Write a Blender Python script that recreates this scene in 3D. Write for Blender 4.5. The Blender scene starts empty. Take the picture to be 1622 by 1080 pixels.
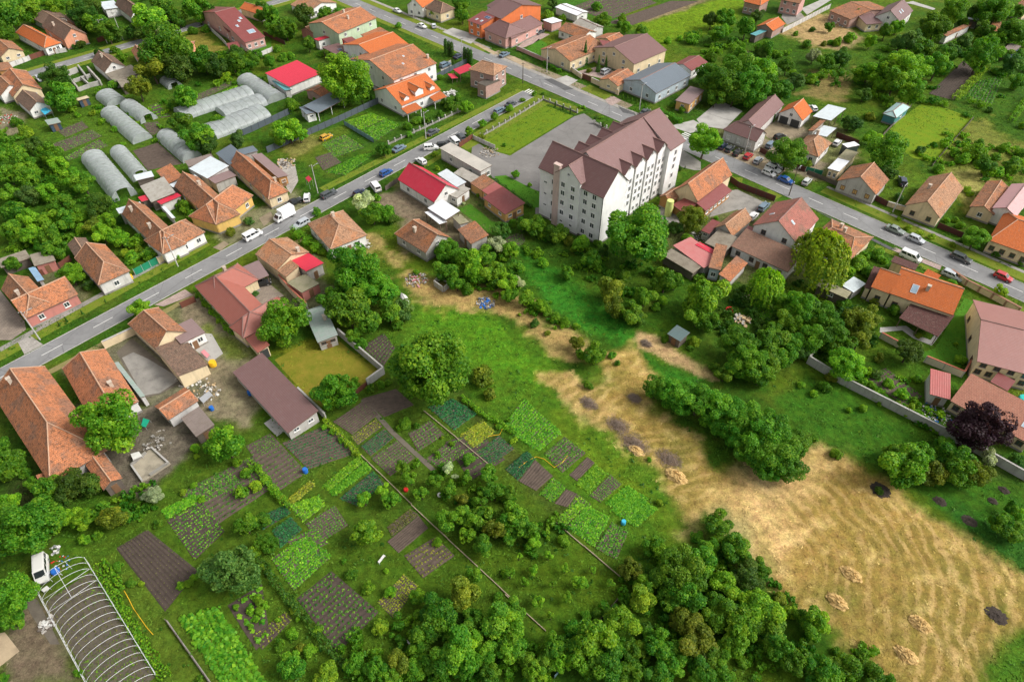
import bpy, bmesh, math, random
import numpy as np
from mathutils import Vector, Matrix
R = math.radians
rnd = random.Random(7)
sc = bpy.context.scene
COL = sc.collection

# ------------------------------------------------------------------ camera
HC = 100.0                     # drone height in metres
FP = 1075.0                    # focal length in photograph pixels (1622 wide)
cam = bpy.data.cameras.new('camera'); co = bpy.data.objects.new('camera', cam); COL.objects.link(co)
co.location = (0, 0, HC); co.rotation_euler = (R(45), 0, 0)
cam.sensor_width = 36; cam.lens = 36*FP/1622; cam.clip_start = 1; cam.clip_end = 4000
sc.camera = co

# ------------------------------------------------------------------ sky, sun, exposure (bright overcast)
SUN_AZ, SUN_EL = R(-4), R(43)  # towards the sun: azimuth from +X, elevation
w = bpy.data.worlds.new('World'); sc.world = w; w.use_nodes = True
wn = w.node_tree.nodes; wl = w.node_tree.links
sky = wn.new('ShaderNodeTexSky'); sky.sky_type = 'NISHITA'; sky.sun_disc = False
sky.sun_elevation = SUN_EL; sky.sun_rotation = R(90)-SUN_AZ
sky.air_density = 1.0; sky.dust_density = 5.0; sky.ozone_density = 0.6
bg = wn['Background']; bg.inputs[1].default_value = 0.13
hs = wn.new('ShaderNodeHueSaturation'); hs.inputs['Saturation'].default_value = 0.10
wl.new(sky.outputs[0], hs.inputs['Color']); wl.new(hs.outputs[0], bg.inputs[0])
sl = bpy.data.lights.new('sun', 'SUN'); sl.energy = 1.5; sl.angle = R(20); sl.color = (1, .93, .83)
so = bpy.data.objects.new('sun', sl); COL.objects.link(so)
sd = Vector((math.cos(SUN_AZ)*math.cos(SUN_EL), math.sin(SUN_AZ)*math.cos(SUN_EL), math.sin(SUN_EL)))
so.rotation_euler = sd.to_track_quat('Z', 'Y').to_euler(); so.location = sd*300
sc.view_settings.view_transform = 'Standard'; sc.view_settings.look = 'None'
sc.view_settings.exposure = 0.6; sc.view_settings.gamma = 1; sc.view_settings.use_curve_mapping = False

# ------------------------------------------------------------------ survey: reading points of the place off the photograph
TL = dict(A=(0,0,3.857),B=(400,0,3.857),C=(800,0,3.857),D=(1200,0,3.8436),E=(0,260,3.857),F=(400,260,3.857),G=(800,260,3.857),H=(1200,260,3.8436),
 I=(0,520,3.857),J=(400,520,3.857),K=(800,520,3.857),L=(1200,520,3.8436),M=(0,800,3.857),N=(400,800,3.857),O=(800,800,3.857),Q=(1200,800,3.8436),
 a=(0,90,9),b=(130,210,6.75),c=(620,240,6.75),d=(1020,270,6.75),e=(1120,120,6.75),f=(840,150,6),g=(1420,530,5.683),h=(0,860,6.75),
 i=(380,370,5.683),j=(840,230,6.352),k=(640,0,6.75),l=(1160,0,5.407),m=(320,180,6.75),n=(180,480,4.5),o=(1440,0,8.308),p=(230,0,8.11),z=(0,0,1))
S2 = math.sqrt(.5)
def G(t, x, y, z=0.0):
    """world point at height z seen at sheet t, position x,y"""
    o = TL[t]; px = o[0]+x/o[2]; py = o[1]+y/o[2]
    a = (px-811)/FP; b = (py-540)/FP
    k = (HC-z)/(S2*(1+b))
    return Vector((a*k, S2*(1-b)*k, z))
def depth(t, x, y, z=0.0):
    o = TL[t]; return (HC-z)/(S2*(1+((o[1]+y/o[2])-540)/FP))
def proj(v):
    """world -> photograph pixels"""
    zc = v.y*S2+(HC-v.z)*S2; yc = v.y*S2-(HC-v.z)*S2
    return 811+FP*v.x/zc, 540-FP*yc/zc
D1 = Vector((math.cos(R(49.5)), math.sin(R(49.5)), 0))     # along the near street
D2 = Vector((math.cos(R(-45.3)), math.sin(R(-45.3)), 0))   # along the far street and the plots
UP = Vector((0, 0, 1))

# ------------------------------------------------------------------ mesh helpers
class MB:
    def __init__(s): s.v = []; s.f = []; s.m = []; s.uv = {}
    def add(s, pts, faces, mi=0):
        b = len(s.v); s.v += [tuple(p) for p in pts]
        for f in faces: s.f.append([b+i for i in f]); s.m.append(mi)
    def face(s, pts, mi=0, uv=None):
        b = len(s.v); s.v += [tuple(p) for p in pts]
        if uv: s.uv[len(s.f)] = uv
        s.f.append(list(range(b, b+len(pts)))); s.m.append(mi)
    def obox(s, o, x, y, z, mi=0):
        """box from corner o along the three edge vectors"""
        o, x, y, z = Vector(o), Vector(x), Vector(y), Vector(z)
        s.add([o, o+x, o+x+y, o+y, o+z, o+x+z, o+x+y+z, o+y+z], BOXF if x.cross(y).dot(z) > 0 else [f[::-1] for f in BOXF], mi)
    def box(s, cx, cy, cz, sx, sy, sz, mi=0):
        s.obox((cx-sx/2, cy-sy/2, cz-sz/2), (sx,0,0), (0,sy,0), (0,0,sz), mi)
    def tube(s, pts, r, n=6, mi=0, cap=True):
        pts = [Vector(p) for p in pts]; b = len(s.v); rr = r if isinstance(r, (list, tuple)) else [r]*len(pts)
        for i, p in enumerate(pts):
            t = (pts[min(i+1, len(pts)-1)]-pts[max(i-1, 0)]).normalized()
            a = t.orthogonal().normalized() if abs(t.z) < .9 else Vector((1,0,0))
            a = (a-t*a.dot(t)).normalized(); c = t.cross(a)
            for k in range(n):
                an = 2*math.pi*k/n; s.v.append(tuple(p+(a*math.cos(an)+c*math.sin(an))*rr[i]))
        for i in range(len(pts)-1):
            for k in range(n):
                k2 = (k+1) % n; s.f.append([b+i*n+k, b+i*n+k2, b+(i+1)*n+k2, b+(i+1)*n+k]); s.m.append(mi)
        if cap:
            s.f.append([b+k for k in range(n)][::-1]); s.m.append(mi)
            s.f.append([b+(len(pts)-1)*n+k for k in range(n)]); s.m.append(mi)
    def prism(s, poly, z0, z1, mi=0):
        n = len(poly); a = sum(poly[i][0]*poly[(i+1)%n][1]-poly[(i+1)%n][0]*poly[i][1] for i in range(n))
        if a < 0: poly = poly[::-1]
        s.add([(p[0],p[1],z0) for p in poly]+[(p[0],p[1],z1) for p in poly],
              [list(range(n))[::-1], list(range(n, 2*n))]+[[i, (i+1)%n, n+(i+1)%n, n+i] for i in range(n)], mi)
    def build(s, name, mats, parent=None, off=None, smooth=False):
        me = bpy.data.meshes.new(name)
        v = s.v if off is None else [(p[0]-off[0], p[1]-off[1], p[2]-off[2]) for p in s.v]
        me.from_pydata(v, [], s.f)
        if not isinstance(mats, (list, tuple)): mats = [mats]
        for m in mats: me.materials.append(m)
        if len(mats) > 1: me.polygons.foreach_set('material_index', s.m)
        if s.uv:
            ul = me.uv_layers.new(name='UVMap')
            for fi, uv in s.uv.items():
                ls = me.polygons[fi].loop_start
                for k, q in enumerate(uv): ul.data[ls+k].uv = q
        if smooth: me.polygons.foreach_set('use_smooth', [True]*len(me.polygons))
        return link(name, me, parent)
BOXF = [[0,3,2,1],[4,5,6,7],[0,1,5,4],[1,2,6,5],[2,3,7,6],[3,0,4,7]]
def link(name, data, parent=None, loc=None, rz=None, scale=None):
    o = bpy.data.objects.new(name, data); COL.objects.link(o)
    if parent is not None: o.parent = parent
    if loc is not None: o.location = loc
    if rz is not None: o.rotation_euler = (0, 0, rz)
    if scale is not None: o.scale = scale
    return o
def tag(o, label=None, cat=None, group=None, kind=None):
    if label: o['label'] = label
    if cat: o['category'] = cat
    if group: o['group'] = group
    if kind: o['kind'] = kind
    return o
def thing(name, label, cat, loc, group=None):
    o = link(name, None, loc=loc); o.empty_display_size = .5
    return tag(o, label, cat, group)
def copy_tree(o, parent=None):
    c = o.copy(); COL.objects.link(c); c.parent = parent
    for ch in KIDS.get(o.name, []): copy_tree(ch, c)
    return c
KIDS = {}

# ------------------------------------------------------------------ materials
MC = {}
class NT:
    def __init__(s, name):
        s.m = bpy.data.materials.new(name); s.m.use_nodes = True
        s.t = s.m.node_tree; s.n = s.t.nodes; s.l = s.t.links; s.b = s.n['Principled BSDF']; s.out = s.n['Material Output']
    def new(s, t, **kw):
        x = s.n.new(t)
        for k, v in kw.items():
            if k.startswith('i_'): x.inputs[k[2:].replace('_', ' ')].default_value = v
            else: setattr(x, k, v)
        return x
    def set(s, sock, v): s.b.inputs[sock].default_value = v
    def noise(s, scale, vec=None, detail=4, rough=.6):
        x = s.new('ShaderNodeTexNoise'); x.inputs['Scale'].default_value = scale; x.inputs['Detail'].default_value = detail; x.inputs['Roughness'].default_value = rough
        if vec is not None: s.l.new(vec, x.inputs['Vector'])
        return x.outputs['Fac']
    def ramp(s, fac, stops):
        x = s.new('ShaderNodeValToRGB'); e = x.color_ramp.elements
        while len(e) < len(stops): e.new(.5)
        for i, (p, c) in enumerate(stops):
            e[i].position = p; e[i].color = (*c, 1) if isinstance(c, (tuple, list)) else (c, c, c, 1)
        s.l.new(fac, x.inputs[0]); return x.outputs[0]
    def mix(s, fac, a, b, mode='MIX'):
        x = s.new('ShaderNodeMix', data_type='RGBA', blend_type=mode); x.clamp_factor = True
        for sock, v in ((x.inputs[0], fac), (x.inputs[6], a), (x.inputs[7], b)):
            if isinstance(v, (int, float)): sock.default_value = v
            elif isinstance(v, (tuple, list)): sock.default_value = (*v, 1) if len(v) == 3 else v
            else: s.l.new(v, sock)
        return x.outputs[2]
    def math(s, op, a, b=0.0, c=0.0):
        x = s.new('ShaderNodeMath', operation=op)
        for i, v in enumerate((a, b, c)):
            if isinstance(v, (int, float)): x.inputs[i].default_value = v
            else: s.l.new(v, x.inputs[i])
        return x.outputs[0]
    def bump(s, h, strength=.3, dist=.05):
        x = s.new('ShaderNodeBump'); x.inputs['Strength'].default_value = strength; x.inputs['Distance'].default_value = dist
        s.l.new(h, x.inputs['Height']); s.l.new(x.outputs[0], s.b.inputs['Normal'])
    def color(s, sock): s.l.new(sock, s.b.inputs['Base Color'])
    def obj(s): return s.new('ShaderNodeTexCoord').outputs['Object']
    def pos(s): return s.new('ShaderNodeNewGeometry').outputs['Position']
def c_(c, k): return tuple(min(1, max(0, x*k)) for x in c)
def plain(name, color, rough=.7, var=.25, scale=1.2, bump=.15, metal=0.0, spec=.3):
    """painted or raw surface with blotches, fine grain and relief"""
    if name in MC: return MC[name]
    t = NT(name); p = t.pos()
    n1 = t.noise(scale*.35, p, 5); n2 = t.noise(scale*5, p, 3)
    c = t.ramp(n1, [(.3, c_(color, 1-var)), (.5, color), (.72, c_(color, 1+var*.6))])
    c = t.mix(.35, c, t.ramp(n2, [(.3, c_(color, 1-var)), (.7, c_(color, 1+var*.4))]))
    t.color(c); t.set('Roughness', rough); t.set('Metallic', metal); t.set('Specular IOR Level', spec)
    if bump: t.bump(n2, bump, .03)
    MC[name] = t.m; return t.m
def plaster(name, color, dirt=.35):
    """rendered wall: streaks of dirt run down, blotches, grain"""
    if name in MC: return MC[name]
    t = NT(name); p = t.pos()
    mp = t.new('ShaderNodeMapping'); mp.inputs['Scale'].default_value = (1.6, 1.6, .22); t.l.new(p, mp.inputs[0])
    st = t.noise(1.0, mp.outputs[0], 5, .65); bl = t.noise(.5, p, 5); fine = t.noise(9, p, 2)
    c = t.ramp(bl, [(.3, c_(color, .86)), (.6, color)])
    c = t.mix(t.ramp(st, [(.5, 0.0), (.75, dirt)]), c, (.12, .105, .09))
    t.color(c); t.set('Roughness', .85); t.set('Specular IOR Level', .2); t.bump(fine, .15, .02)
    MC[name] = t.m; return t.m
def tiles(name, c1, c2, dark=.35, patch=None, tw=.30, th=.34, lich=.5):
    """clay tile roof, UV in metres: u along the eave, v up the slope"""
    if name in MC: return MC[name]
    t = NT(name); uv = t.new('ShaderNodeUVMap').outputs[0]; p = t.pos()
    br = t.new('ShaderNodeTexBrick'); br.offset = .5; t.l.new(uv, br.inputs['Vector'])
    br.inputs['Color1'].default_value = (*c1, 1); br.inputs['Color2'].default_value = (*c2, 1)
    br.inputs['Mortar'].default_value = (*c_(c1, .45), 1); br.inputs['Scale'].default_value = 1
    br.inputs['Mortar Size'].default_value = .022; br.inputs['Bias'].default_value = -.1
    br.inputs['Brick Width'].default_value = tw; br.inputs['Row Height'].default_value = th
    c = br.outputs['Color']
    if patch:
        c = t.mix(t.ramp(t.noise(.28, p, 2), [(.52, 0.0), (.60, .75)]), c, t.mix(t.noise(6, p, 2), patch, c_(patch, .7)))
    n = t.noise(.55, p, 6, .7); n3 = t.noise(2.6, p, 5, .75)
    c = t.mix(t.ramp(n, [(.42, 0.0), (.75, lich)]), c, (.085, .07, .052))
    c = t.mix(t.ramp(n3, [(.49, 0.0), (.60, dark*1.15)]), c, (.045, .036, .028))
    c = t.mix(t.ramp(t.noise(3.7, p, 3), [(.56, 0.0), (.7, .3)]), c, (.36, .31, .24))
    t.color(c); t.set('Roughness', .9); t.set('Specular IOR Level', .15)
    sx = t.new('ShaderNodeSeparateXYZ'); t.l.new(uv, sx.inputs[0])
    row = t.math('FRACT', t.math('DIVIDE', sx.outputs[1], th)); cu = t.math('SINE', t.math('MULTIPLY', sx.outputs[0], 2*math.pi/tw))
    h = t.math('ADD', t.math('MULTIPLY', row, -.6), t.math('MULTIPLY', cu, .25)); h = t.math('ADD', h, t.math('MULTIPLY', n3, .8))
    t.bump(h, .55, .05)
    MC[name] = t.m; return t.m
def metal_tiles(name, c, gloss=.45, step=.35, wave=.2, fade=.2):
    """pressed sheet-metal roofing: steps across, waves down the slope"""
    if name in MC: return MC[name]
    t = NT(name); uv = t.new('ShaderNodeUVMap').outputs[0]; p = t.pos()
    sx = t.new('ShaderNodeSeparateXYZ'); t.l.new(uv, sx.inputs[0])
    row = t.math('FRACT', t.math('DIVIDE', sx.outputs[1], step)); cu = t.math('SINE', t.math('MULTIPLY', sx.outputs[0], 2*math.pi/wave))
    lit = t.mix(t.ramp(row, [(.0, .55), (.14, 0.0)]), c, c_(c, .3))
    n = t.noise(.5, p, 5); cc = t.mix(t.ramp(n, [(.4, 0.0), (.75, fade)]), lit, c_(c, .6))
    cc = t.mix(t.ramp(t.noise(1.3, p, 4), [(.5, 0.0), (.8, fade)]), cc, tuple(.5*x+.16 for x in c))
    t.color(cc); t.set('Roughness', gloss); t.set('Specular IOR Level', .35)
    t.bump(t.math('ADD', t.math('MULTIPLY', row, -.5), t.math('MULTIPLY', cu, .3)), .5, .04)
    MC[name] = t.m; return t.m
def corrug(name, c, pitch=.25, rust=.3, rough=.5, metal=.0, dirt=(.12,.09,.06)):
    """ribbed sheet: ribs run up the slope"""
    if name in MC: return MC[name]
    t = NT(name); uv = t.new('ShaderNodeUVMap').outputs[0]; p = t.pos()
    sx = t.new('ShaderNodeSeparateXYZ'); t.l.new(uv, sx.inputs[0])
    cu = t.math('SINE', t.math('MULTIPLY', sx.outputs[0], 2*math.pi/pitch))
    seam = t.math('FRACT', t.math('DIVIDE', sx.outputs[0], 1.1)); sm = t.math('FRACT', t.math('DIVIDE', sx.outputs[1], 2.1))
    cc = t.mix(t.ramp(t.noise(.7, p, 6, .7), [(.45, 0.0), (.75, rust)]), c, dirt)
    cc = t.mix(t.ramp(t.noise(4, p, 4, .7), [(.5, 0.0), (.75, rust*.7)]), cc, c_(c, .55))
    cc = t.mix(t.ramp(seam, [(.0, .35), (.06, 0.0)]), cc, c_(c, .45)); cc = t.mix(t.ramp(sm, [(.0, .35), (.04, 0.0)]), cc, c_(c, .45))
    t.color(cc); t.set('Roughness', rough); t.set('Metallic', metal); t.set('Specular IOR Level', .3)
    t.bump(cu, .5, .03)
    MC[name] = t.m; return t.m
def objcol(name, rough=.3, coat=.0, var=.0, spec=.5):
    """colour taken from the object's own colour (car paint, small goods)"""
    if name in MC: return MC[name]
    t = NT(name); oi = t.new('ShaderNodeObjectInfo'); c = oi.outputs['Color']
    if var: c = t.mix(t.math('MULTIPLY', t.noise(2.5, t.pos(), 4), var), c, t.mix(.5, c, (.05, .04, .03)))
    t.color(c); t.set('Roughness', rough); t.set('Coat Weight', coat); t.set('Specular IOR Level', spec)
    MC[name] = t.m; return t.m
def leaf_mat(name, trans=.42, hue=.04, val=.55):
    if name in MC: return MC[name]
    t = NT(name); oi = t.new('ShaderNodeObjectInfo'); at = t.new('ShaderNodeAttribute'); at.attribute_name = 'v'
    h = t.new('ShaderNodeHueSaturation'); t.l.new(oi.outputs['Color'], h.inputs['Color'])
    t.l.new(t.math('ADD', t.math('MULTIPLY', t.math('SUBTRACT', at.outputs['Fac'], .5), -hue*2), .5), h.inputs['Hue'])
    t.l.new(t.math('ADD', t.math('MULTIPLY', at.outputs['Fac'], val*2), 1-val), h.inputs['Value'])
    t.color(h.outputs[0]); t.set('Roughness', .55); t.set('Specular IOR Level', .25)
    tr = t.new('ShaderNodeBsdfTranslucent'); t.l.new(t.mix(1, h.outputs[0], (1.25, 1.35, .6), 'MULTIPLY'), tr.inputs[0])
    mx = t.new('ShaderNodeMixShader'); mx.inputs[0].default_value = trans
    t.l.new(t.b.outputs[0], mx.inputs[1]); t.l.new(tr.outputs[0], mx.inputs[2]); t.l.new(mx.outputs[0], t.out.inputs[0])
    MC[name] = t.m; return t.m
# ------------------------------------------------------------------ ground sheet: one mesh, its cover (grass, straw, soil, dirt) as a colour attribute
def vnoise(x, y, s, seed):
    """smooth value noise on numpy arrays, 0..1"""
    rs = np.random.RandomState(seed); tab = rs.rand(256, 256)
    u = x/s; v = y/s; iu = np.floor(u).astype(int); iv = np.floor(v).astype(int); fu = u-iu; fv = v-iv
    fu = fu*fu*(3-2*fu); fv = fv*fv*(3-2*fv)
    g = lambda a, b: tab[a % 256, b % 256]
    return (g(iu,iv)*(1-fu)+g(iu+1,iv)*fu)*(1-fv)+(g(iu,iv+1)*(1-fu)+g(iu+1,iv+1)*fu)*fv
def fbm(x, y, s, seed, oct=4):
    t = 0; a = 1; n = 0
    for k in range(oct): t = t+a*vnoise(x, y, s, seed+k); n += a; a *= .55; s *= .5
    return t/n
def sdist(px, py, poly):
    """signed distance, positive inside"""
    d = np.full(px.shape, 1e9); ins = np.zeros(px.shape, bool); n = len(poly)
    for i in range(n):
        x0, y0 = poly[i]; x1, y1 = poly[(i+1) % n]; ex, ey = x1-x0, y1-y0
        t = np.clip(((px-x0)*ex+(py-y0)*ey)/max(1e-9, ex*ex+ey*ey), 0, 1)
        d = np.minimum(d, np.hypot(px-x0-t*ex, py-y0-t*ey))
        c = ((y0 > py) != (y1 > py)) & (px < (x1-x0)*(py-y0)/(y1-y0+1e-12)+x0); ins ^= c
    return np.where(ins, d, -d)
GRASS=(.060,.155,.014); LUSH=(.040,.190,.020); BRIGHT=(.095,.265,.018); STRAW=(.45,.29,.10); PALE=(.68,.49,.24); DIRT=(.24,.185,.115); SOIL=(.085,.064,.05)
OLIVE=(.15,.20,.018); DGREEN=(.028,.095,.012); TAN=(.36,.26,.13); YEL=(.20,.24,.02)
# (sheet, outline, colour, softness m, raggedness m, strength)
ZONES = [
 ('z',[(-40,330),(200,320),(330,250),(200,120),(-40,180)],(.075,.17,.018),6,6,.8),
 ('z',[(0,250),(140,240),(215,330),(160,400),(0,430)],(.05,.15,.012),4,5,.9),
 ('z',[(880,0),(960,0),(1000,40),(960,40)],(.06,.2,.03),3,2,.8),
 ('z',[(1000,35),(1130,0),(1190,0),(1160,40),(1090,60),(1040,75)],(.17,.30,.016),3,2,.95),
 ('z',[(985,30),(1110,0),(1130,0),(1025,37)],(.22,.17,.09),1.5,1.5,.95),
 ('z',[(1235,55),(1330,15),(1365,60),(1330,80),(1310,75),(1245,45)],TAN,3,3,.95),
 ('z',[(1250,40),(1290,20),(1350,35),(1345,60),(1300,75),(1250,60)],(.42,.30,.13),3,3,.9),
 ('z',[(1280,110),(1345,110),(1360,130),(1330,160),(1270,150)],(.22,.17,.06),3,4,.9),
 ('z',[(1490,200),(1560,190),(1622,230),(1622,290),(1520,290),(1480,270)],(.2,.22,.05),4,6,.8),
 ('z',[(1490,270),(1590,270),(1570,290),(1530,330)],(.34,.31,.09),3,3,.9),
 ('z',[(1400,300),(1500,260),(1500,300),(1440,320)],(.10,.2,.02),3,3,.8),
 # soil and trodden paths between the beds
 ('z',[(395,700),(530,660),(660,800),(640,830),(560,870),(500,850),(440,790)],(.085,.082,.04),1.5,2,.72),('z',[(530,655),(600,600),(655,605),(700,690),(680,760),(620,740),(560,700)],(.085,.075,.045),1.2,1.5,.8),
 ('z',[(660,640),(720,610),(800,690),(900,780),(980,860),(960,900),(880,830),(780,740)],(.085,.088,.04),1.2,2,.7),('z',[(255,810),(330,760),(410,880),(340,910),(300,880)],(.08,.08,.035),1.2,2,.7),('z',[(360,960),(480,890),(620,950),(560,1030),(470,1010)],(.08,.08,.035),1.2,2,.7),
 # the centre: tall grass, trampled straw, lush strip
 ('z',[(640,470),(700,470),(780,490),(850,530),(900,580),(960,640),(1040,720),(1090,800),(1080,850),(1000,880),(760,640),(640,520)],(.085,.205,.018),3,5,.9),
 ('z',[(672,478),(735,480),(800,512),(850,560),(880,600),(840,615),(780,585),(720,540),(680,505)],BRIGHT,3,3,.95),
 ('z',[(860,640),(930,680),(1010,760),(1080,830),(1060,850),(960,770),(880,690)],(.13,.23,.02),3,4,.85),
 ('z',[(590,375),(632,395),(660,440),(705,452),(770,458),(830,475),(880,512),(950,560),(930,585),(880,562),(840,532),(800,505),(740,490),(690,480),(650,468),(640,440),(600,410)],(.34,.25,.09),2.2,3.5,.92),
 ('z',[(640,425),(700,450),(780,465),(900,540),(850,530),(780,490),(690,475),(650,455)],(.42,.29,.10),2,3,.6),
 ('z',[(820,395),(870,418),(915,452),(985,500),(1008,530),(1015,550),(1060,575),(1125,600),(1100,612),(1040,600),(1000,560),(940,530),(880,490),(835,440)],LUSH,2,2,.95),
 ('z',[(835,425),(900,470),(985,515),(1000,540),(960,535),(880,490)],(.05,.26,.03),2,2,.7),
 ('z',[(1008,524),(1035,532),(1120,582),(1135,600),(1108,594),(1060,578),(1015,550)],(.46,.32,.15),.7,.9,.95),
 ('z',[(860,597),(905,590),(930,612),(965,600),(945,575),(990,555),(1025,572),(1034,600),(1028,640),(1052,660),(1150,742),(1215,775),(1262,715),(1300,703),(1335,722),(1400,757),(1500,830),(1640,930),(1640,990),(1590,1010),(1572,1040),(1555,1055),(1530,1100),(1440,1100),(1330,1012),(1232,935),(1215,890),(1200,850),(1185,815),(1150,800),(1090,835),(1065,790),(1050,745),(1000,705),(950,670),(905,635)],(.36,.25,.075),1.8,2.4,.97),
 ('z',[(1095,830),(1110,795),(1180,745),(1250,735),(1300,705),(1330,725),(1300,760),(1290,790),(1265,850),(1255,905),(1222,905),(1200,850),(1160,798)],PALE,4,4,.85),
 ('z',[(870,600),(905,592),(960,630),(1010,690),(1000,705),(940,665),(890,628)],(.50,.36,.16),2,3,.75),
 ('z',[(960,575),(1000,558),(1030,585),(1028,635),(990,640),(950,600)],(.46,.33,.11),2.5,3,.75),
 ('z',[(985,600),(1080,690),(1160,770),(1100,800),(1020,720),(960,650)],(.33,.26,.08),3,4,.7),
 ('z',[(940,590),(965,592),(975,612),(950,620),(925,605)],(.12,.2,.03),1.5,2,.9),
 ('z',[(1400,752),(1500,826),(1640,930),(1640,955),(1560,905),(1480,850),(1390,790)],(.52,.38,.13),2,2,.7),
 ('z',[(1250,920),(1330,900),(1440,960),(1560,1000),(1540,1080),(1440,1080),(1340,1010)],(.22,.19,.05),5,5,.75),
 ('z',[(1350,830),(1480,880),(1500,950),(1400,900)],(.26,.22,.06),5,5,.6),
 ('z',[(1565,962),(1590,958),(1600,975),(1585,988),(1566,980)],(.04,.14,.02),.6,.5,.9),
 ('z',[(1580,1020),(1640,985),(1640,1100),(1540,1100)],(.075,.19,.02),1.2,1.2,.95),
 ('z',[(1235,640),(1280,595),(1330,615),(1622,790),(1622,900),(1500,822),(1400,752),(1335,718),(1290,695)],(.050,.165,.016),1.5,1.5,.95),
 ('z',[(1500,790),(1640,860),(1640,915),(1500,815)],(.025,.13,.025),2,2,.6),
 # allotments and orchard in the foreground
 ('z',[(150,750),(420,640),(640,580),(700,620),(1000,910),(860,1000),(700,1100),(100,1100)],(.075,.155,.016),4,4,.9),
 ('z',[(430,560),(520,530),(600,590),(505,640),(470,620)],(.19,.20,.018),1.5,2,.9),
 ('z',[(480,560),(540,560),(560,590),(500,610)],(.26,.20,.04),2,3,.6),
 ('z',[(150,900),(215,880),(420,1100),(260,1100)],(.10,.17,.025),2,2,.8),
 ('z',[(770,880),(890,830),(985,920),(960,960),(880,980)],(.085,.17,.014),3,3,.9),
 ('z',[(0,980),(60,960),(110,1000),(130,1080),(0,1100)],(.16,.12,.08),2,2,.95),
 ('z',[(0,740),(60,750),(100,820),(60,860),(0,850)],(.05,.045,.03),3,2,.7),
 ('z',[(650,800),(900,830),(870,880),(760,850)],DGREEN,3,3,.6),
 # yards
 ('z',[(95,585),(180,545),(235,515),(340,600),(335,690),(300,650),(200,640),(150,640)],(.17,.15,.10),1,1.2,.85),('z',[(230,500),(300,470),(330,480),(350,540),(310,560)],(.17,.16,.09),1,1.2,.8),('z',[(330,340),(410,330),(470,300),(490,330),(440,370),(350,390)],(.22,.2,.12),1,1.5,.8),('z',[(420,430),(500,400),(520,450),(560,470),(500,520),(450,480)],(.15,.14,.09),1,1.5,.8),('z',[(40,440),(110,410),(140,470),(70,520)],(.16,.14,.09),1,1.5,.7),('z',[(620,290),(760,290),(830,350),(760,390),(660,400)],(.2,.18,.11),1.2,1.5,.5),('z',[(1040,330),(1200,300),(1300,380),(1280,450),(1180,450),(1060,420)],(.17,.15,.09),1.5,2,.6),('z',[(1120,200),(1320,180),(1360,250),(1300,290),(1180,250)],(.24,.2,.12),1.5,2,.55),
 ('z',[(125,640),(205,650),(310,620),(330,690),(230,790),(190,790)],(.15,.125,.095),1,1.2,.95),
 ('z',[(300,470),(380,520),(420,590),(400,680),(300,660),(330,600),(300,540),(280,500)],(.23,.19,.12),1.5,2,.9),
 ('z',[(330,520),(385,545),(400,570),(340,560)],(.12,.18,.03),1.5,2,.8),
 ('z',[(600,310),(650,295),(720,345),(700,350),(650,350),(600,330)],(.21,.165,.11),1.2,1.2,.95),
 ('z',[(440,240),(490,210),(560,200),(500,270)],(.12,.19,.025),2,2,.8),
 ('z',[(445,232),(490,208),(510,225),(460,255)],(.2,.18,.05),2,2,.8),
 ('z',[(285,60),(330,50),(355,80),(330,95),(290,85)],(.22,.19,.035),2,3,.9),
 ('z',[(1200,195),(1260,190),(1290,215),(1230,225)],(.3,.25,.17),1,1,.9),
 ('z',[(1170,205),(1240,230),(1310,260),(1290,285),(1180,245)],(.3,.25,.17),.6,.6,.9),
 ('z',[(630,350),(680,330),(740,350),(760,390),(700,400),(640,400)],(.2,.16,.1),1.5,1.5,.8),
 ('z',[(0,170),(40,180),(30,215),(0,215)],(.25,.2,.14),1,1,.8),
 ('z',[(1500,655),(1560,690),(1622,760),(1580,760),(1490,690)],(.06,.12,.025),1,1,.8),
 ('z',[(1140,470),(1240,470),(1290,500),(1200,560)],(.05,.13,.02),3,3,.8),
 ('z',[(1060,520),(1130,490),(1200,500),(1180,590),(1110,580)],(.07,.16,.02),2,2,.8),
]
def ground_grid():
    xs = np.concatenate([[-1500,-900,-500,-330],np.arange(-240,245.1,.72),[330,500,900,1500]])
    ys = np.concatenate([[-400,-100,-20],np.arange(18,335,.72),[360,420,550,800,1200,2500]])
    X, Y = np.meshgrid(xs, ys); return xs, ys, X, Y
gxs, gys, gX, gY = ground_grid()
gcol = np.zeros(gX.shape+(3,)); gcol[:] = GRASS
n1 = fbm(gX, gY, 22, 11); n2 = fbm(gX, gY, 5, 31); n3 = fbm(gX, gY, 1.6, 51, 2)
def mixin(a, c): gcol[:] = gcol*(1-a[..., None])+np.array(c)*a[..., None]
mixin(np.clip((n1-.5)*4, 0, 1)*.6, OLIVE); mixin(np.clip((.5-n1)*4, 0, 1)*.6, DGREEN)
mixin(np.clip((n2-.56)*5, 0, 1)*.45, (.14,.17,.03))
FIELD = None
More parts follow.
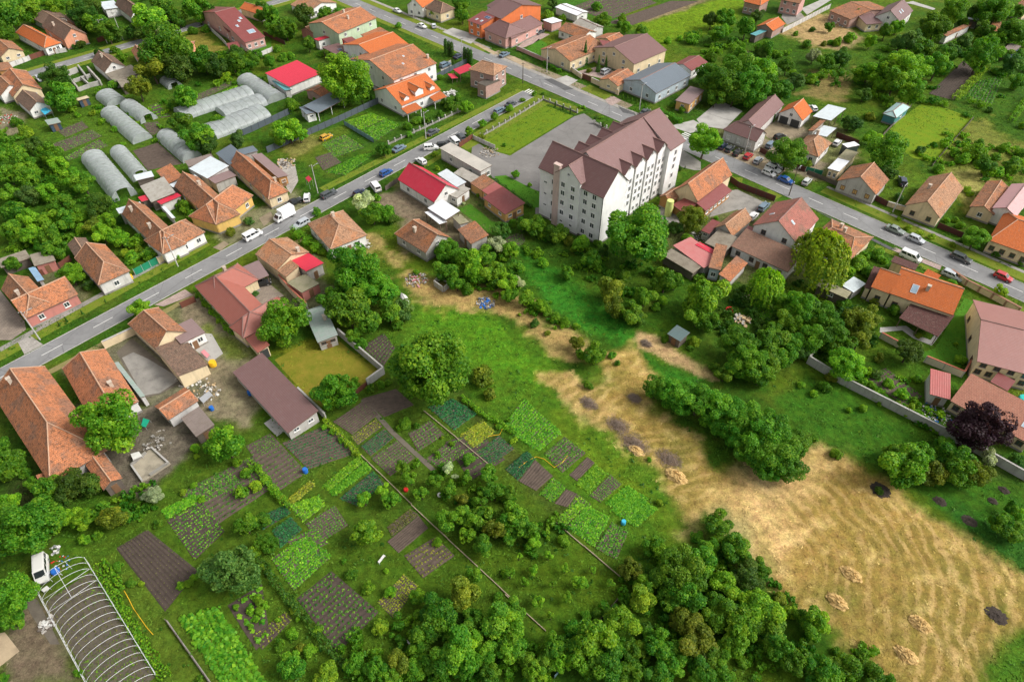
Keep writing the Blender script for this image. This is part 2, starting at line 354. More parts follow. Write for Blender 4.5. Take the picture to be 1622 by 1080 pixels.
for (t, pts, c, soft, rag, st) in ZONES:
    poly = [(G(t, *p).x, G(t, *p).y) for p in pts]
    bx0 = min(p[0] for p in poly)-soft*2-rag; bx1 = max(p[0] for p in poly)+soft*2+rag
    by0 = min(p[1] for p in poly)-soft*2-rag; by1 = max(p[1] for p in poly)+soft*2+rag
    i0, i1 = np.searchsorted(gxs, [bx0, bx1]); j0, j1 = np.searchsorted(gys, [by0, by1])
    sl_ = (slice(j0, j1), slice(i0, i1))
    if i1 <= i0 or j1 <= j0: continue
    s = sdist(gX[sl_], gY[sl_], poly)+(n2[sl_]-.5)*2.4*rag+(n3[sl_]-.5)*rag
    a = np.clip(s/(2*soft)+.5, 0, 1); a = a*a*(3-2*a)*st
    gcol[sl_] = gcol[sl_]*(1-a[..., None])+np.array(c)*a[..., None]
    if pts[0] == (860, 597): FIELD = np.zeros(gX.shape); FIELD[sl_] = a
# swaths of cut hay: long curved windrows over the mown field
hc = G('z', 1160, 870)
wx = fbm(gX, gY, 9, 77)-.5; wy = fbm(gX, gY, 9, 97)-.5
rr = np.hypot(gX-hc.x+wx*8.0, gY-hc.y+wy*8.0)
sw = np.sin(rr*2*math.pi/2.7+3.0*(n2-.5))*.5+.5
sm_ = fbm(gX, gY, 12, 140); far = np.clip((rr-11)/8, 0, 1)
a = FIELD*far*np.clip(sw*1.4-.35, 0, 1)*np.clip((sm_-.3)*3.0, 0, 1)
brk = np.clip((fbm(gX, gY, 4.5, 171)-.22)*3, 0, 1)
mixin(FIELD*far*.35*brk, (.26,.20,.05)); mixin(FIELD*np.clip((fbm(gX, gY, 10, 190)-.5)*5, 0, 1)*.55, (.19,.175,.04))
mixin(FIELD*np.clip((n2-.55)*5, 0, 1)*.5, (.17,.19,.04)); mixin(FIELD*np.clip((n3-.62)*5, 0, 1)*.45, (.62,.47,.24))
gr_ = np.clip((gcol[..., 1]/(gcol[..., 0]+1e-4)-1.0)*3, 0, 1)
gcol *= (1-.30*gr_)[..., None]; gcol[..., 2] *= 1-.35*gr_
gcol *= (.74+.52*n3)[..., None]; st_ = 1-gr_; gcol *= (1-.10*st_)[..., None]; gcol[..., 2] *= 1-.18*FIELD; gcol[..., 1] *= 1-.03*FIELD
ny, nx = gX.shape
gz = np.zeros_like(gX)
me = bpy.data.meshes.new('ground'); N = nx*ny; me.vertices.add(N)
me.vertices.foreach_set('co', np.stack([gX, gY, gz], -1).astype(np.float32).ravel())
ii = (np.arange(ny-1)[:, None]*nx+np.arange(nx-1)[None, :]).ravel()
quads = np.stack([ii, ii+1, ii+1+nx, ii+nx], -1).astype(np.int32); nq = len(quads)
me.loops.add(nq*4); me.loops.foreach_set('vertex_index', quads.ravel())
me.polygons.add(nq); me.polygons.foreach_set('loop_start', np.arange(nq, dtype=np.int32)*4)
me.update(calc_edges=True)
ca = me.attributes.new('Col', 'FLOAT_COLOR', 'POINT')
ca.data.foreach_set('color', np.concatenate([gcol, np.ones((ny, nx, 1))], -1).astype(np.float32).ravel())
fa = me.attributes.new('swath', 'FLOAT', 'POINT'); fa.data.foreach_set('value', (FIELD*np.clip((rr-9)/6, 0, 1)*np.clip((sm_-.25)*2.6, .15, 1)).astype(np.float32).ravel())
def ground_mat():
    t = NT('ground_cover'); at = t.new('ShaderNodeAttribute'); at.attribute_name = 'Col'; p = t.pos()
    f = t.noise(3.2, p, 5, .75); f2 = t.noise(11, p, 3, .7); f3 = t.noise(.9, p, 4)
    k = t.math('ADD', t.math('MULTIPLY', f, 2.0), t.math('MULTIPLY', f2, 1.5)); k = t.math('ADD', k, t.math('MULTIPLY', f3, 1.8)); k = t.math('MAXIMUM', t.math('SUBTRACT', k, 1.65), .3)
    vm = t.new('ShaderNodeVectorMath', operation='SCALE'); t.l.new(at.outputs['Color'], vm.inputs[0]); t.l.new(k, vm.inputs['Scale'])
    hu = t.new('ShaderNodeHueSaturation'); t.l.new(vm.outputs[0], hu.inputs['Color']); t.l.new(t.math('ADD', t.math('MULTIPLY', t.noise(.5, p, 5, .75), .10), .445), hu.inputs['Hue'])
    # raked windrows on the mown field: curved, broken lines of hay
    cv = t.new('ShaderNodeVectorMath', operation='SUBTRACT'); t.l.new(p, cv.inputs[0]); cv.inputs[1].default_value = (hc.x, hc.y, 0); ln = t.new('ShaderNodeVectorMath', operation='LENGTH'); t.l.new(cv.outputs[0], ln.inputs[0])
    rad = t.math('ADD', ln.outputs['Value'], t.math('MULTIPLY', t.noise(.07, p, 3, .5), 9.0)); rad = t.math('ADD', rad, t.math('MULTIPLY', t.noise(.55, p, 3, .6), 1.5))
    wv = t.math('ADD', t.math('MULTIPLY', t.math('SINE', t.math('MULTIPLY', rad, 2*math.pi/2.15)), .5), .5); sa = t.new('ShaderNodeAttribute'); sa.attribute_name = 'swath'
    br_ = t.math('MULTIPLY', sa.outputs['Fac'], t.ramp(t.noise(.4, p, 4, .7), [(.34, .15), (.58, 1.0)]))
    cc = t.mix(t.math('MULTIPLY', br_, t.ramp(wv, [(.45, 0.0), (.9, .62)])), hu.outputs[0], t.mix(f, (.44,.28,.095), (.72,.51,.24))); cc = t.mix(t.math('MULTIPLY', br_, t.ramp(wv, [(.1, .5), (.5, 0.0)])), cc, t.mix(f2, (.11,.10,.02), (.24,.19,.045)))
    t.color(cc); t.set('Roughness', .95); t.set('Specular IOR Level', .1)
    t.bump(t.math('ADD', f, f2), .8, .12); return t.m
me.materials.append(ground_mat()); go = link('ground', me); go['kind'] = 'structure'
def ground_color(x, y):
    i = int(np.clip(np.searchsorted(gxs, x), 0, nx-1)); j = int(np.clip(np.searchsorted(gys, y), 0, ny-1)); return gcol[j, i]

# ------------------------------------------------------------------ sheets on the ground
def grass_mat(name, c, c2=None, sc_=1.0):
    if name in MC: return MC[name]
    t = NT(name); p = t.pos(); c2 = c2 or c_(c, .6)
    a = t.noise(.35*sc_, p, 5, .7); b = t.noise(6*sc_, p, 4, .75); d = t.noise(1.6, p, 4, .7)
    cc = t.mix(t.ramp(a, [(.35, 0.0), (.65, 1.0)]), c2, c); cc = t.mix(t.ramp(b, [(.35, .55), (.62, 0.0)]), cc, c_(c2, .5))
    cc = t.mix(t.ramp(d, [(.55, 0.0), (.75, .4)]), cc, c_(c, 1.45))
    t.color(cc); t.set('Roughness', .95); t.set('Specular IOR Level', .1); t.bump(b, .8, .08)
    MC[name] = t.m; return t.m
def asphalt(name, c, crack=.5):
    if name in MC: return MC[name]
    t = NT(name); p = t.pos(); a = t.noise(.12, p, 5, .6); b = t.noise(14, p, 3); d = t.noise(.7, p, 6, .7)
    cc = t.ramp(a, [(.3, c_(c, .74)), (.55, c), (.7, c_(c, 1.22))]); cc = t.mix(t.ramp(d, [(.52, 0.0), (.72, crack)]), cc, c_(c, .55))
    cc = t.mix(t.ramp(b, [(.4, .35), (.6, 0.0)]), cc, c_(c, .6))
    vo = t.new('ShaderNodeTexVoronoi', feature='DISTANCE_TO_EDGE'); vo.inputs['Scale'].default_value = .16; t.l.new(t.mix(.35, p, t.noise(.6, p, 3), 'ADD'), vo.inputs['Vector'])
    cc = t.mix(t.ramp(vo.outputs['Distance'], [(.004, crack), (.014, 0.0)]), cc, c_(c, .42))
    t.color(cc); t.set('Roughness', .8); t.set('Specular IOR Level', .25); t.bump(b, .25, .02)
    MC[name] = t.m; return t.m
def pavers(name, c, s=.5, c2=None):
    if name in MC: return MC[name]
    t = NT(name); p = t.pos(); mp = t.new('ShaderNodeMapping'); mp.inputs['Rotation'].default_value = (0, 0, R(-47)); t.l.new(p, mp.inputs[0])
    br = t.new('ShaderNodeTexBrick'); t.l.new(mp.outputs[0], br.inputs['Vector']); br.inputs['Scale'].default_value = 1
    br.inputs['Color1'].default_value = (*c, 1); br.inputs['Color2'].default_value = (*(c2 or c_(c, .75)), 1); br.inputs['Mortar'].default_value = (*c_(c, .4), 1)
    br.inputs['Mortar Size'].default_value = .02; br.inputs['Brick Width'].default_value = s*2; br.inputs['Row Height'].default_value = s
    cc = t.mix(t.ramp(t.noise(.5, p, 5), [(.4, 0.0), (.75, .5)]), br.outputs['Color'], c_(c, .5)); t.color(cc); t.set('Roughness', .9)
    MC[name] = t.m; return t.m
M_ASPH = asphalt('street_asphalt', (.235,.235,.235)); M_YARD_ASPH = asphalt('yard_asphalt', (.215,.205,.195), .35)
M_CONC = plain('concrete', (.40,.385,.36), .9, .35, 1.0); M_CONCD = plain('old_concrete', (.27,.255,.23), .9, .45, 1.2); M_DIRT = plain('beaten_earth', (.26,.21,.14), .95, .4, 1.5, .4)
M_EARTH = plain('dark_earth', (.135,.115,.09), .95, .4, 1.5, .4); M_SAND = plain('sandy_gravel', (.40,.31,.20), .95, .35, 2, .3); M_GRAVEL = plain('gravel', (.32,.30,.27), .95, .4, 3, .4)
M_PAVE = pavers('pavers_grey', (.42,.39,.35)); M_PAVEP = pavers('pavers_pink', (.44,.33,.29)); M_PAVEB = pavers('pavers_brown', (.30,.245,.195), .4)
M_LAWN = grass_mat('lawn_grass', (.105,.205,.012), (.15,.22,.012)); M_LAWND = grass_mat('lawn_deep', (.055,.185,.014), (.08,.21,.016)); M_VERGE = grass_mat('verge_grass', (.125,.215,.014), (.19,.21,.03), 1.5)
M_VERGEY = grass_mat('verge_dry', (.24,.22,.07), (.30,.25,.12), 1.6)
def sheet(name, t, pts, mat, lay=1, thick=None):
    ps = [G(t, *p) for p in pts]; return psheet(name, ps, mat, lay, thick)
def psheet(name, ps, mat, lay=1, thick=None, parent=None):
    b = MB(); z = lay*.012
    n = len(ps); a = sum(ps[i].x*ps[(i+1)%n].y-ps[(i+1)%n].x*ps[i].y for i in range(n))
    if a < 0: ps = ps[::-1]
    if thick: b.prism([(p.x, p.y) for p in ps], 0, thick)
    else: b.face([(p.x, p.y, z) for p in ps])
    o = b.build(name, mat, parent)
    if parent is None: o['kind'] = 'structure'
    return o
def strip(a, b, off0, off1):
    """four corners of a strip beside the line a-b (offsets to its left)"""
    d = (b-a).normalized(); nn = Vector((-d.y, d.x, 0)); return [a+nn*off0, b+nn*off0, b+nn*off1, a+nn*off1]

# streets: centre lines (world), half widths
r1a = G('E', 632, 967)-D1*70; r1b = G('B', 1350, 755)+(G('B',1350,755)-G('E',632,967)).normalized()*27
r2a = G('H', 1283, 648)+D2*60; r2m = G('C', 760, 730); r2b = G('B', 740, 70)+(G('B',740,70)-G('B',1365,335)).normalized()*80
r3a = G('A', 330, 410); r3b = G('A', 1150, 170); r3d = (r3b-r3a).normalized(); r3a = r3a-r3d*70; r3b = r3b+r3d*150
R1N = Vector((-(r1b-r1a).normalized().y, (r1b-r1a).normalized().x, 0))
def road(name, pts, hw, lay, mat):
    L = []; Rr = []
    for i, p in enumerate(pts):
        d = ((pts[min(i+1, len(pts)-1)]-pts[max(i-1, 0)])).normalized(); nn = Vector((-d.y, d.x, 0)); L.append(p+nn*hw); Rr.append(p-nn*hw)
    return psheet(name, L+Rr[::-1], mat, lay)
road1 = road('street', [r1a, r1b], 2.55, 3, M_ASPH)
road2 = road('street', [r2a, G('H',140,135), r2m, G('C',335,548), r2b], 3.25, 4, M_ASPH)
road3 = road('street', [r3a, r3b], 2.5, 3, M_ASPH)
def kerb(pts, off, gaps=()):
    b = MB()
    for p, q in zip(pts, pts[1:]):
        d = (q-p).normalized(); nn = Vector((-d.y, d.x, 0)); L = (q-p).length; s = 0
        while s < L:
            e = min(L, s+2.0); b.obox(p+d*(s+.02)+nn*(off-.07), d*(e-s-.04), nn*.15, UP*.11); s = e
    o = b.build('kerb', M_CONC); o['kind'] = 'structure'
kerb([r1a, r1b], 2.65); kerb([r1a, r1b], -2.65); kerb([r2a, G('H',140,135), r2m, G('C',335,548), r2b], 3.35); kerb([r2a, G('H',140,135), r2m-D2*-8], -3.35); kerb([r3a, r3b], -2.6)
M_PAINT = plain('road_paint', (.72,.71,.68), .7, .25, 3, 0)
def dashes(parent, p, q, s0, per, ln, lay):
    d = (q-p).normalized(); s = s0; L = (q-p).length
    me = None
    while s < L-ln:
        c = p+d*s
        o = psheet('lane_marking', strip(c, c+d*ln, -.075, .075), M_PAINT, lay, parent=parent); s += per
d0 = (G('E', 570, 1000)-r1a).length
dashes(road1, r1a, r1b-D1*8, d0 % 10.75, 10.75, 4.3, 5)
e0 = (G('H', 1332, 670)-r2a).length
dashes(road2, r2a, r2m, e0 % 9.7, 9.7, 4.0, 6); dashes(road2, r2m, r2b, 3, 9.7, 4.0, 6)
dashes(road3, r3a, r3b, 3, 11, 4, 5)
# zebra crossings
def zebra(c, d, nn, n, ln):
    for i in range(n):
        s = c+nn*(i*1.0); psheet('crossing_stripe', strip(s, s+d*ln, -.25, .25), M_PAINT, 6.5, parent=road2)
dd2 = (r2b-r2a).normalized(); n22 = Vector((dd2.y, -dd2.x, 0))
zebra(G('C', 1085, 868), dd2, n22, 6, 3); zebra(G('k', 1290, 985), D1, -dd2, 4, 2.6)
# asphalt patches on the far street
psheet('asphalt_patch', [G('C',235,485),G('C',285,482),G('C',420,545),G('C',365,555)], asphalt('patch_asphalt', (.11,.11,.112)), 4.6, parent=road2)
psheet('asphalt_patch', [G('H',330,272),G('H',370,290),G('H',850,525),G('H',800,520),G('H',440,330)], MC['patch_asphalt'], 4.6, parent=road2)
psheet('asphalt_patch', [G('C',690,650),G('C',790,690),G('C',800,705),G('C',720,690)], MC['patch_asphalt'], 4.6, parent=road2)
# ------------------------------------------------------------------ building kit
RO = tiles('roof_old_clay', (.47,.215,.115), (.31,.16,.10), .6, (.56,.21,.085), lich=.55)
ROB = tiles('roof_old_brown', (.25,.155,.11), (.17,.115,.09), .5, lich=.6)
ROO = tiles('roof_worn_orange', (.60,.225,.10), (.46,.19,.10), .55, (.33,.18,.12), lich=.5)
RON = tiles('roof_new_orange', (.60,.165,.05), (.52,.14,.045), .10, lich=.10)
RTA = tiles('roof_tan_clay', (.52,.285,.165), (.39,.215,.13), .5, (.56,.24,.11), lich=.45)
RPK = tiles('roof_pink_clay', (.42,.19,.13), (.36,.16,.115), .15, lich=.2)
RBR = tiles('roof_brown_tile', (.31,.175,.125), (.24,.14,.105), .2, lich=.25)
RFR = tiles('roof_faded_red_tile', (.44,.165,.13), (.33,.135,.11), .3, (.28,.16,.12), lich=.35)
RSHI = tiles('roof_brown_shingle', (.125,.055,.05), (.09,.045,.042), .2, lich=.15)
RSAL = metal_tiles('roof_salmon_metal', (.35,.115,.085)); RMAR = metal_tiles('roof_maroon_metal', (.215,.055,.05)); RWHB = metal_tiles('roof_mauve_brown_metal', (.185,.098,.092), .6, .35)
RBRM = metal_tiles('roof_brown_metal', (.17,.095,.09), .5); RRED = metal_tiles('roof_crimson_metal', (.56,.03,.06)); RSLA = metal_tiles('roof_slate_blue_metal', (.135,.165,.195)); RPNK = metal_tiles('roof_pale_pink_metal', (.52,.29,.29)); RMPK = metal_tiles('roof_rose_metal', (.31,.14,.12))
RTIN = corrug('roof_pale_tin', (.60,.66,.69), .3, .2, .45); RWHT = corrug('roof_white_tin', (.74,.76,.79), .3, .12, .4); RASB = corrug('roof_grey_asbestos', (.40,.375,.33), .3, .6, .9, dirt=(.13,.115,.08)); RGRN = corrug('roof_green_grey_felt', (.27,.31,.285), .9, .5, .9, dirt=(.12,.3,.2))
RPLK = corrug('roof_weathered_boards', (.27,.235,.185), .22, .7, .95); RMOS = corrug('roof_mossy_sheet', (.29,.265,.175), .3, .7, .95, dirt=(.13,.14,.05)); RTEAL = corrug('roof_teal_sheet', (.10,.33,.36), .3, .3); RPIN = corrug('roof_faded_pink_sheet', (.50,.19,.18), .3, .35, .7, dirt=(.5,.05,.06)); RGBR = corrug('roof_grey_brown_sheet', (.23,.185,.165), .5, .5, .7); RMVE = corrug('roof_mauve_sheet', (.245,.17,.165), .5, .2, .5); RDKG = corrug('roof_dark_green_sheet', (.10,.15,.15), .4, .2, .5); RFAD = corrug('roof_faded_crimson_sheet', (.40,.115,.105), .4, .4, .6, dirt=(.35,.2,.17)); RFLAT = plain('roof_flat_grey', (.46,.43,.38), .9, .3, .8)
RCRI = corrug('roof_crimson_sheet', (.56,.03,.06), .25, .15, .4, dirt=(.3,.03,.05)); RNAV = plain('navy_boards', (.045,.075,.11), .7); RBURN = plain('charred_rubble', (.10,.085,.07), .95, .6, 2, .8)
def bricks(name, c):
    t = NT(name); p = t.pos(); v = t.new('ShaderNodeVectorMath', operation='DOT_PRODUCT'); t.l.new(p, v.inputs[0]); v.inputs[1].default_value = tuple(D1+D2)
    sx = t.new('ShaderNodeSeparateXYZ'); t.l.new(p, sx.inputs[0]); cx = t.new('ShaderNodeCombineXYZ'); t.l.new(v.outputs['Value'], cx.inputs[0]); t.l.new(sx.outputs[2], cx.inputs[1])
    br = t.new('ShaderNodeTexBrick'); t.l.new(cx.outputs[0], br.inputs['Vector']); br.inputs['Scale'].default_value = 1; br.inputs['Brick Width'].default_value = .5; br.inputs['Row Height'].default_value = .22; br.inputs['Mortar Size'].default_value = .02
    br.inputs['Color1'].default_value = (*c, 1); br.inputs['Color2'].default_value = (*c_(c, .78), 1); br.inputs['Mortar'].default_value = (.42,.38,.34,1)
    t.color(t.mix(t.ramp(t.noise(.6, p, 5), [(.4, 0.0), (.75, .45)]), br.outputs['Color'], c_(c, .55))); t.set('Roughness', .9); return t.m
WWH = plaster('wall_white', (.82,.805,.78)); WCR = plaster('wall_cream', (.72,.585,.38)); WYE = plaster('wall_yellow', (.70,.46,.14)); WOC = plaster('wall_ochre', (.62,.36,.13)); WPK = plaster('wall_pink', (.60,.34,.30)); WSA = plaster('wall_salmon', (.70,.32,.20)); WGY = plaster('wall_grey', (.46,.44,.41), .5)
WOR = plaster('wall_orange', (.68,.19,.065)); WGN = plaster('wall_pale_green', (.50,.60,.42)); WBG = plaster('wall_blue_grey', (.47,.55,.61)); WBK = bricks('wall_brick', (.42,.23,.19)); WRP = plaster('wall_rose', (.50,.20,.17)); WLG = plaster('wall_light_grey', (.60,.58,.56), .45); WDK = plain('wall_dark_boards', (.14,.115,.095), .9, .5); WWD = plain('wall_wood', (.40,.20,.07), .8, .4); WBT = plaster('wall_block', (.80,.79,.78), .16)
M_RIDGE = plain('ridge_mortar', (.48,.30,.20), .9, .3); M_RIDGEM = plain('ridge_metal', (.25,.15,.13), .6); M_CHIM = plain('chimney_plaster', (.50,.42,.34), .9, .3); M_TRIM = plain('white_trim', (.74,.73,.71), .6, .12, 2, 0); M_BROWNW = plain('brown_frame', (.13,.065,.04), .6, .2, 2, 0)
M_BOARD = plain('eave_board', (.16,.11,.08), .8); M_DOOR = plain('door_wood', (.20,.11,.06), .6); M_STEEL = plain('galvanised', (.48,.49,.50), .4, .2, 2, .05, .4); M_DARKM = plain('dark_metal', (.05,.052,.055), .5, .2, 2, .05)
def glass_mat(name, c):
    t = NT(name); t.color(t.mix(t.noise(1.5, t.pos(), 2), c_(c, .7), c_(c, 1.3))); t.set('Roughness', .08); t.set('Specular IOR Level', .8); return t.m
M_GLASS = glass_mat('window_glass', (.045,.055,.065)); M_BLIND = glass_mat('window_blind', (.62,.62,.60)); M_SKYG = glass_mat('skylight_glass', (.30,.40,.48)); M_SOLAR = glass_mat('solar_cell', (.03,.06,.14)); M_SHUT = plain('wood_shutter', (.52,.33,.13), .7, .25, 4)
def slab(mb, faces, th, top=0, side=1):
    """roof skin: top faces with metre UVs, underside and rim"""
    cnt = {}
    for f in faces:
        k = len(f)
        for i in range(k):
            a, b = tuple(round(x, 3) for x in f[i]), tuple(round(x, 3) for x in f[(i+1) % k]); cnt[(a, b)] = (f[i], f[(i+1) % k])
    for f in faces:
        f = [Vector(q) for q in f]; nn = (f[1]-f[0]).cross(f[2]-f[0]).normalized()
        if nn.z < 0: f = f[::-1]; nn = -nn
        h = Vector((-nn.y, nn.x, 0)); h = h.normalized() if h.length > 1e-3 else Vector(D1)
        up = nn.cross(h)
        mb.face(f, top, [(q.dot(h), q.dot(up)) for q in f]); mb.face([q-UP*th for q in f[::-1]], side)
    for (a, b), (p, q) in cnt.items():
        if (b, a) not in cnt:
            p, q = Vector(p), Vector(q); mb.face([p-UP*th, q-UP*th, q, p], side)
FOOT = []
def frame(t, p0, p1, p2, e):
    A = G(t, *p0, e); B = G(t, *p1, e); C = G(t, *p2, e); u = (B-A); L = u.length; u = u/L; n = Vector((-u.y, u.x, 0)); W = (C-B).dot(n)
    if W < 0: n = -n; W = -W
    A.z = 0
    if e > 1: FOOT.append([(q.x, q.y) for q in (A, A+u*L, A+u*L+n*W, A+n*W)])
    return dict(A=A, u=u, n=n, L=L, W=W, e=e)
def lp(fr, x, y, z): return fr['A']+fr['u']*x+fr['n']*y+UP*z
def body(root, fr, r, kind, rm, wm, o):
    """one block: walls and roof as parts of root; kind g gable / s shed / f flat / o open-sided"""
    L, W, e = fr['L'], fr['W'], fr['e']; ov = o.get('ov', .35); th = .16; og = min(ov, .3)
    h0, h1 = o.get('hip', (0, 0)); off = root.location; P = lambda x, y, z: lp(fr, x, y, z)
    rb = MB(); hi = o.get('hi', 'a')
    if kind == 'g':
        h0 = min(h0, L*.45); h1 = min(h1, L*.45)
        a, b, c, d = P(0,0,e), P(L,0,e), P(L,W,e), P(0,W,e); r0, r1 = P(h0,W/2,e+r), P(L-h1,W/2,e+r)
        fs = [[a,b,r1,r0],[c,d,r0,r1]]
        if h0 > .01: fs.append([d,a,r0])
        if h1 > .01: fs.append([b,c,r1])
        zf = lambda x, y: e+r*min(y, W-y)/(W/2)
    else:
        za, zc = (e+r, e) if hi == 'a' else (e, e+r)
        fs = [[P(0,0,za),P(L,0,za),P(L,W,zc),P(0,W,zc)]]; zf = lambda x, y: za+(zc-za)*y/W
    slab(rb, fs, th)
    ro = rb.build('roof', [rm, o.get('edge', M_BOARD)], root, off)
    if kind == 'g' and o.get('ridge', True):
        mb = MB(); s = UP*.03; mm = M_RIDGE if rm in (RO,ROB,ROO,RTA,RON) else M_RIDGEM
        mb.tube([r0+s, r1+s], .13, 5)
        if h0 > .01: mb.tube([a+s, r0+s], .11, 5); mb.tube([d+s, r0+s], .11, 5)
        if h1 > .01: mb.tube([b+s, r1+s], .11, 5); mb.tube([c+s, r1+s], .11, 5)
        mb.build('ridge_cap', mm, ro, None if False else off)
    x0, x1, y0, y1 = og, L-og, ov, W-ov
    if o.get('hip', (0, 0))[0] > .01: x0 = ov
    if o.get('hip', (0, 0))[1] > .01: x1 = L-ov
    if kind == 'o':
        for x in np.linspace(x0, x1, max(2, int(L/4)+1)):
            for y in (y0, y1):
                pb = MB(); q = P(x-.08, y-.08, 0); pb.obox(q, fr['u']*.16, fr['n']*.16, UP*(zf(x, y)-th-.01)); pb.build('post', o.get('post', M_BOARD), root, off)
    else:
        wb = MB(); ym = W/2; dz = th+.012
        zl = [zf(0, y0)-dz, zf(0, y1)-dz]; 
        if kind == 'g':
            ht = e+.0-dz
            apx0 = e+r-dz if h0 <= .01 else None; apx1 = e+r-dz if h1 <= .01 else None
            z0 = e+r*(y0/(W/2))-dz; 
            q = lambda x, y, z: P(x, y, z)
            zz0 = z0 if apx0 else min(z0, e-dz+.05); zz1 = z0 if apx1 else min(z0, e-dz+.05)
            wb.face([q(x0,y0,0),q(x1,y0,0),q(x1,y0,zz1),q(x0,y0,zz0)]); wb.face([q(x1,y1,0),q(x0,y1,0),q(x0,y1,zz0),q(x1,y1,zz1)])
            e0 = [q(x0,y1,0),q(x0,y0,0),q(x0,y0,zz0)]+([q(x0,ym,apx0)] if apx0 else [])+[q(x0,y1,zz0)]
            e1 = [q(x1,y0,0),q(x1,y1,0),q(x1,y1,zz1)]+([q(x1,ym,apx1)] if apx1 else [])+[q(x1,y0,zz1)]
            wb.face(e0); wb.face(e1)
        else:
            wb.face([P(x0,y0,0),P(x1,y0,0),P(x1,y0,zl[0]),P(x0,y0,zl[0])]); wb.face([P(x1,y1,0),P(x0,y1,0),P(x0,y1,zl[1]),P(x1,y1,zl[1])])
            wb.face([P(x0,y1,0),P(x0,y0,0),P(x0,y0,zl[0]),P(x0,y1,zl[1])]); wb.face([P(x1,y0,0),P(x1,y1,0),P(x1,y1,zl[1]),P(x1,y0,zl[0])])
        wb.build('wall', wm, root, off)
        if o.get('plinth', e > 2.7):
            pb = MB(); k = .05
            pb.obox(P(x0-k,y0-k,0), fr['u']*(x1-x0+2*k), fr['n']*(y1-y0+2*k), UP*.45); pb.build('plinth', M_CONCD, root, off)
    for (fx, fy) in o.get('chim', []):
        cb = MB(); z = zf(fx*L, fy*W); s = .32
        cb.obox(P(fx*L-s, fy*W-s, z-.4), fr['u']*s*2, fr['n']*s*2, UP*1.5); cb.obox(P(fx*L-s-.08, fy*W-s-.08, z+1.1), fr['u']*(s*2+.16), fr['n']*(s*2+.16), UP*.14)
        cb.build('chimney', o.get('chm', M_CHIM), ro, off)
    for it in o.get('sky', []):
        fx, fy, w_, l_ = it[:4]; m_ = it[4] if len(it) > 4 else M_SKYG
        y = fy*W; x = fx*L; dy = .1; g1 = (P(x, y+dy, zf(x, y+dy))-P(x, y-dy, zf(x, y-dy))).normalized()
        if y > W/2 and kind == 'g': g1 = -g1
        nr = fr['u'].cross(g1).normalized(); nr = nr if nr.z > 0 else -nr; c0 = P(x, y, zf(x, y))-fr['u']*w_/2-g1*l_/2
        sb = MB(); sb.obox(c0+nr*.01, fr['u']*w_, g1*l_, nr*.09); fo = sb.build('solar_panel' if m_ is M_SOLAR else 'skylight', M_STEEL if m_ is M_SOLAR else M_TRIM, ro, off)
        kx, ky = max(1, round(w_/1.05)) if m_ is M_SOLAR else 1, max(1, round(l_/1.7)) if m_ is M_SOLAR else 1
        for i in range(kx):
            for j in range(ky):
                pb = MB(); pw, pl = w_/kx, l_/ky; pb.obox(c0+nr*.09+fr['u']*(i*pw+.07)+g1*(j*pl+.07), fr['u']*(pw-.14), g1*(pl-.14), nr*.015); pb.build('pane', m_, fo, off)
    fr.update(x0=x0, x1=x1, y0=y0, y1=y1, zf=zf); return ro
# shared window / door meshes (1 m x 1 m, facing -Y, origin at the centre of the opening on the wall plane)
def win_meshes():
    f = MB(); t_ = .09
    for (cx, cz, sx, sz) in ((-.5+t_/2,0,t_,1),(.5-t_/2,0,t_,1),(0,.5-t_/2,1-2*t_,t_),(0,-.5+t_/2,1-2*t_,t_),(0,0,t_*.7,1-2*t_)): f.box(cx, -.03, cz, sx, .09, sz)
    p = MB(); p.box(0, -.005, 0, 1-2*t_, .03, 1-2*t_); s = MB(); s.box(0, -.09, -.54, 1.12, .18, .06); d = MB(); d.box(0, -.03, 0, 1, .09, 1)
    out = {}
    for nm, b, mats in (('f', f, {'w':M_TRIM,'b':M_BROWNW}), ('p', p, {'g':M_GLASS,'l':M_BLIND,'s':M_SHUT}), ('s', s, {'w':M_TRIM,'b':M_CONC}), ('d', d, {'b':M_DOOR,'w':M_TRIM,'k':M_DARKM})):
        for k, m in mats.items():
            me = bpy.data.meshes.new('window_piece'); me.from_pydata(b.v, [], b.f); me.materials.append(m); out[nm+k] = me
    return out
WM = win_meshes()
def window(root, pos, nrm, w_, h_, st='wg', sill=True):
    rz = math.atan2(nrm.y, nrm.x)+math.pi/2; loc = pos-root.location
    f = link('window', WM['f'+st[0]], root, loc, rz, (w_, 1, h_)); link('pane', WM['p'+st[1]], f)
    if sill: link('sill', WM['s'+('w' if st[0] == 'w' else 'b')], f)
def door(root, pos, nrm, w_, h_, st='b', name='door'):
    rz = math.atan2(nrm.y, nrm.x)+math.pi/2; link(name, WM['d'+st], root, pos-root.location, rz, (w_, 1, h_))
def side(fr, s):
    A, u, n = fr['A'], fr['u'], fr['n']; x0, x1, y0, y1 = fr['x0'], fr['x1'], fr['y0'], fr['y1']
    return {'a': (A+u*x0+n*y0, u, x1-x0, -n), 'b': (A+u*x1+n*y0, n, y1-y0, u), 'c': (A+u*x0+n*y1, u, x1-x0, n), 'd': (A+u*x0+n*y0, n, y1-y0, -u)}[s]
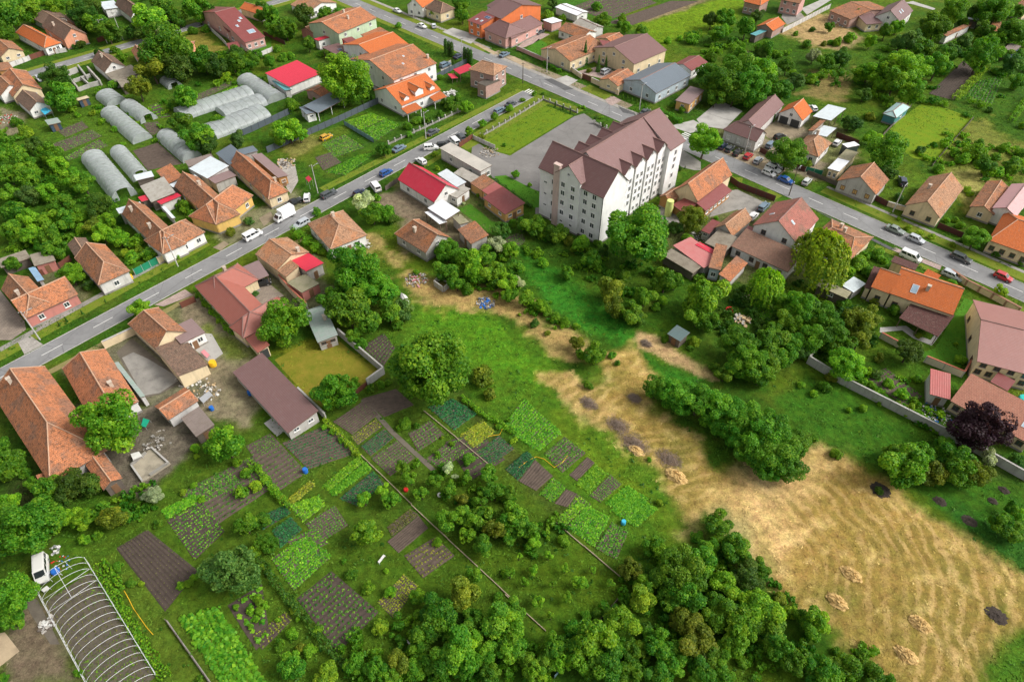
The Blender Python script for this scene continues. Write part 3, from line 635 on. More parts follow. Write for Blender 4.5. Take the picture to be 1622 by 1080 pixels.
def openings(root, fr, spec, st):
    """spec like 'a3 b2 b1:2 bg aD' : side+count, side+count:storey, g gable window, D door, O garage door"""
    for tok in spec.split():
        s = tok[0]; rest = tok[1:]; p, d, L, nr = side(fr, s)
        if rest == 'D': door(root, p+d*(L*.5)+UP*1.05, nr, 1.0, 2.1); continue
        if rest == 'E': door(root, p+d*(L*.22)+UP*1.05, nr, 1.0, 2.1); continue
        if rest.startswith('O'):
            k = int(rest[1:] or 1)
            for i in range(k): door(root, p+d*(L*(i+.5)/k)+UP*1.15, nr, min(2.6, L/k*.8), 2.3, 'k', 'garage_door')
            continue
        if rest.startswith('g'):
            z = fr['e']+.55; window(root, p+d*(L*.5)+UP*z, nr, 1.0, 1.0, st); continue
        k, _, sto = rest.partition(':'); k = int(k); z = 1.75+2.9*int(sto or 0)
        z = min(z, fr['e']-.75); hh = 1.25 if fr['e'] > 2.9 else .8
        for i in range(k): window(root, p+d*(L*(i+.5)/k)+UP*z, nr, 1.15 if L/k > 1.6 else .7, hh, st)
REFS = []      # (world point, short phrase) landmarks used to word the labels of plants and small things
def house(name, label, ref, cat, t, p0, p1, p2, e, r, kind, rm, wm, o=None, more=()):
    o = o or {}; fr = frame(t, p0, p1, p2, e); base = lp(fr, fr['L']/2, fr['W']/2, 0)
    root = thing(name, label, cat, base)
    body(root, fr, r, kind, rm, wm, o)
    if kind != 'o' and o.get('win', True):
        openings(root, fr, o.get('win') if isinstance(o.get('win'), str) else 'a%d b%d d%d' % (max(1, fr['L']//4), max(1, fr['W']//4), max(1, fr['W']//4)), o.get('st', 'wg'))
    for m in more:
        t2, q0, q1, q2, e2, r2_, k2, rm2, wm2 = m[:9]; o2 = m[9] if len(m) > 9 else {}
        f2 = frame(t2, q0, q1, q2, e2); body(root, f2, r2_, k2, rm2, wm2, o2)
        if o2.get('win') and k2 != 'o': openings(root, f2, o2['win'], o2.get('st', o.get('st', 'wg')))
    if ref: REFS.append((base+UP*e, ref))
    return root, fr
# ------------------------------------------------------------------ the houses (survey sheet, three eave corners, eave height, rise ...)
H = house
# --- near street, lower left row
H('barn','huge hip roofed barn with patchy orange and grey tiles at the left edge','the huge patchy tiled barn','barn','I',(275,232),(655,745),(235,840),3.4,4.6,'g',ROO,WGY,dict(hip=(2,8.5),ov=.5,win='b2 c1',chim=[(.15,.62)]),
  [('I',(520,832),(632,988),(748,912),2.6,.9,'g',ROO,WDK,dict(win='bD')),('I',(225,905),(262,975),(322,935),2.4,.4,'s',ROO,WDK)])
H('house','long house with a brown and orange tiled roof and a grey side awning','the brown and orange roofed house','house','I',(645,125),(848,445),(568,585),3.1,3.0,'g',ROO,WWH,dict(hip=(1.6,2.6),win='a4 b2',chim=[(.72,.3)]),
  [('I',(697,216),(862,428),(890,416),2.5,.3,'s',RGRN,WLG,dict(ov=.1,win='cD'))])
H('house','old street house with brown purple veranda roof and collapsed tiled rear','the brown veranda house','house','n',(102,150),(300,332),(565,240),3.2,2.8,'g',RO,WCR,dict(hip=(2.2,0),win='b1 d3'),
  [('n',(306,342),(472,545),(655,420),2.7,1.0,'s',ROB,WCR,dict(hi='a',ov=.15)),('n',(555,108),(652,208),(472,287),3.0,.25,'s',RMVE,WWH,dict(hi='c',win='b2 bD',ov=.2))])
H('shed','low orange and grey tiled shed between two dirt yards','the low tiled yard shed','shed','n',(290,735),(505,600),(592,702),2.6,1.1,'g',ROO,WLG,dict(win='a1 bD'),
  [('n',(612,742),(722,872),(640,1018),2.5,.3,'s',RGBR,WDK,dict(win='bD',ov=.2))])
H('house','sprawling house with salmon red metal tile roof and inner courtyard','the salmon roofed house','house','E',(1190,748),(1485,1065),(1705,960),3.1,2.8,'g',RSAL,WCR,dict(hip=(3.2,3.0),win='a5 b2'),
  [('E',(1192,743),(1452,605),(1548,722),3.12,2.75,'g',RSAL,WCR,dict(hip=(3,3),chim=[(.62,.25)],win='a2 b1')),
   ('i',(22,930),(462,650),(385,542),3.15,2.4,'g',RSAL,WCR,dict(hip=(2.5,2.5),win='a3 b1')),('i',(40,937),(160,1075),(297,1042),2.6,.5,'s',RSAL,WCR,dict(hi='c',win='bO1'))])
H('carport','dark purple brown flat carport beside the salmon roofed house',None,'carport','i',(20,300),(112,438),(252,362),2.7,.2,'o',RMVE,WCR,dict(hi='c'))
H('workshop','broad brown metal roofed hall behind the salmon roofed house','the broad brown metal hall','workshop','I',(1420,268),(1757,640),(1942,510),2.5,.8,'s',RBRM,WGY,dict(hi='c',win='b2 dD',ov=.3))
H('outbuilding','long low outbuilding with green and grey felt roof by the yellowed lawn','the green felt roofed outbuilding','outbuilding','i',(575,700),(700,982),(872,890),2.7,.3,'s',RGRN,WGY,dict(hi='c',win='a2 bD b2',st='bg',chim=[(.45,.75)]))
H('house','old clay tiled street house with a crimson sheet roof at its back','the tiled house with crimson rear','house','i',(135,185),(332,330),(600,150),3.4,1.9,'g',RTA,WCR,dict(win='d3',chim=[(.9,.75)],ov=.2),
  [('i',(330,328),(412,390),(572,342),3.1,.9,'s',RTA,WCR,dict(hi='c',ov=.15)),('i',(432,242),(600,356),(765,270),3.2,.5,'s',RCRI,WGY,dict(hi='a',win='bD c2')),('i',(428,452),(560,545),(742,466),2.4,.4,'s',RMOS,WRP,dict(hi='a',ov=.15,win='bD'))])
H('house','square hip roofed tiled house by the parked silver car','the square hip roofed house','house','F',(335,365),(475,522),(697,428),3.2,2.7,'g',RTA,WWH,dict(hip=(3.5,4.2),chim=[(.35,.55)],win='a2 b2 bD'))
H('workshop','long crimson metal roofed hall with white gable wall','the long crimson roofed hall','workshop','c',(65,300),(455,545),(702,388),3.2,3.3,'g',RRED,WWH,dict(win='b2 bg a2'))
H('canopy','pair of bright white tin canopies on posts behind the crimson hall','the white tin canopies','canopy','c',(385,605),(580,732),(706,632),3.8,.5,'o',RWHT,WWH,dict(hi='c'),[('c',(355,660),(515,788),(605,758),3.0,.3,'o',RWHT,WWH)])
H('house','decaying house with a grey patched tile roof beside the dirt yard','the decaying patched house','house','c',(30,880),(365,1085),(612,905),3.0,3.1,'g',RO,WGY,dict(hip=(2.5,0),chim=[(.45,.3)],win='b1 bg a2'))
H('outbuilding','half ruined outbuilding with broken orange tiles among shrubs','the half ruined outbuilding','outbuilding','c',(705,832),(850,990),(1012,890),2.9,.8,'s',RO,WGY,dict(hi='c',win='aD'),[('c',(640,705),(732,792),(812,735),2.6,.3,'s',RMOS,WLG)])
H('house','low maroon roofed house with ochre walls beside the apartment block','the low maroon roofed house','house','c',(1190,402),(1432,578),(1270,716),2.9,.8,'s',RMAR,WOC,dict(hi='a',win='b2 c2 bD'),
  [('c',(985,270),(1108,348),(1000,440),2.9,.8,'s',RO,WOC,dict(hi='a',ov=.2)),('c',(1110,350),(1186,402),(1062,485),2.85,.75,'s',RFAD,WOC,dict(hi='a',ov=.2,win='c1'))])
H('garage','long white garage block with flat grey roof beside the paved court','the long white garage block','garage','B',(1140,905),(1393,1048),(1480,1022),3.6,.15,'s',RFLAT,WLG,dict(hi='c',win='b2 bD a2'),
  [('c',(662,230),(880,346),(950,286),2.5,.4,'s',RASB,WDK,dict(hi='c')),('c',(490,240),(700,384),(815,345),2.9,.3,'s',RTIN,WLG,dict(hi='c')),('c',(605,466),(700,506),(860,405),2.8,.2,'s',RASB,WWH,dict(win='bD a1'))])
# --- near street, far side
H('house','tiled corner house with rose pink street wall and two white windows','the rose walled corner house','house','E',(150,947),(478,794),(392,690),3.1,2.6,'g',ROO,WRP,dict(hip=(0,0),win='a2 b1'),
  [('E',(5,765),(160,938),(335,855),3.05,2.7,'g',RO,WRP,dict(hip=(0,2.5),chim=[(.55,.3)])),('E',(175,640),(232,722),(272,708),2.7,.2,'s',corrug('roof_blue_sheet',(.22,.36,.50),.3,.3),WGY)])
H('house','brown steep hip roofed house with pale grey wall and wide window','the brown hip roofed house','house','E',(455,575),(600,740),(790,646),3.4,3.1,'g',RO,WLG,dict(hip=(1,2.6),win='b1 a1'),
  [('E',(410,490),(455,562),(546,482),2.7,1.0,'g',ROB,WGY,{})])
H('shed','grey roofed shed with brick red wall behind the rose walled house','the grey roofed brick red shed','shed','E',(185,562),(215,632),(337,582),2.7,.4,'s',RPLK,WRP,dict(hi='a',win='bD'),[('E',(-20,590),(10,640),(140,500),2.3,.3,'s',RPLK,WDK)])
H('house','rambling house with rusty orange tiled hips and white street wall','the rambling rusty tiled house','house','E',(745,305),(995,550),(1135,478),3.2,3.0,'g',RO,WWH,dict(hip=(0,3.2),chim=[(.6,.32),(.15,.3)],win='a3'),
  [('E',(995,550),(1254,415),(1152,330),3.22,2.9,'g',RO,WWH,dict(hip=(2.8,2.8),win='a3')),('b',(365,825),(402,880),(640,770),3.2,.3,'s',RTIN,WGY),('b',(850,800),(965,925),(1000,912),2.8,.2,'s',RTIN,WGY)])
H('house','yellow walled house with a many sided weathered tile roof','the yellow walled house','house','E',(1065,135),(1318,370),(1455,292),3.2,3.0,'g',RO,WYE,dict(win='a3',hip=(0,3.2),chim=[(.35,.6)]),
  [('E',(1318,370),(1547,192),(1442,105),3.22,2.9,'g',ROO,WYE,dict(hip=(2.8,1.5),win='a3 b1'))])
H('house','long orange tiled house with a mauve sheet extension beside the box van','the long orange tiled house','house','m',(295,545),(710,918),(907,812),3.2,3.0,'g',ROO,WCR,dict(hip=(0,2.6),win='b1 a3',chim=[(.8,.8)]),
  [('m',(530,460),(815,702),(932,668),2.9,.5,'s',RMVE,WWD,dict(hi='a',win='bD b1'))])
H('outbuilding','outbuilding with slate blue metal roofs behind the orange tiled house','the slate blue outbuilding','outbuilding','m',(145,425),(290,550),(425,450),3.6,1.0,'s',RSLA,WGY,dict(hi='c',win='a1'),[('m',(385,395),(440,452),(632,430),3.2,.3,'s',RSLA,WGY)])
H('outbuilding','yard building with pale blue tin, mauve and grey sheet roofs','the pale blue tin roofed building','outbuilding','b',(1140,385),(1340,493),(1600,385),3.4,.5,'s',RTIN,WLG,dict(hi='c',win='a1'),
  [('b',(1345,500),(1425,558),(1655,462),2.9,.3,'s',RMVE,WGY),('b',(1095,316),(1147,376),(1400,256),3.1,.3,'s',RGBR,WGY)])
H('shed','ramshackle grey board shed with crimson and orange roof strips','the ramshackle grey board shed','shed','b',(620,572),(740,747),(967,606),2.8,.5,'s',RASB,WDK,dict(hi='c',win='bD'),
  [('b',(552,462),(582,522),(752,432),2.6,.2,'s',RTIN,WDK),('b',(800,748),(850,780),(1032,655),2.6,.3,'s',RCRI,WLG),('b',(600,697),(640,747),(745,690),2.4,.2,'s',RCRI,WDK),('b',(790,412),(920,552),(1085,490),2.9,.7,'s',ROO,WGY,dict(hi='c')),('b',(935,562),(975,594),(1235,470),2.9,.2,'s',RTIN,WGY)])
# --- upper left
H('house','orange hip roofed house with white walls at the upper left street','the upper left orange house','house','A',(95,200),(270,295),(376,262),3.0,2.4,'g',RON,WWH,dict(hip=(2,2.6),win='b2 a2 bD'))
H('house','grey brown roofed house with peach gable wall at the upper left street','the peach gabled house','house','A',(255,160),(388,248),(532,208),3.6,3.2,'g',ROB,WSA,dict(win='b1 bg a2',chim=[(.4,.25)]),[('A',(395,112),(470,160),(495,150),3,1,'g',ROB,WSA,{}),('A',(190,108),(262,150),(388,90),2.6,1.4,'g',ROB,WGY)])
H('house','brown orange roofed house cut by the left edge behind a hedge','the far left brown roofed house','house','A',(-70,290),(0,350),(135,302),2.8,2.0,'g',RO,WCR,dict(win='b2'),[('A',(-40,400),(-5,445),(75,410),2.4,.6,'s',RO,WWD)])
H('house','brown gabled house with grey tin annex near the top left edge','the far top left gabled house','house','A',(700,32),(800,108),(872,60),3.2,3.2,'g',ROB,WWH,dict(win='b2 bg'),[('A',(605,20),(640,65),(725,40),3.2,.3,'s',RTIN,WWH)])
H('cottage','old brown gabled cottage with a white wall and lean-to sheds','the old brown gabled cottage','cottage','A',(555,374),(637,444),(768,405),3.0,2.6,'g',ROB,WWH,dict(win='b2 bg',chim=[(.4,.4)]),[('A',(640,450),(700,500),(830,425),2.4,.4,'s',RPLK,WGY,dict(hi='c')),('A',(715,495),(745,540),(850,460),2.4,.3,'s',RPLK,WDK),('A',(800,310),(850,385),(925,365),2.8,1.6,'g',RO,WWH)])
H('house','orange and brown roofed cross shaped house near the left edge','the cross shaped tiled house','house','a',(385,205),(600,460),(190,595),3.0,2.8,'g',ROO,WCR,dict(hip=(2.2,0),win='b2 a2'),
  [('a',(-150,420),(0,560),(240,330),2.9,2.4,'g',RO,WWH,{}),('a',(215,602),(415,778),(702,668),2.8,2.0,'g',ROB,WWH,dict(win='b2',hip=(0,0)))])
H('shed','small dark shed with pale green roof beside the vegetable plots','the dark shed with pale green roof','shed','a',(640,918),(695,988),(855,915),2.3,.3,'s',RGRN,RNAV,dict(win='bD'))
H('shed','small navy blue garden shed with cream roof','the navy garden shed','shed','a',(1075,607),(1115,637),(1265,575),2.3,.2,'s',corrug('roof_cream_sheet',(.6,.5,.33),.4,.3),RNAV,dict(win='bD'))
H('house','pink walled house with a large maroon metal roof and skylights','the pink house with maroon roof','house','p',(1280,552),(1542,476),(1062,42),3.4,5.0,'g',RMAR,WPK,dict(win='a3 b2 d2 d1:1',sky=[(.35,.24,.9,1.3),(.62,.30,.9,1.3),(.78,.33,.9,1.3),(.68,.12,2.6,2.2)]),
  [('p',(1060,412),(1155,392),(1050,252),4.2,.8,'s',RMAR,WPK,dict(hi='c',win='a1 d2')),('p',(1045,570),(1190,545),(1240,600),2.8,.3,'s',RMAR,WPK),('p',(1210,110),(1470,190),(1400,60),3,1.5,'g',RON,WCR,{})])
H('cottage','small orange hipped cottage roof among dark trees upper left','the small hidden orange cottage','cottage','p',(450,640),(600,630),(560,540),2.6,1.2,'g',ROO,WSA,dict(hip=(1,1),win='a1'))
H('house','tall pale green house with orange roof and red bay window','the pale green house','house','B',(525,208),(760,110),(670,14),6.0,2.2,'g',ROO,WGN,dict(win='a2 a3:1 b2 d1:1',chim=[(.6,.55),(.5,.3)],sky=[]),
  [('B',(660,213),(712,243),(786,183),4.6,.8,'s',ROO,WGN,dict(hi='c',win='a1 b1')),('B',(375,244),(402,256),(512,216),3.3,.3,'s',RCRI,WWH,dict(win='b2')),('B',(425,296),(520,346),(596,301),3.0,.4,'o',RBRM,WWH,dict(sky=[(.6,.55,1.8,1.4,M_SOLAR)])),
   ('B',(545,240),(585,268),(640,248),5.6,.1,'s',RMAR,plaster('wall_red',(.5,.07,.06)),dict(ov=.05,win='a1:1 b1:1')),('B',(365,204),(540,122),(505,85),3.0,1.5,'g',RO,WRP,{})])
H('house','orange tiled house with white dormers and a crimson side roof','the orange house with dormers','house','B',(770,372),(980,290),(818,174),5.4,2.6,'g',RON,WWH,dict(win='d1 d1:1 a2',sky=[]),
  [('B',(620,356),(705,427),(777,382),3.3,.4,'s',RMAR,WWH,dict(hi='c',win='aD a1')),('B',(800,345),(822,362),(868,330),5.4,1.3,'g',RON,WWH,dict(win='b1',ov=.1))])
H('house','big white two storey house with long red orange roof','the big white two storey house','house','B',(862,492),(1127,387),(971,225),5.8,3.0,'g',ROO,WWH,dict(win='a4 a3:1 d2 d2:1 dg',sky=[(.45,.22,.6,.8),(.6,.35,.6,.8)],chim=[(.95,.15)]))
VILLA,VFR = H('villa','white villa with orange roof, dormers and two porches beside the near street','the white villa with dormers','villa','B',(912,647),(1152,549),(976,462),3.8,3.2,'g',RON,WBT,dict(win='d2 a3 b1'),
  [('B',(905,662),(945,697),(1020,656),2.8,.5,'o',RON,WWH,dict(hi='c',post=M_TRIM)),('B',(1068,582),(1110,621),(1172,586),2.8,.5,'o',RON,WWH,dict(hi='c',post=M_TRIM))])
for fx, w_, zt in ((.18,2.2,1.5),(.5,3.4,2.2),(.83,2.2,1.5)):     # dormers of the villa, gables to the street
    L, W = VFR['L'], VFR['W']; fd = dict(A=lp(VFR, fx*L-w_/2, W*.06, 0), u=VFR['n'], n=-VFR['u']*-1, L=W*.36, W=w_, e=3.9+zt*.85)
    fd['n'] = VFR['u']; body(VILLA, fd, w_*.30, 'g', RON, WBT, dict(ov=.15)); openings(VILLA, fd, 'd1', 'bg')
H('barn','crimson sheet roofed barn with white ribbed side walls','the crimson roofed barn','barn','B',(225,532),(420,449),(330,368),3.3,1.2,'s',RCRI,WWH,dict(hi='c',win='bD'),[('B',(120,500),(200,560),(232,542),2.6,.3,'s',RTEAL,WLG)])
H('summer_kitchen','open summer kitchen with slate blue roof and white walls','the slate roofed summer kitchen','kitchen','B',(400,692),(562,607),(512,558),2.9,.6,'o',RSLA,WWH,dict(hi='c',post=M_TRIM),[('B',(285,662),(330,705),(375,672),2.6,.3,'s',RSLA,WWH,dict(win='b1 a1'))])
H('shed','tiny orange tiled shed beside the slate roofed summer kitchen',None,'shed','B',(420,594),(499,556),(430,505),2.6,1.0,'g',ROO,WBK,dict(win='aD'))
H('house','two storey brick house with tan hip roof at the street corner','the brick corner house','house','k',(690,742),(960,814),(1157,728),5.9,2.0,'g',RTA,WBK,dict(hip=(2.6,2.6),win='b2 b2:1 a2 a1:1',chim=[]),
  [('k',(780,905),(875,940),(940,825),3.9,.5,'s',RBURN,WBK,dict(ov=.1,win='a1'))])
H('shelter','small crimson roofed yard shelter near the brick house',None,'shelter','k',(525,744),(595,797),(712,725),2.8,.7,'o',RRED,WWH,dict(hi='c'),[('k',(465,800),(510,850),(545,800),1.6,.3,'o',RRED,WWH)])
H('house','pink house with a wide mauve brown hip roof on the corner','the pink mauve roofed house','house','k',(850,317),(1085,414),(1310,330),3.9,2.9,'g',RWHB,WPK,dict(hip=(3,3.4),win='a2 b2'),[('k',(1150,420),(1490,255),(1390,140),3.4,2.4,'g',RWHB,WPK,dict(hip=(2,2),win='a3'))])
H('house','orange plastered house with maroon roof, skylights and solar panels','the orange plastered house','house','k',(675,220),(825,274),(917,182),5.2,1.2,'s',RMAR,WOR,dict(hi='c',win='a2 a2:1 b1',sky=[(.35,.3,.8,1.2),(.7,.3,.8,1.2),(.72,.68,2.4,1.7,M_SOLAR)]),
  [('k',(860,130),(1040,205),(1500,70),6.4,2.6,'g',RBRM,WOR,dict(win='b1:1'))])
H('house','white house with glossy solar panels on its dark roof top centre','the solar panelled house','house','k',(880,62),(960,110),(1200,10),6.2,2.0,'g',RBRM,WWH,dict(win='a2 a2:1 b1',sky=[(.5,.72,4.2,3.4,M_SOLAR)]))
H('house','white walled orange roofed house at the top of the far street','the top orange roofed house','house','k',(200,88),(330,0),(230,-75),4.0,3.0,'g',RON,WWH,dict(win='a1 d2 dg'))
H('house','cream house with patchy brown hip roof on the far street','the cream patchy roofed house','house','k',(220,88),(390,150),(542,92),3.6,2.6,'g',ROB,WCR,dict(hip=(2,2.5),win='a2 b1'))
H('house','low white farmhouse at the top edge left of the far street','the top edge white farmhouse','house','B',(230,30),(340,75),(470,0),3.0,1.8,'g',RTA,WWH,dict(win='b2 a2'))
H('house','yellow house with ornate stepped parapet facade on the far street','the yellow parapet house','house','C',(400,377),(612,287),(530,175),3.9,2.2,'g',RO,WCR,dict(win='a5 d2'),
  [('C',(575,255),(602,302),(655,275),5.0,.6,'s',RMAR,WCR,dict(win='a2')),('C',(690,294),(772,259),(680,180),3.9,1.8,'g',ROO,WCR,dict(win='a1'))])
H('house','low brown tiled house behind the yellow parapet house','the low brown tiled house','house','C',(322,184),(470,237),(532,186),3.0,1.6,'g',RO,WWH,dict(win='a3'),[('C',(412,143),(522,193),(574,152),3.0,1.2,'g',RASB,WLG,{})])
H('house','mauve roofed house with cream gable and pale side wall','the mauve roofed gabled house','house','C',(790,394),(990,307),(858,165),4.8,3.0,'g',RWHB,WCR,dict(win='a3 d2 d2:1 dg'))
H('garage','small orange tiled garage with cream wall on the far street','the orange tiled cream garage','garage','C',(690,529),(805,464),(738,398),2.9,1.4,'g',ROO,WCR,dict(win='d1 a1'))
H('house','blue grey house with long slate metal roof and stepped facade','the blue grey slate house','house','C',(925,572),(1137,462),(965,370),3.7,2.2,'g',RSLA,WBG,dict(win='a4 d2'),[('C',(1140,434),(1238,380),(1150,330),3.5,1.2,'g',RMAR,WWH,dict(win='a2'))])
H('cabin','small ochre cabin with flat mauve roof beside a concrete yard','the ochre cabin','cabin','C',(1040,614),(1130,639),(1264,568),3.2,.3,'s',RMVE,WOC,dict(hi='c',win='b3 a1'))
H('house','long mauve tiled street house with grey wall behind the parked cars','the long mauve street house','house','e',(170,577),(530,707),(600,604),3.6,2.2,'g',RWHB,WLG,dict(hip=(2.4,0),win='a3 b1',st='wl'),[('e',(545,588),(825,308),(645,195),3.3,2.2,'g',RWHB,WLG,dict(win='a2'))])
H('garage','white gabled double garage with bright orange roof','the white double garage','garage','e',(1022,482),(1130,382),(890,288),2.9,3.0,'g',RON,WWH,dict(win='dO2 dg'))
H('house','brown hipped tiled house beside the round street tree','the brown hipped house','house','e',(1190,870),(1332,722),(1115,600),3.2,2.5,'g',RTA,WWH,dict(hip=(3.5,3),win='a2 d2',chim=[(.85,.6)]),[('e',(1140,605),(1268,492),(1215,468),2.9,.5,'s',RO,WGY)])
H('carport','two pale tin roofed carports behind the brown hipped house','the pale tin carports','carport','e',(1320,498),(1482,368),(1310,296),3.1,.5,'o',RTIN,WGY,dict(hi='a'),[('e',(1275,668),(1380,574),(1265,517),2.8,.4,'o',RTIN,WGY)])
H('kiosk','narrow white roofed glass kiosk in the yard by a white car',None,'kiosk','e',(1440,735),(1500,775),(1556,692),2.9,.15,'s',RWHT,M_GLASS,dict(win=False,plinth=False,ov=.1))
H('garage','narrow street garage with white tin and mossy flat roof','the narrow tin roofed garage','garage','e',(1412,1034),(1522,922),(1372,905),3.2,.25,'s',RWHT,WCR,dict(hi='a',win='d2'),[('e',(1525,918),(1615,826),(1455,817),3.3,.2,'s',RMOS,WCR)])
H('house','grey gable fronted house with wooden shutters on the far street','the grey gabled house','house','H',(722,187),(802,95),(575,5),3.2,3.2,'g',RO,WGY,dict(win='d3',st='bs'))
H('house','tan roofed gable house with two dark shuttered windows','the tan roofed gable house','house','H',(1112,330),(1254,148),(1062,58),3.2,3.0,'g',RTA,WCR,dict(win='d2',st='bg',chim=[(.5,.75)]))
H('house','weathered low house beside the pale pink roof at the right edge','the weathered low house','house','H',(1440,312),(1542,150),(1395,105),3.0,1.4,'g',RO,WCR,dict(win='d1'))
H('house','pale pink metal roofed house cut by the right edge','the pale pink roofed house','house','H',(1575,322),(1690,170),(1557,108),4.2,1.4,'g',RPNK,WWH,dict(win='a2'))
H('house','bright orange hip roofed house with cream wall at the right edge','the right edge orange house','house','H',(1405,462),(1680,560),(1770,370),3.6,3.0,'g',RON,WCR,dict(hip=(3.2,3.2),win='a4',st='bg'))
# --- right of the apartment block
H('house','tall white house with half red half brown roof beside the yard','the half red roofed white house','house','H',(238,484),(374,334),(150,193),5.2,3.8,'g',RFR,WWH,dict(win='d3 d2:1 a2',st='bg',sky=[(.3,.3,.7,1.2),(.4,.8,.7,1.2)]),[('d',(1070,647),(1310,737),(1392,690),2.9,.3,'s',RMAR,WWH)])
H('house','old mottled hip roofed house squeezed between the willow and the far street','the old house by the willow','house','H',(452,335),(706,444),(582,602),3.2,2.0,'g',RO,WCR,dict(hip=(2.5,2.5),win='c3 a3',chim=[(.35,.3),(.5,.45)]))
H('outbuilding','long brown tiled outbuilding with white wall and dark doors','the long brown tiled outbuilding','outbuilding','d',(930,807),(1540,1087),(1625,922),3.1,1.6,'s',RBR,WLG,dict(hi='c',win='aD a4',st='bg'))
H('barn','narrow tan roofed barn with a broken board lean-to','the narrow tan roofed barn','barn','d',(945,707),(1160,527),(985,425),3.0,2.2,'g',RTA,WGY,dict(win='d1'),[('d',(650,772),(865,874),(945,717),2.7,.7,'s',RPLK,WDK,dict(hi='c'))])
H('shed','faded pink sheet roofed shed with dark ribbed strip below','the faded pink sheet shed','shed','d',(310,802),(640,1044),(790,922),2.9,.2,'s',RPIN,WGY,dict(hi='c',win='bD'),[('d',(545,798),(792,932),(825,888),3.05,.1,'s',RCRI,WGY),('d',(197,906),(525,1100),(640,1046),2.5,.3,'s',RPLK,WDK,dict(hi='c'))])
H('outbuilding','two orange tiled outbuilding roofs stepped beside a willow','the stepped orange outbuilding','outbuilding','d',(690,1037),(820,1067),(1050,858),3.6,.5,'s',RO,WBG,dict(hi='c',win='a1'),[('G',(1375,718),(1484,604),(1428,555),2.8,.6,'s',ROO,WLG,dict(hi='c'))])
H('restaurant','large orange tiled hall with maroon lean-to and wooden terrace','the orange tiled terrace hall','restaurant','d',(575,332),(945,47),(660,-38),4.2,3.6,'g',ROO,WCR,dict(win='d1'),
  [('d',(665,434),(944,216),(862,146),2.8,1.0,'s',RMAR,WWD,dict(hi='c',win='a6')),('d',(300,366),(412,444),(577,337),2.8,.8,'s',RMAR,WWD,dict(hi='c')),('d',(282,345),(437,247),(325,178),2.9,1.3,'g',RO,WWD,{})])
H('shed','small maroon sheet roofed shed behind the broad dark tree',None,'shed','d',(610,642),(700,680),(794,557),2.6,.3,'s',RMAR,WGY,dict(hi='c'))
H('villa','orange roofed villa with dark shingle terrace and clipped lawn','the orange villa with terrace','villa','H',(805,787),(1190,920),(1335,775),4.2,3.2,'g',RON,WCR,dict(win='a4 b2',st='bg',chim=[(.5,.28)],sky=[(.32,.22,1.3,2.0)]),
  [('H',(690,747),(812,792),(915,690),4.1,2.6,'g',RON,WCR,dict(win='a1 d1',st='bg')),('H',(862,934),(1100,1050),(1190,936),2.7,.8,'o',RSHI,WCR,dict(hi='c')),('H',(645,757),(688,772),(770,640),2.8,.4,'s',RSHI,WCR),('H',(808,600),(955,655),(985,612),2.8,.4,'s',RSHI,WCR),('H',(1030,650),(1110,690),(1165,745),4.3,.6,'s',RON,WCR)])
H('house','large rose metal roofed house with cream walls at the right edge','the rose metal roofed house','house','g',(725,240),(1260,380),(1552,-110),4.4,2.6,'g',RMPK,WCR,dict(win='a5 a4:1 d3',st='bg'),[('g',(845,422),(1002,507),(1052,427),2.7,.5,'o',RMAR,WCR,dict(hi='c'))])
H('outbuilding','long terracotta tiled outbuilding beside the purple tree','the long terracotta outbuilding','outbuilding','g',(485,594),(1210,990),(1325,748),3.0,1.4,'s',RPK,WCR,dict(hi='c',win='a6',st='bg',sky=[(.86,.45,1.6,2.2)]),[('g',(300,534),(487,584),(610,404),2.8,.6,'s',RFAD,WLG,dict(hi='c',win='aD'))])
H('shed','small square shed with dark green roof on the orchard grass','the dark green roofed shed','shed','G',(990,1035),(1070,1084),(1134,1038),2.4,.3,'s',RDKG,WDK,dict(hi='c',win='aD'))
H('shed','little pale tin shed beside the orange villa garden',None,'shed','H',(510,737),(585,782),(637,722),2.4,.3,'s',RTIN,WGY,dict(hi='c',win='aD'))
H('shed','low mossy sheet roof shed among the trees near the tin shed',None,'shed','H',(355,744),(540,824),(592,786),2.3,.3,'s',RMOS,WDK,{})
# --- upper right, far
H('house','orange roofed brick house at the top edge right of the green field','the top edge brick house','house','l',(95,14),(240,50),(345,5),4.4,1.8,'g',RON,WBK,dict(win='a3',hip=(1,2)))
H('house','unfinished pink brick house with bare concrete frame at the top edge','the unfinished brick house','house','l',(410,-2),(580,32),(655,-20),5.2,1.5,'g',RO,WPK,dict(win='a3 a2:1'))
H('shed','small brick gabled shed with bright orange roof and teal lean-to','the orange roofed brick shed','shed','l',(350,268),(457,205),(380,128),3.0,1.6,'g',RON,WBK,dict(win='d1'),[('l',(150,302),(200,318),(292,248),2.4,.4,'s',RTEAL,WDK)])
H('building_site','half built red brick house with exposed roof timbers','the half built brick house','house','l',(830,92),(1012,168),(1255,45),3.6,1.6,'g',RO,WBK,dict(win='a3 b2'))
H('villa','brown roofed villa with white gable in the upper right','the brown roofed villa','villa','l',(1440,194),(1550,94),(1368,15),4.0,3.2,'g',RBRM,WWH,dict(win='d1 dg a3',sky=[(.35,.25,.9,1.3),(.5,.25,.9,1.3)]),[('l',(1150,212),(1290,200),(1300,120),3.0,1.2,'s',RBRM,WCR,dict(hi='c',win='a2'))])
H('shed','lone white shed with brown sheet roof among upper right trees','the lone white shed','shed','o',(418,470),(495,494),(656,290),2.8,.4,'s',RO,WWH,dict(hi='a',win='bD'))
H('house','red brown tiled house at the top right corner','the top right corner house','house','o',(1340,112),(1520,168),(1580,20),3.2,2.2,'g',RO,WCR,dict(win='a2'))
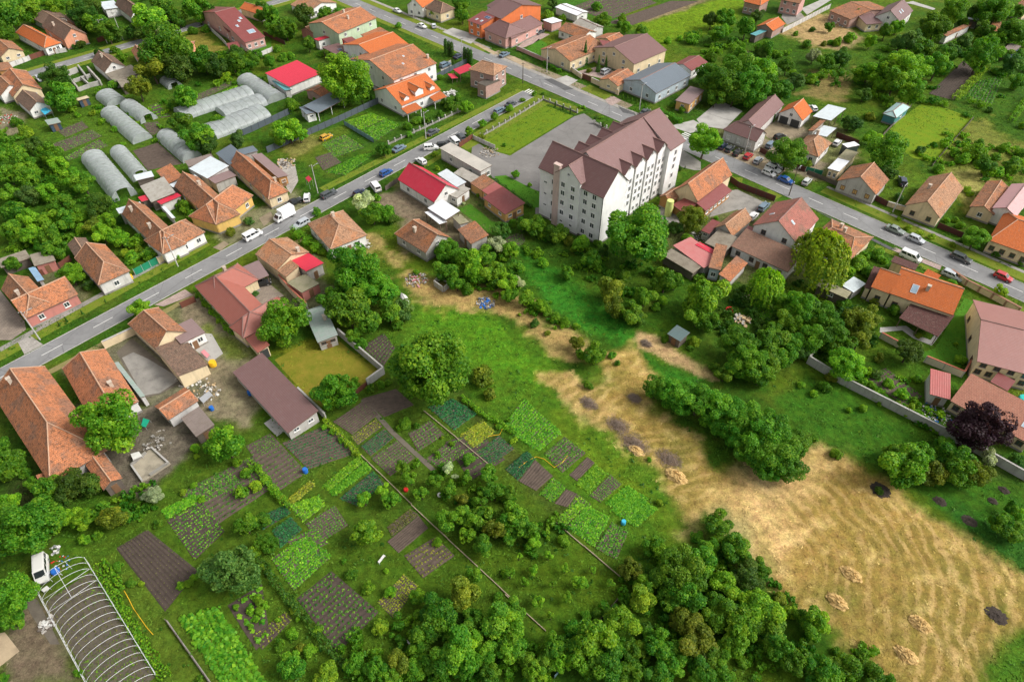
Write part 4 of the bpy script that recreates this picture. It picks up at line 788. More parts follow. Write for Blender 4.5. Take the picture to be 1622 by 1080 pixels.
H('shed','grey roofed open shed between the upper right trees','the grey open shed','shed','o',(755,262),(900,292),(1032,245),2.8,.4,'s',RTIN,WDK,dict(win='aD'))
H('cottage','small brown ridged cottage half hidden near the top right','the half hidden brown cottage','cottage','o',(1068,402),(1192,422),(1345,250),2.8,1.6,'g',RO,WCR,dict(win='a1'))
H('shed','dark teal walled shed near the right edge of the upper gardens',None,'shed','o',(1205,672),(1350,712),(1480,610),2.6,.3,'s',RGBR,RNAV,dict(win='aD'))
H('pavilion','teal hipped garden pavilion beside the yellow green meadow','the teal pavilion','pavilion','D',(845,720),(930,652),(880,600),2.8,1.0,'g',corrug('roof_mint_sheet',(.36,.52,.50),.4,.2),RTEAL,dict(hip=(1.6,1.6),win='a1'))
H('greenhouse_shed','pale long shed with white tin roof at the top centre','the pale top centre shed','shed','C',(305,45),(440,98),(500,70),2.9,.5,'g',RWHT,WWH,dict(win='b1'),[('C',(228,130),(285,152),(345,125),3,.4,'s',RWHT,WPK)])

# ------------------------------------------------------------------ the white apartment block
FLc = G('j', 90, 700); FRc = G('j', 680, 1005); uf = (FRc-FLc).normalized(); ub = Vector((-uf.y, uf.x, 0)); WB = (FRc-FLc).length   # uf along the front, ub to the back
blk = thing('apartment_block', 'tall white apartment block with brown metal roof and row of gables', 'apartment block', FLc+uf*WB/2+ub*16)
REFS.append((FLc+uf*WB/2+ub*6+UP*9, 'the white apartment block'))
EV = 13.6; LB = 34.5
def bfr(x, y, L, W, e, along='b'):
    o = FLc+uf*x+ub*y; return dict(A=o, u=ub, n=-uf if False else uf, L=L, W=W, e=e) if along == 'b' else dict(A=o, u=uf, n=ub, L=L, W=W, e=e)
def bpart(fr, r, o=None, **k): body(blk, fr, r, 'g', RWHB, WBT, dict(ov=.0, ridge=False, plinth=False, **k) if o is None else o)
OV = .45
# front wing across, main body to the back, far wing
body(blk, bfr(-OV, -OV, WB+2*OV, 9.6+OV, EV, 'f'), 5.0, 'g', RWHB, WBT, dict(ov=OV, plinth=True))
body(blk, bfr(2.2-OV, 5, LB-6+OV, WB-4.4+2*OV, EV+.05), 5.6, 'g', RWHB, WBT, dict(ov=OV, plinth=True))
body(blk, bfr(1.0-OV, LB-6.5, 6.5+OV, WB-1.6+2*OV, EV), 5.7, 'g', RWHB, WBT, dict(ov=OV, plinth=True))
# projecting gable in the middle of the front
fg = bfr(5.6-OV, -.5-OV, 9, 7.0+2*OV, EV+1.2); body(blk, fg, 3.4, 'g', RWHB, WBT, dict(ov=OV, plinth=True))
# chimney stack up the front
cb = MB(); q = FLc+uf*4.7-ub*.85
cb.obox(q, uf*1.7, ub*.9, UP*(EV+3.0)); cb.obox(q-uf*.12-ub*.12+UP*(EV+3.0), uf*1.94, ub*1.14, UP*.35); cb.build('chimney', plaster('wall_pale_rose', (.62,.47,.42)), blk, blk.location)
GAB = []
for k in range(4):
    y = 10.4+k*4.7
    for sd_ in (0, 1):
        x = 2.2-.35-OV if sd_ == 0 else WB-2.2+.35+OV
        W_ = 4.4; Ld = 6.5
        fr = dict(A=FLc+uf*x+ub*y, u=uf if sd_ == 0 else -uf, n=ub, L=Ld, W=W_, e=EV+.5)
        body(blk, fr, 1.9, 'g', RWHB, WBT, dict(ov=.3)); GAB.append((fr, sd_))
        sd0, sd1, sdl, sdn = side(fr, 'd')
        for fx in (.27, .73):
            for zz in (1.8, 4.6, 6.7, 8.8, 10.9): window(blk, sd0+sd1*(sdl*fx)+UP*zz, sdn, .95, 1.5 if zz > 2 else 1.2, 'wg', False)
        for zz in (EV+1.2,): window(blk, *( (side(fr,'d')[0]+side(fr,'d')[1]*(side(fr,'d')[2]*.5)+UP*zz, side(fr,'d')[3])), .7, .9, 'wg')
# windows: front
def fw(x, z, w_, h_, y=0.0): window(blk, FLc+uf*x-ub*(-y)+UP*z, -ub, w_, h_, 'wg')
for z in (2.1, 4.6, 7.4, 10.1, 12.4):
    for x in (13.9, 16.5): fw(x, z if z > 3 else 1.7, 1.25, 1.45)
    for x in (7.6, 10.6): fw(x, z, 1.25 if z > 3 else .9, 1.45 if z > 3 else .7, -.655)
for z in (3.9, 7.1, 10.3): fw(1.7, z, 1.0, .55)
for z in (1.3, 5.2, 8.3, 11.3): fw(4.0, z, .8, 1.5 if z > 2 else 2.0)
fw(9.1, EV+2.1, .7, .7, -.655)
# windows: the two long sides, tall strips between the downpipes
for sd_ in (0, 1):
    nr = -uf if sd_ == 0 else uf; x = 2.2 if sd_ == 0 else WB-2.2
    for k in range(4):
        for yy in (11.4+k*4.7, 13.7+k*4.7):
            if yy > LB-7: continue
            pass
        pb = MB(); pb.tube([FLc+uf*(x+nr.dot(uf)*.12)+ub*(10.2+k*4.7)+UP*.2, FLc+uf*(x+nr.dot(uf)*.12)+ub*(10.2+k*4.7)+UP*EV], .08, 6); pb.build('downpipe', M_DARKM, blk, blk.location)
    for z in (1.8, 5.0, 7.6, 9.6, 11.6):
        xx = 1.0 if sd_ == 0 else WB-.6
        window(blk, FLc+uf*xx+ub*(LB-3)+UP*z, nr, 1.0, 1.5, 'wg', False)
pb = MB(); pb.tube([FRc+uf*.12-ub*.12+UP*.1, FRc+uf*.12-ub*.12+UP*EV], .09, 6); pb.build('downpipe', M_DARKM, blk, blk.location)
# far end
for z in (2, 5, 8, 11): 
    for x in (4, 8, 11, 15): window(blk, FLc+uf*x+ub*LB+UP*z, ub, 1.2, 1.5, 'wg')
# ------------------------------------------------------------------ trees and shrubs
M_LEAF = leaf_mat('foliage'); M_BARK = plain('bark', (.085,.062,.045), .95, .4, 4, .6)
LC = {'1':(.095,.255,.012),'2':(.145,.340,.014),'3':(.055,.150,.014),'4':(.165,.230,.016),'5':(.225,.370,.018),'6':(.085,.205,.035),'7':(.034,.016,.026),'8':(.42,.50,.28),'9':(.085,.275,.014)}
CN = {'1':'mid green','2':'bright green','3':'dark green','4':'olive green','5':'yellow green','6':'blue green','7':'dark purple','8':'silvery green','9':'deep green'}
def leaf_cloud(P_, Nn, size, seed, v, asp=1.0):
    """quads at points P_ facing Nn (numpy), per-leaf shade attribute v"""
    rs = np.random.RandomState(seed); n = len(P_)
    a = np.cross(Nn, rs.normal(size=(n, 3))); a /= np.linalg.norm(a, axis=1)[:, None]+1e-9; b = np.cross(Nn, a)
    s = size*(.65+.7*rs.rand(n))[:, None]; a = a*s; b = b*s*asp
    bend = Nn*s*.35
    V = np.stack([P_-a-bend*.0, P_-b-bend, P_+a, P_+b-bend], 1).reshape(-1, 3)
    me = bpy.data.meshes.new('leaves'); me.vertices.add(4*n); me.vertices.foreach_set('co', V.astype(np.float32).ravel())
    me.loops.add(4*n); me.loops.foreach_set('vertex_index', np.arange(4*n, dtype=np.int32)); me.polygons.add(n); me.polygons.foreach_set('loop_start', np.arange(n, dtype=np.int32)*4)
    me.update(calc_edges=True); at = me.attributes.new('v', 'FLOAT', 'POINT'); at.data.foreach_set('value', np.repeat(np.clip(v, 0, 1), 4).astype(np.float32)); me.materials.append(M_LEAF)
    return me
def crown(seed, n, size, K, hz=.82, lob=(.30,.48), spread=.62, fill=.22, flat=0.0, openness=0.0):
    rs = np.random.RandomState(seed); cs = []; 
    while len(cs) < K:
        c = rs.uniform(-1, 1, 3)
        if np.linalg.norm(c) < 1: c = c/np.linalg.norm(c)*(.35+.65*rs.rand())*spread; c[2] *= hz; cs.append(c)
    cs = np.array(cs); rd = rs.uniform(lob[0], lob[1], K); lv = rs.rand(K)
    k = rs.choice(K, n, p=rd**2/np.sum(rd**2)); d = rs.normal(size=(n, 3)); d[:, 2] += .25; d /= np.linalg.norm(d, axis=1)[:, None]
    rr_ = np.where(rs.rand(n) < fill, rs.rand(n)**.5, .82+.24*rs.rand(n)); P_ = cs[k]+d*(rd[k]*rr_)[:, None]*np.array([1, 1, .85])
    # leaves buried inside other lobes are mostly dropped
    keep = np.ones(n, bool)
    for j in range(K):
        ins = (np.linalg.norm((P_-cs[j])/np.array([1, 1, .85]), axis=1) < rd[j]*.72) & (k != j); keep &= ~(ins & (rs.rand(n) < .75))
    # uneven outline: knock out random pockets
    for j in range(int(openness)):
        q = rs.normal(size=3); q = q/np.linalg.norm(q)*rs.uniform(.5, .95); keep &= np.linalg.norm(P_-q, axis=1) > rs.uniform(.10, .22)
    P_, d, k = P_[keep], d[keep], k[keep]; Nn = d*.7+rs.normal(size=d.shape)*.45+np.array([0, 0, .35]); Nn /= np.linalg.norm(Nn, axis=1)[:, None]
    v = .5+(lv[k]-.5)*.45+rs.normal(size=len(P_))*.17
    return leaf_cloud(P_, Nn, size, seed+1, v)
def cone_crown(seed, n, size, top=1.0, w=.3):
    rs = np.random.RandomState(seed); t = rs.rand(n)**.75; z = 1-2*t; an = rs.rand(n)*2*math.pi
    rad = (top*(t*.95+.05)+(1-top)*np.minimum(1, np.sqrt(np.clip(1-(2*t-1.0)**2, 0, 1))+.25))*w*(.75+.3*np.sin(z*24+an*2)*.3+.2*rs.rand(n))
    P_ = np.stack([np.cos(an)*rad, np.sin(an)*rad, z], 1); d = np.stack([np.cos(an), np.sin(an), np.full(n, .4)], 1)+rs.normal(size=(n, 3))*.4; d /= np.linalg.norm(d, axis=1)[:, None]
    return leaf_cloud(P_, d, size, seed+1, .5+rs.normal(size=n)*.2)
def willow_crown(seed, n, size):
    rs = np.random.RandomState(seed); S = 150; P_ = []; N_ = []
    for s in range(S):
        an = rs.rand()*6.283; r0 = rs.rand()**.5*.95; z0 = .75*math.sqrt(max(0, 1-r0*r0))+.1; ln = rs.uniform(.6, 1.25)*(.5+.6*r0); m = n//S
        t = np.linspace(0, 1, m); rr_ = r0+.18*np.sqrt(t); z = z0-t**1.3*ln
        q = np.stack([np.cos(an)*rr_, np.sin(an)*rr_, z], 1)+rs.normal(size=(m, 3))*.035; P_.append(q); N_.append(np.stack([np.full(m, math.cos(an)), np.full(m, math.sin(an)), np.full(m, .5)], 1)+rs.normal(size=(m, 3))*.4)
    P_ = np.concatenate(P_); N_ = np.concatenate(N_); N_ /= np.linalg.norm(N_, axis=1)[:, None]
    return leaf_cloud(P_, N_, size, seed+1, .55+rs.normal(size=len(P_))*.2, 1.6)
CR = {'R': [crown(100+i, 9000, .046, 26+2*i, lob=(.15,.40), spread=.74, hz=.86, openness=16) for i in range(5)],
      'D': [crown(140+i, 19000, .031, 62, lob=(.12,.32), spread=.80, hz=.86, openness=26) for i in range(4)],
      'F': [crown(180+i, 4200, .052, 20, hz=.75, lob=(.14,.36), spread=.76, fill=.3, openness=18) for i in range(5)],
      'B': [crown(220+i, 3600, .056, 18, hz=.7, lob=(.16,.42), spread=.7, openness=12) for i in range(5)],
      'C': [cone_crown(260+i, 3000, .045, 1.0, .42) for i in range(2)], 'T': [cone_crown(270+i, 1800, .04, .25, .26) for i in range(2)], 'W': [willow_crown(280+i, 6500, .035) for i in range(2)]}
def trunk_mesh(seed, hi):
    """unit trunk: height 1 to the crown centre, limbs fanning into the crown"""
    r_ = random.Random(seed); b = MB(); lean = Vector((r_.uniform(-.06,.06), r_.uniform(-.06,.06), 0))
    b.tube([(0,0,-.03), lean*.5+UP*.35, lean+UP*.62], [.062,.05,.04], 7)
    for i in range(5):
        an = i*1.257+r_.uniform(-.4,.4); d = Vector((math.cos(an), math.sin(an), 0)); s = lean+UP*r_.uniform(.5,.62)
        b.tube([s, s+d*.22+UP*.22, s+d*r_.uniform(.35,.5)+UP*r_.uniform(.4,.62)], [.034,.022,.008], 5)
    b.tube([lean+UP*.6, lean*1.2+UP*.9, lean+UP*1.2], [.036,.024,.008], 5)
    me = bpy.data.meshes.new('trunk'); me.from_pydata(b.v, [], b.f); me.materials.append(M_BARK); return me
TM = [trunk_mesh(i, 1) for i in range(6)]
TREES = {
'B':'570 475 148 D2,672 620 26 T3,725 600 26 T3,1180 285 44 T3,1200 298 44 T3,1218 304 44 T3,1296 335 44 T3,1316 340 44 T3,1334 348 44 T3,1226 388 24 T3,340 268 48 R1,110 90 66 R1,50 95 45 R1,310 85 72 R3,440 82 48 R1,522 88 42 R1,130 172 56 R2,200 175 66 R1,235 205 52 B1,20 325 40 B1,110 375 46 R1,182 350 36 B1,232 342 32 B2,222 800 92 F2,285 812 66 F2,150 842 56 F2,240 640 62 B2,800 910 48 R1,1210 640 52 B1,1300 652 42 R2,1040 675 24 F2,1062 732 42 B1,1180 622 36 B1,890 157 26 B2,1120 82 32 R2,1270 32 58 R1,1282 102 44 R2,1405 752 28 R2,1482 712 28 R2,1566 665 24 R2,1320 797 34 R2,1540 885 20 B1,1400 835 28 B4,1115 942 24 B5,1140 472 24 B2,60 55 46 R1,392 602 28 B2,1000 740 40 B1,940 770 36 B2,420 330 30 B1,1260 600 30 B1,700 590 20 B1,150 300 30 B1,1150 700 34 B1,960 820 26 B1',
'A':'40 80 110 R1,150 50 90 R2,20 190 70 R1,330 40 60 R2,450 60 60 R1,510 100 85 D3,580 140 75 R1,650 185 75 R1,560 40 65 R3,920 100 100 R2,1000 50 80 R1,1085 110 55 R1,1200 50 90 R1,1275 80 55 R3,1000 300 150 D1,925 410 95 R4,1075 390 100 R3,880 200 55 R3,945 165 50 R8,700 305 35 B1,745 350 45 B2,600 325 40 B3,340 470 85 D3,380 585 95 R1,840 530 85 R4,700 515 45 B1,610 560 40 B2,1130 590 85 R1,1060 640 55 B1,1240 360 85 R1,1320 400 75 R3,1420 375 75 R1,1505 400 55 B1,1450 330 60 R3,1545 365 45 B1,1258 180 32 B1,1100 745 75 R1,1200 835 100 R1,1265 875 75 R3,1320 740 55 B2,1450 845 55 R6,1283 118 17 T3,1313 118 17 T3,1343 108 17 T3,1380 85 17 T3,455 285 30 B3,500 270 35 B3,100 330 50 B3,60 345 40 B3,150 805 55 B5,100 745 50 B1,440 665 35 B2,30 860 70 R1,60 940 85 R1,210 885 65 R3,300 935 75 R2,150 1000 75 R1,345 1005 65 R2,1350 440 45 B2,1500 395 35 B5,1430 410 35 B5,1250 400 50 B2,540 165 45 B1,700 200 50 R3,800 190 45 R3,880 120 60 R1,1170 190 35 B1,560 690 30 B5,620 740 32 B2,470 700 28 B2,700 790 26 B2,750 880 22 B2,420 590 40 B4,1380 470 40 B5,1180 650 40 B3',
'E':'50 60 75 R1,150 60 85 R2,60 180 70 R1,170 185 70 R6,280 170 70 R2,370 240 70 R1,430 80 70 R2,505 110 75 R1,600 255 85 D3,90 285 75 R1,180 335 75 R2,300 345 75 R2,400 335 75 R1,60 405 75 R1,200 435 75 R2,320 425 75 R1,110 480 55 B1,335 520 75 R1,245 490 55 B1,480 315 60 R2,565 370 60 R4,640 345 60 R2,620 420 75 R2,725 450 65 R2,800 470 70 B2,905 540 65 B2,800 570 55 B2,850 520 50 B5,430 672 80 D2,540 735 48 B3,80 605 55 R1,1180 310 60 B2,1130 265 55 B2,1215 330 50 B2,1090 235 45 B1,860 885 70 R2,1185 500 24 B2,1140 525 20 B2,1090 565 22 B2,1020 580 26 B5,1410 412 45 B4,1520 352 38 B6,400 945 18 C3,355 972 17 C3,497 902 17 C3,640 832 13 C3,1250 850 26 B2,1290 908 26 B2,1335 955 24 B5,1385 1000 24 B2,1210 800 24 B2,1425 1030 20 B2,1560 790 26 B6,30 20 60 R1,740 340 40 B3,500 400 45 B2,760 540 40 B5',
'F':'675 225 75 R8,735 300 75 R1,805 290 65 R1,850 325 55 B3,390 290 36 B1,280 430 45 B2,330 470 50 B2,380 515 50 B2,430 535 40 B2,620 640 165 D1,780 775 120 D9,590 885 140 R1,480 830 95 R1,835 905 85 R1,705 955 95 R1,920 890 75 R6,1190 530 78 D1,1180 650 75 R1,1320 585 85 R2,1430 560 75 R1,1500 490 60 R8,1380 665 85 R2,1480 665 85 R2,1570 725 75 R2,1600 640 60 R1,1250 720 65 R1,1310 765 55 B1,190 960 145 D2,1382 188 28 B1,1520 400 65 R3,1590 360 38 B1,170 205 26 B2,560 760 80 R1,690 600 90 R1,1270 640 60 B2,1540 560 50 B2,1460 740 45 B2,1150 540 45 R3,760 200 35 B2,1130 25 22 B5,1040 20 14 B3,640 740 60 R3,1240 240 16 B2,880 980 50 B1,1290 240 14 B8,1000 660 25 B2',
'G':'810 445 185 D1,1140 330 88 D4,1050 392 48 R3,1110 455 55 B2,180 370 78 R1,310 420 68 R1,390 470 38 B4,465 490 65 R2,530 575 68 R1,600 530 48 R3,380 665 48 R1,640 765 88 R4,690 865 85 R4,765 905 88 R1,855 805 78 R1,980 705 95 R1,960 832 48 B2,1230 800 140 R2,1180 915 95 R1,1245 965 75 R1,1180 690 48 B2,60 720 65 R8,130 820 62 R2,30 800 55 R2,210 860 52 R2,260 900 48 B2,310 940 45 B2,370 970 45 B2,430 990 30 B2,180 970 36 B3,262 1030 26 B4,230 600 42 B2,1062 30 20 B3,65 60 28 R2,150 125 18 B2,100 370 50 R1,240 440 45 B2,420 520 35 B5,730 680 60 B1,900 650 60 B1,1040 720 60 R1,30 520 60 R2,100 640 40 B1,560 480 35 B2,90 920 16 B5,920 870 40 B1,820 940 50 R1,640 660 40 B1,570 640 35 B2,1290 330 22 B2,1020 380 40 B3,1100 20 10 C3',
'C':'490 325 55 C6,572 390 40 C6,618 385 34 C6,180 572 24 B2,110 612 22 B2,228 572 13 B3,30 662 28 B2,550 735 22 T3,598 765 20 T3,647 785 20 T3,307 640 18 T3,355 656 18 T3,400 680 18 T3,1220 865 108 D2,968 722 34 B8,1230 440 78 R1,1300 505 105 D1,1420 440 115 D1,1505 535 105 D9,1400 565 85 R1,1560 440 95 R2,1285 590 65 R1,1600 560 65 R1,600 120 55 R2,740 162 42 R2,830 192 48 R1,700 150 28 B1,1140 242 48 B2,1070 232 28 B2,1300 200 58 R1,1262 120 55 R3,1350 112 65 R1,1470 172 65 R1,1545 92 48 R3,1340 190 48 R2,270 102 45 B2,345 112 38 B2,290 20 40 R3,1022 642 28 B1,1082 672 30 B1,1220 632 18 B3,720 590 16 T1,748 600 16 T1,776 612 16 T1,804 622 16 T1,832 634 16 T1,858 644 16 T1,250 330 16 T3,455 655 16 B2,480 655 16 B2,590 718 16 B2,515 430 26 B4,720 120 40 B2,560 40 40 B1,1400 250 45 B1,1440 330 50 R1,1250 350 45 B1,1560 300 50 B2,1000 250 30 B2',
'D':'60 300 65 R1,120 332 38 B1,232 205 22 B1,335 180 24 B3,440 165 34 R1,612 92 42 R1,402 268 24 B4,340 340 46 R8,180 400 58 R1,240 490 58 R6,40 425 85 R1,60 525 95 R1,145 545 75 R1,330 480 46 B2,420 370 65 R1,520 352 65 R3,562 232 46 B2,690 252 46 R2,780 192 52 R1,850 160 46 R2,930 242 66 R6,1080 170 92 D1,1190 72 88 D2,1010 302 76 R1,900 420 120 D2,780 440 85 R2,680 432 76 R2,850 362 66 R2,1000 402 85 R2,1092 402 85 R1,1135 332 76 R1,1360 340 105 D9,1440 62 105 D1,1560 192 86 D1,1332 82 56 R3,1452 242 56 R2,1550 382 66 R6,1592 492 56 R1,1420 670 33 B3,1000 910 46 B3,800 925 125 D1,700 832 56 R2,562 742 56 R3,606 752 46 R6,690 702 46 B4,650 572 46 R3,940 572 76 R2,832 502 86 R2,190 930 108 D1,305 997 32 B5,1300 932 85 B2,1250 965 55 B2,1400 1002 70 R1,1500 902 45 B2,1550 1002 66 B1,1602 932 46 B1,100 720 26 T3,640 440 60 R2,740 520 50 R2,980 520 50 R2,1260 250 60 R6,1180 300 50 R6,1400 180 60 R1,1250 140 40 R1,1500 320 50 R1,300 270 40 B1,480 260 40 B2,380 460 36 B1,90 440 50 R6,1380 430 30 B5,1600 330 40 R1,1580 60 50 R1,870 260 50 R6,440 260 26 B1,20 320 50 R3,1200 930 45 B2,1350 870 36 B1,1450 960 40 B2,1620 760 36 B2',
'H':'1330 450 76 D1,1240 372 36 B2,1445 542 32 B1,1600 592 32 B1,800 42 66 R3,390 562 155 W5,50 742 108 W2,620 600 72 B2,722 542 52 B2,682 652 52 B1,560 652 52 B2,760 580 42 B2,650 550 45 B2,580 610 45 B2,830 882 52 B1,715 842 36 B4,1490 772 46 F5,1180 722 32 B2,250 880 115 D1,330 872 85 R6,400 942 105 D1,522 852 55 B1,200 962 95 R1,600 952 105 R4,700 932 85 R4,140 832 75 R1,100 1002 75 R1,460 1012 76 R1,980 1042 28 B4,1560 30 56 B1,1402 42 56 B2,20 860 60 B1,320 980 70 R1,520 960 60 R1,860 330 22 B5,920 385 26 B5,990 420 26 B5,1060 440 26 B5,1190 490 26 B5,1250 460 26 B3,860 200 36 B6,1470 40 50 B2,1100 30 40 B2,1300 180 30 B5,1210 340 30 B2,1150 340 24 B2,1280 160 30 B5',
'K':'920 362 86 D9,1000 385 96 D9,1090 425 106 D9,1180 445 116 D9,1280 485 126 D9,1380 525 126 D9,1470 565 126 D9,1560 645 136 D9,1500 725 116 D9,1590 805 116 D9,1420 640 96 D9,1330 600 80 D9,560 152 86 R1,440 92 56 R4,690 212 28 B1,512 350 40 B1,1430 92 115 D1,1500 202 115 D1,1400 232 86 R1,1562 282 86 R1,1160 82 46 B5,980 62 36 B1,1592 122 76 R1,60 680 22 B5,460 150 50 B2,660 160 36 B1,1130 120 26 B1,940 1060 30 B5,880 800 22 B2,260 30 16 B3,1280 240 50 B1,1340 280 60 R1',
'L':'60 620 145 D9,120 760 135 D9,190 852 105 D9,225 705 96 D9,100 870 70 D9,80 72 105 R1,200 82 86 R1,330 62 95 D1,480 72 105 D1,622 62 86 R4,160 172 76 R2,60 202 86 R1,270 142 55 R6,540 210 105 D2,450 292 46 B4,920 142 86 D3,1230 190 42 B2,1205 96 18 B5,270 342 30 B2,400 352 50 B1,640 482 34 B2,1370 602 162 D7,1412 792 62 F8,900 832 155 R1,1000 762 95 R1,850 762 86 R1,1062 882 86 R4,1200 792 115 R1,1332 872 106 R4,1242 882 106 R1,1132 702 76 R1,1592 802 55 R3,470 762 46 B2,340 672 36 B1,742 992 36 B3,960 442 46 B2,880 402 50 B2,800 332 42 B2,722 282 42 B3,860 460 40 B5,930 480 36 B5,700 350 36 B1,740 180 40 B4,640 330 36 B1,980 300 30 B1,340 400 34 B2,560 500 26 B2,300 180 36 B2',
'I':'670 595 205 D2,40 825 115 R1,0 705 75 R1,300 1002 105 R1,440 962 105 D3,545 962 85 R3,1380 705 125 R2,1190 732 38 B2,150 882 46 B1,930 1020 66 D8,60 1062 76 R2,1500 885 48 B2,1560 962 50 B5,1480 1002 56 B2,1200 780 24 B5,1450 820 40 B2,1120 1000 30 B5,1180 960 26 B2,1230 1040 28 B2,200 950 60 R1,380 1060 60 R3',
'J':'1100 240 235 D1,500 392 122 D1,940 582 52 B1,780 342 40 B1,1400 302 95 B4,1450 390 60 B4,1222 705 28 B2,1130 772 26 B2,905 852 48 F1,965 912 56 F2,1032 1002 56 F1,1112 922 56 F1,1200 852 48 F8,1202 982 56 F1,1300 902 48 F1,1320 792 56 B1,1450 892 76 F1,1480 1002 76 F1,1392 1042 56 F1,1562 1002 56 F1,682 1042 56 F2,802 982 48 F2,1282 1042 48 F4,852 1042 66 F1,1160 666 16 B5,440 600 26 B2,490 630 26 B2,545 680 30 B2,580 710 28 B2,620 760 24 B5,1000 590 30 B1,900 600 34 B2,1590 690 24 B5,30 850 34 B2,80 920 38 B2,120 990 36 B2,170 1040 34 B5,1500 600 26 B2,1560 560 24 B2,1290 440 26 B2,1350 480 24 B2,720 360 40 B1,620 330 50 B1,830 330 30 B1,1240 900 26 F8,660 90 50 R1,620 40 60 R1',
'M':'130 150 195 D1,40 60 115 R1,255 80 115 R1,50 565 145 D1,60 685 95 R1,110 482 76 R1,300 32 76 R1,420 62 66 R2,500 82 76 R2,700 72 86 R4,520 212 46 B2,722 372 42 B1,800 472 36 B1,970 112 46 B1,1410 405 165 D6,1500 122 86 R1,1562 262 56 R2,640 32 66 R1,1150 480 34 B2,1100 490 30 B2,1190 440 30 B2,860 480 22 B5,600 180 40 B2,760 60 50 R1,20 1060 40 B1,470 1020 40 B2,1440 620 26 B2,1530 740 26 B2,1220 1060 30 B1,1580 590 36 B2,1530 640 36 B2',
'N':'1350 700 90 R1,1180 760 76 R1,1450 900 86 R1,1300 980 86 R1,1000 880 76 R1,850 1050 76 R1,690 160 118 F2,90 232 66 D1,50 100 56 R1,1130 232 36 B2,1272 542 115 R4,1350 432 66 R1,1120 652 125 R1,1002 562 56 R2,1050 792 96 R1,1240 882 145 R1,1150 962 115 R1,1340 832 86 R2,1480 702 125 R1,1562 862 96 R1,1592 642 76 R1,1300 62 96 F1,1200 92 86 F1,1402 62 86 F1,1480 152 86 F4,1420 242 76 F1,1562 122 86 F1,1322 182 66 F2,1542 422 36 B2,702 502 52 B2,790 742 66 B5,900 952 95 R4,752 1002 95 R1,622 962 76 R1,450 1022 76 R5,250 982 86 R1,160 862 56 B1,232 782 52 B2,402 762 46 B2,292 872 46 B4,602 422 46 B1,842 532 52 B2,160 700 24 B2,110 420 34 B2,60 380 30 B5,200 560 26 B2,250 640 28 B5,280 690 26 B2,560 340 26 B1,820 400 24 B2,1000 980 80 R1,1400 940 90 R1,1450 1040 80 R1,1250 700 60 B3,350 880 50 B2,30 560 34 B2,80 610 30 B2,20 690 30 B2,40 640 34 B2,1500 560 40 B1',
'O':'1000 560 86 R9,860 480 76 R1,1260 600 86 R1,1240 250 76 R1,700 850 76 R1,880 820 66 R9,1080 900 86 R1,420 880 76 R1,340 960 76 R2,1500 760 86 R1,1470 330 66 R1,1350 900 76 R1,1130 620 80 R1,240 940 70 R1,120 950 70 R1,120 130 96 F1,60 60 96 F1,170 212 66 F2,30 202 46 F1,85 312 22 F2,265 302 36 F2,180 396 38 F2,365 382 38 F2,465 472 56 F2,115 466 32 F2,30 416 42 F2,290 472 32 F2,535 392 24 F2,205 582 46 F2,380 562 38 F2,280 672 32 F2,645 472 28 F2,350 212 46 B2,760 392 86 R4,900 252 76 R2,1080 402 145 D1,950 422 105 R1,1180 332 115 R1,1120 542 125 R1,1320 112 96 R1,1170 192 46 B1,1400 262 106 R1,1350 482 96 R2,1480 432 96 R3,1560 382 66 R1,820 572 105 R5,720 702 105 R2,640 682 56 R1,560 852 135 R2,620 962 125 R1,480 932 115 R2,410 742 56 B9,310 842 86 R1,60 722 96 R2,40 862 86 R1,780 902 76 R1,960 852 105 R1,1000 982 95 R1,1100 692 95 R4,1180 822 125 R4,1280 902 86 R1,1400 682 115 R2,1420 822 105 R2,1540 622 115 R2,1592 742 76 R1,920 1052 86 R1,760 1022 86 R1,1200 1022 95 R1,1330 1022 76 R1,180 1022 86 R2,1280 700 90 R1,1460 560 80 R1,1040 620 70 R9,860 760 50 B3,680 1050 70 R1,1560 860 40 B1,560 660 45 B1,500 680 40 B1,1440 950 45 B1',
'Q':'30 622 125 R2,60 722 105 R1,210 642 62 B5,350 732 105 R2,280 692 66 R1,150 872 115 R1,240 952 106 R1,380 1022 115 R1,560 982 96 B1,700 1022 86 B1,640 902 46 B1,1480 92 86 R1,1572 172 76 R1,1602 62 56 R2,20 420 50 R1,140 560 50 B4,480 880 40 B1,800 1060 50 B1,1540 20 60 R1,450 960 60 R1'}
TKIND = {'R':('broadleaf_tree','tree','tree'),'D':('shade_tree','dense tree','tree'),'F':('fruit_tree','fruit tree','fruit tree'),'B':('shrub','shrub','shrub'),'C':('conifer','cone shaped conifer','conifer'),'T':('thuja','slim upright thuja','thuja'),'W':('willow_tree','drooping willow','willow')}
PLANTS = []
tr_ = random.Random(5); ti = 0
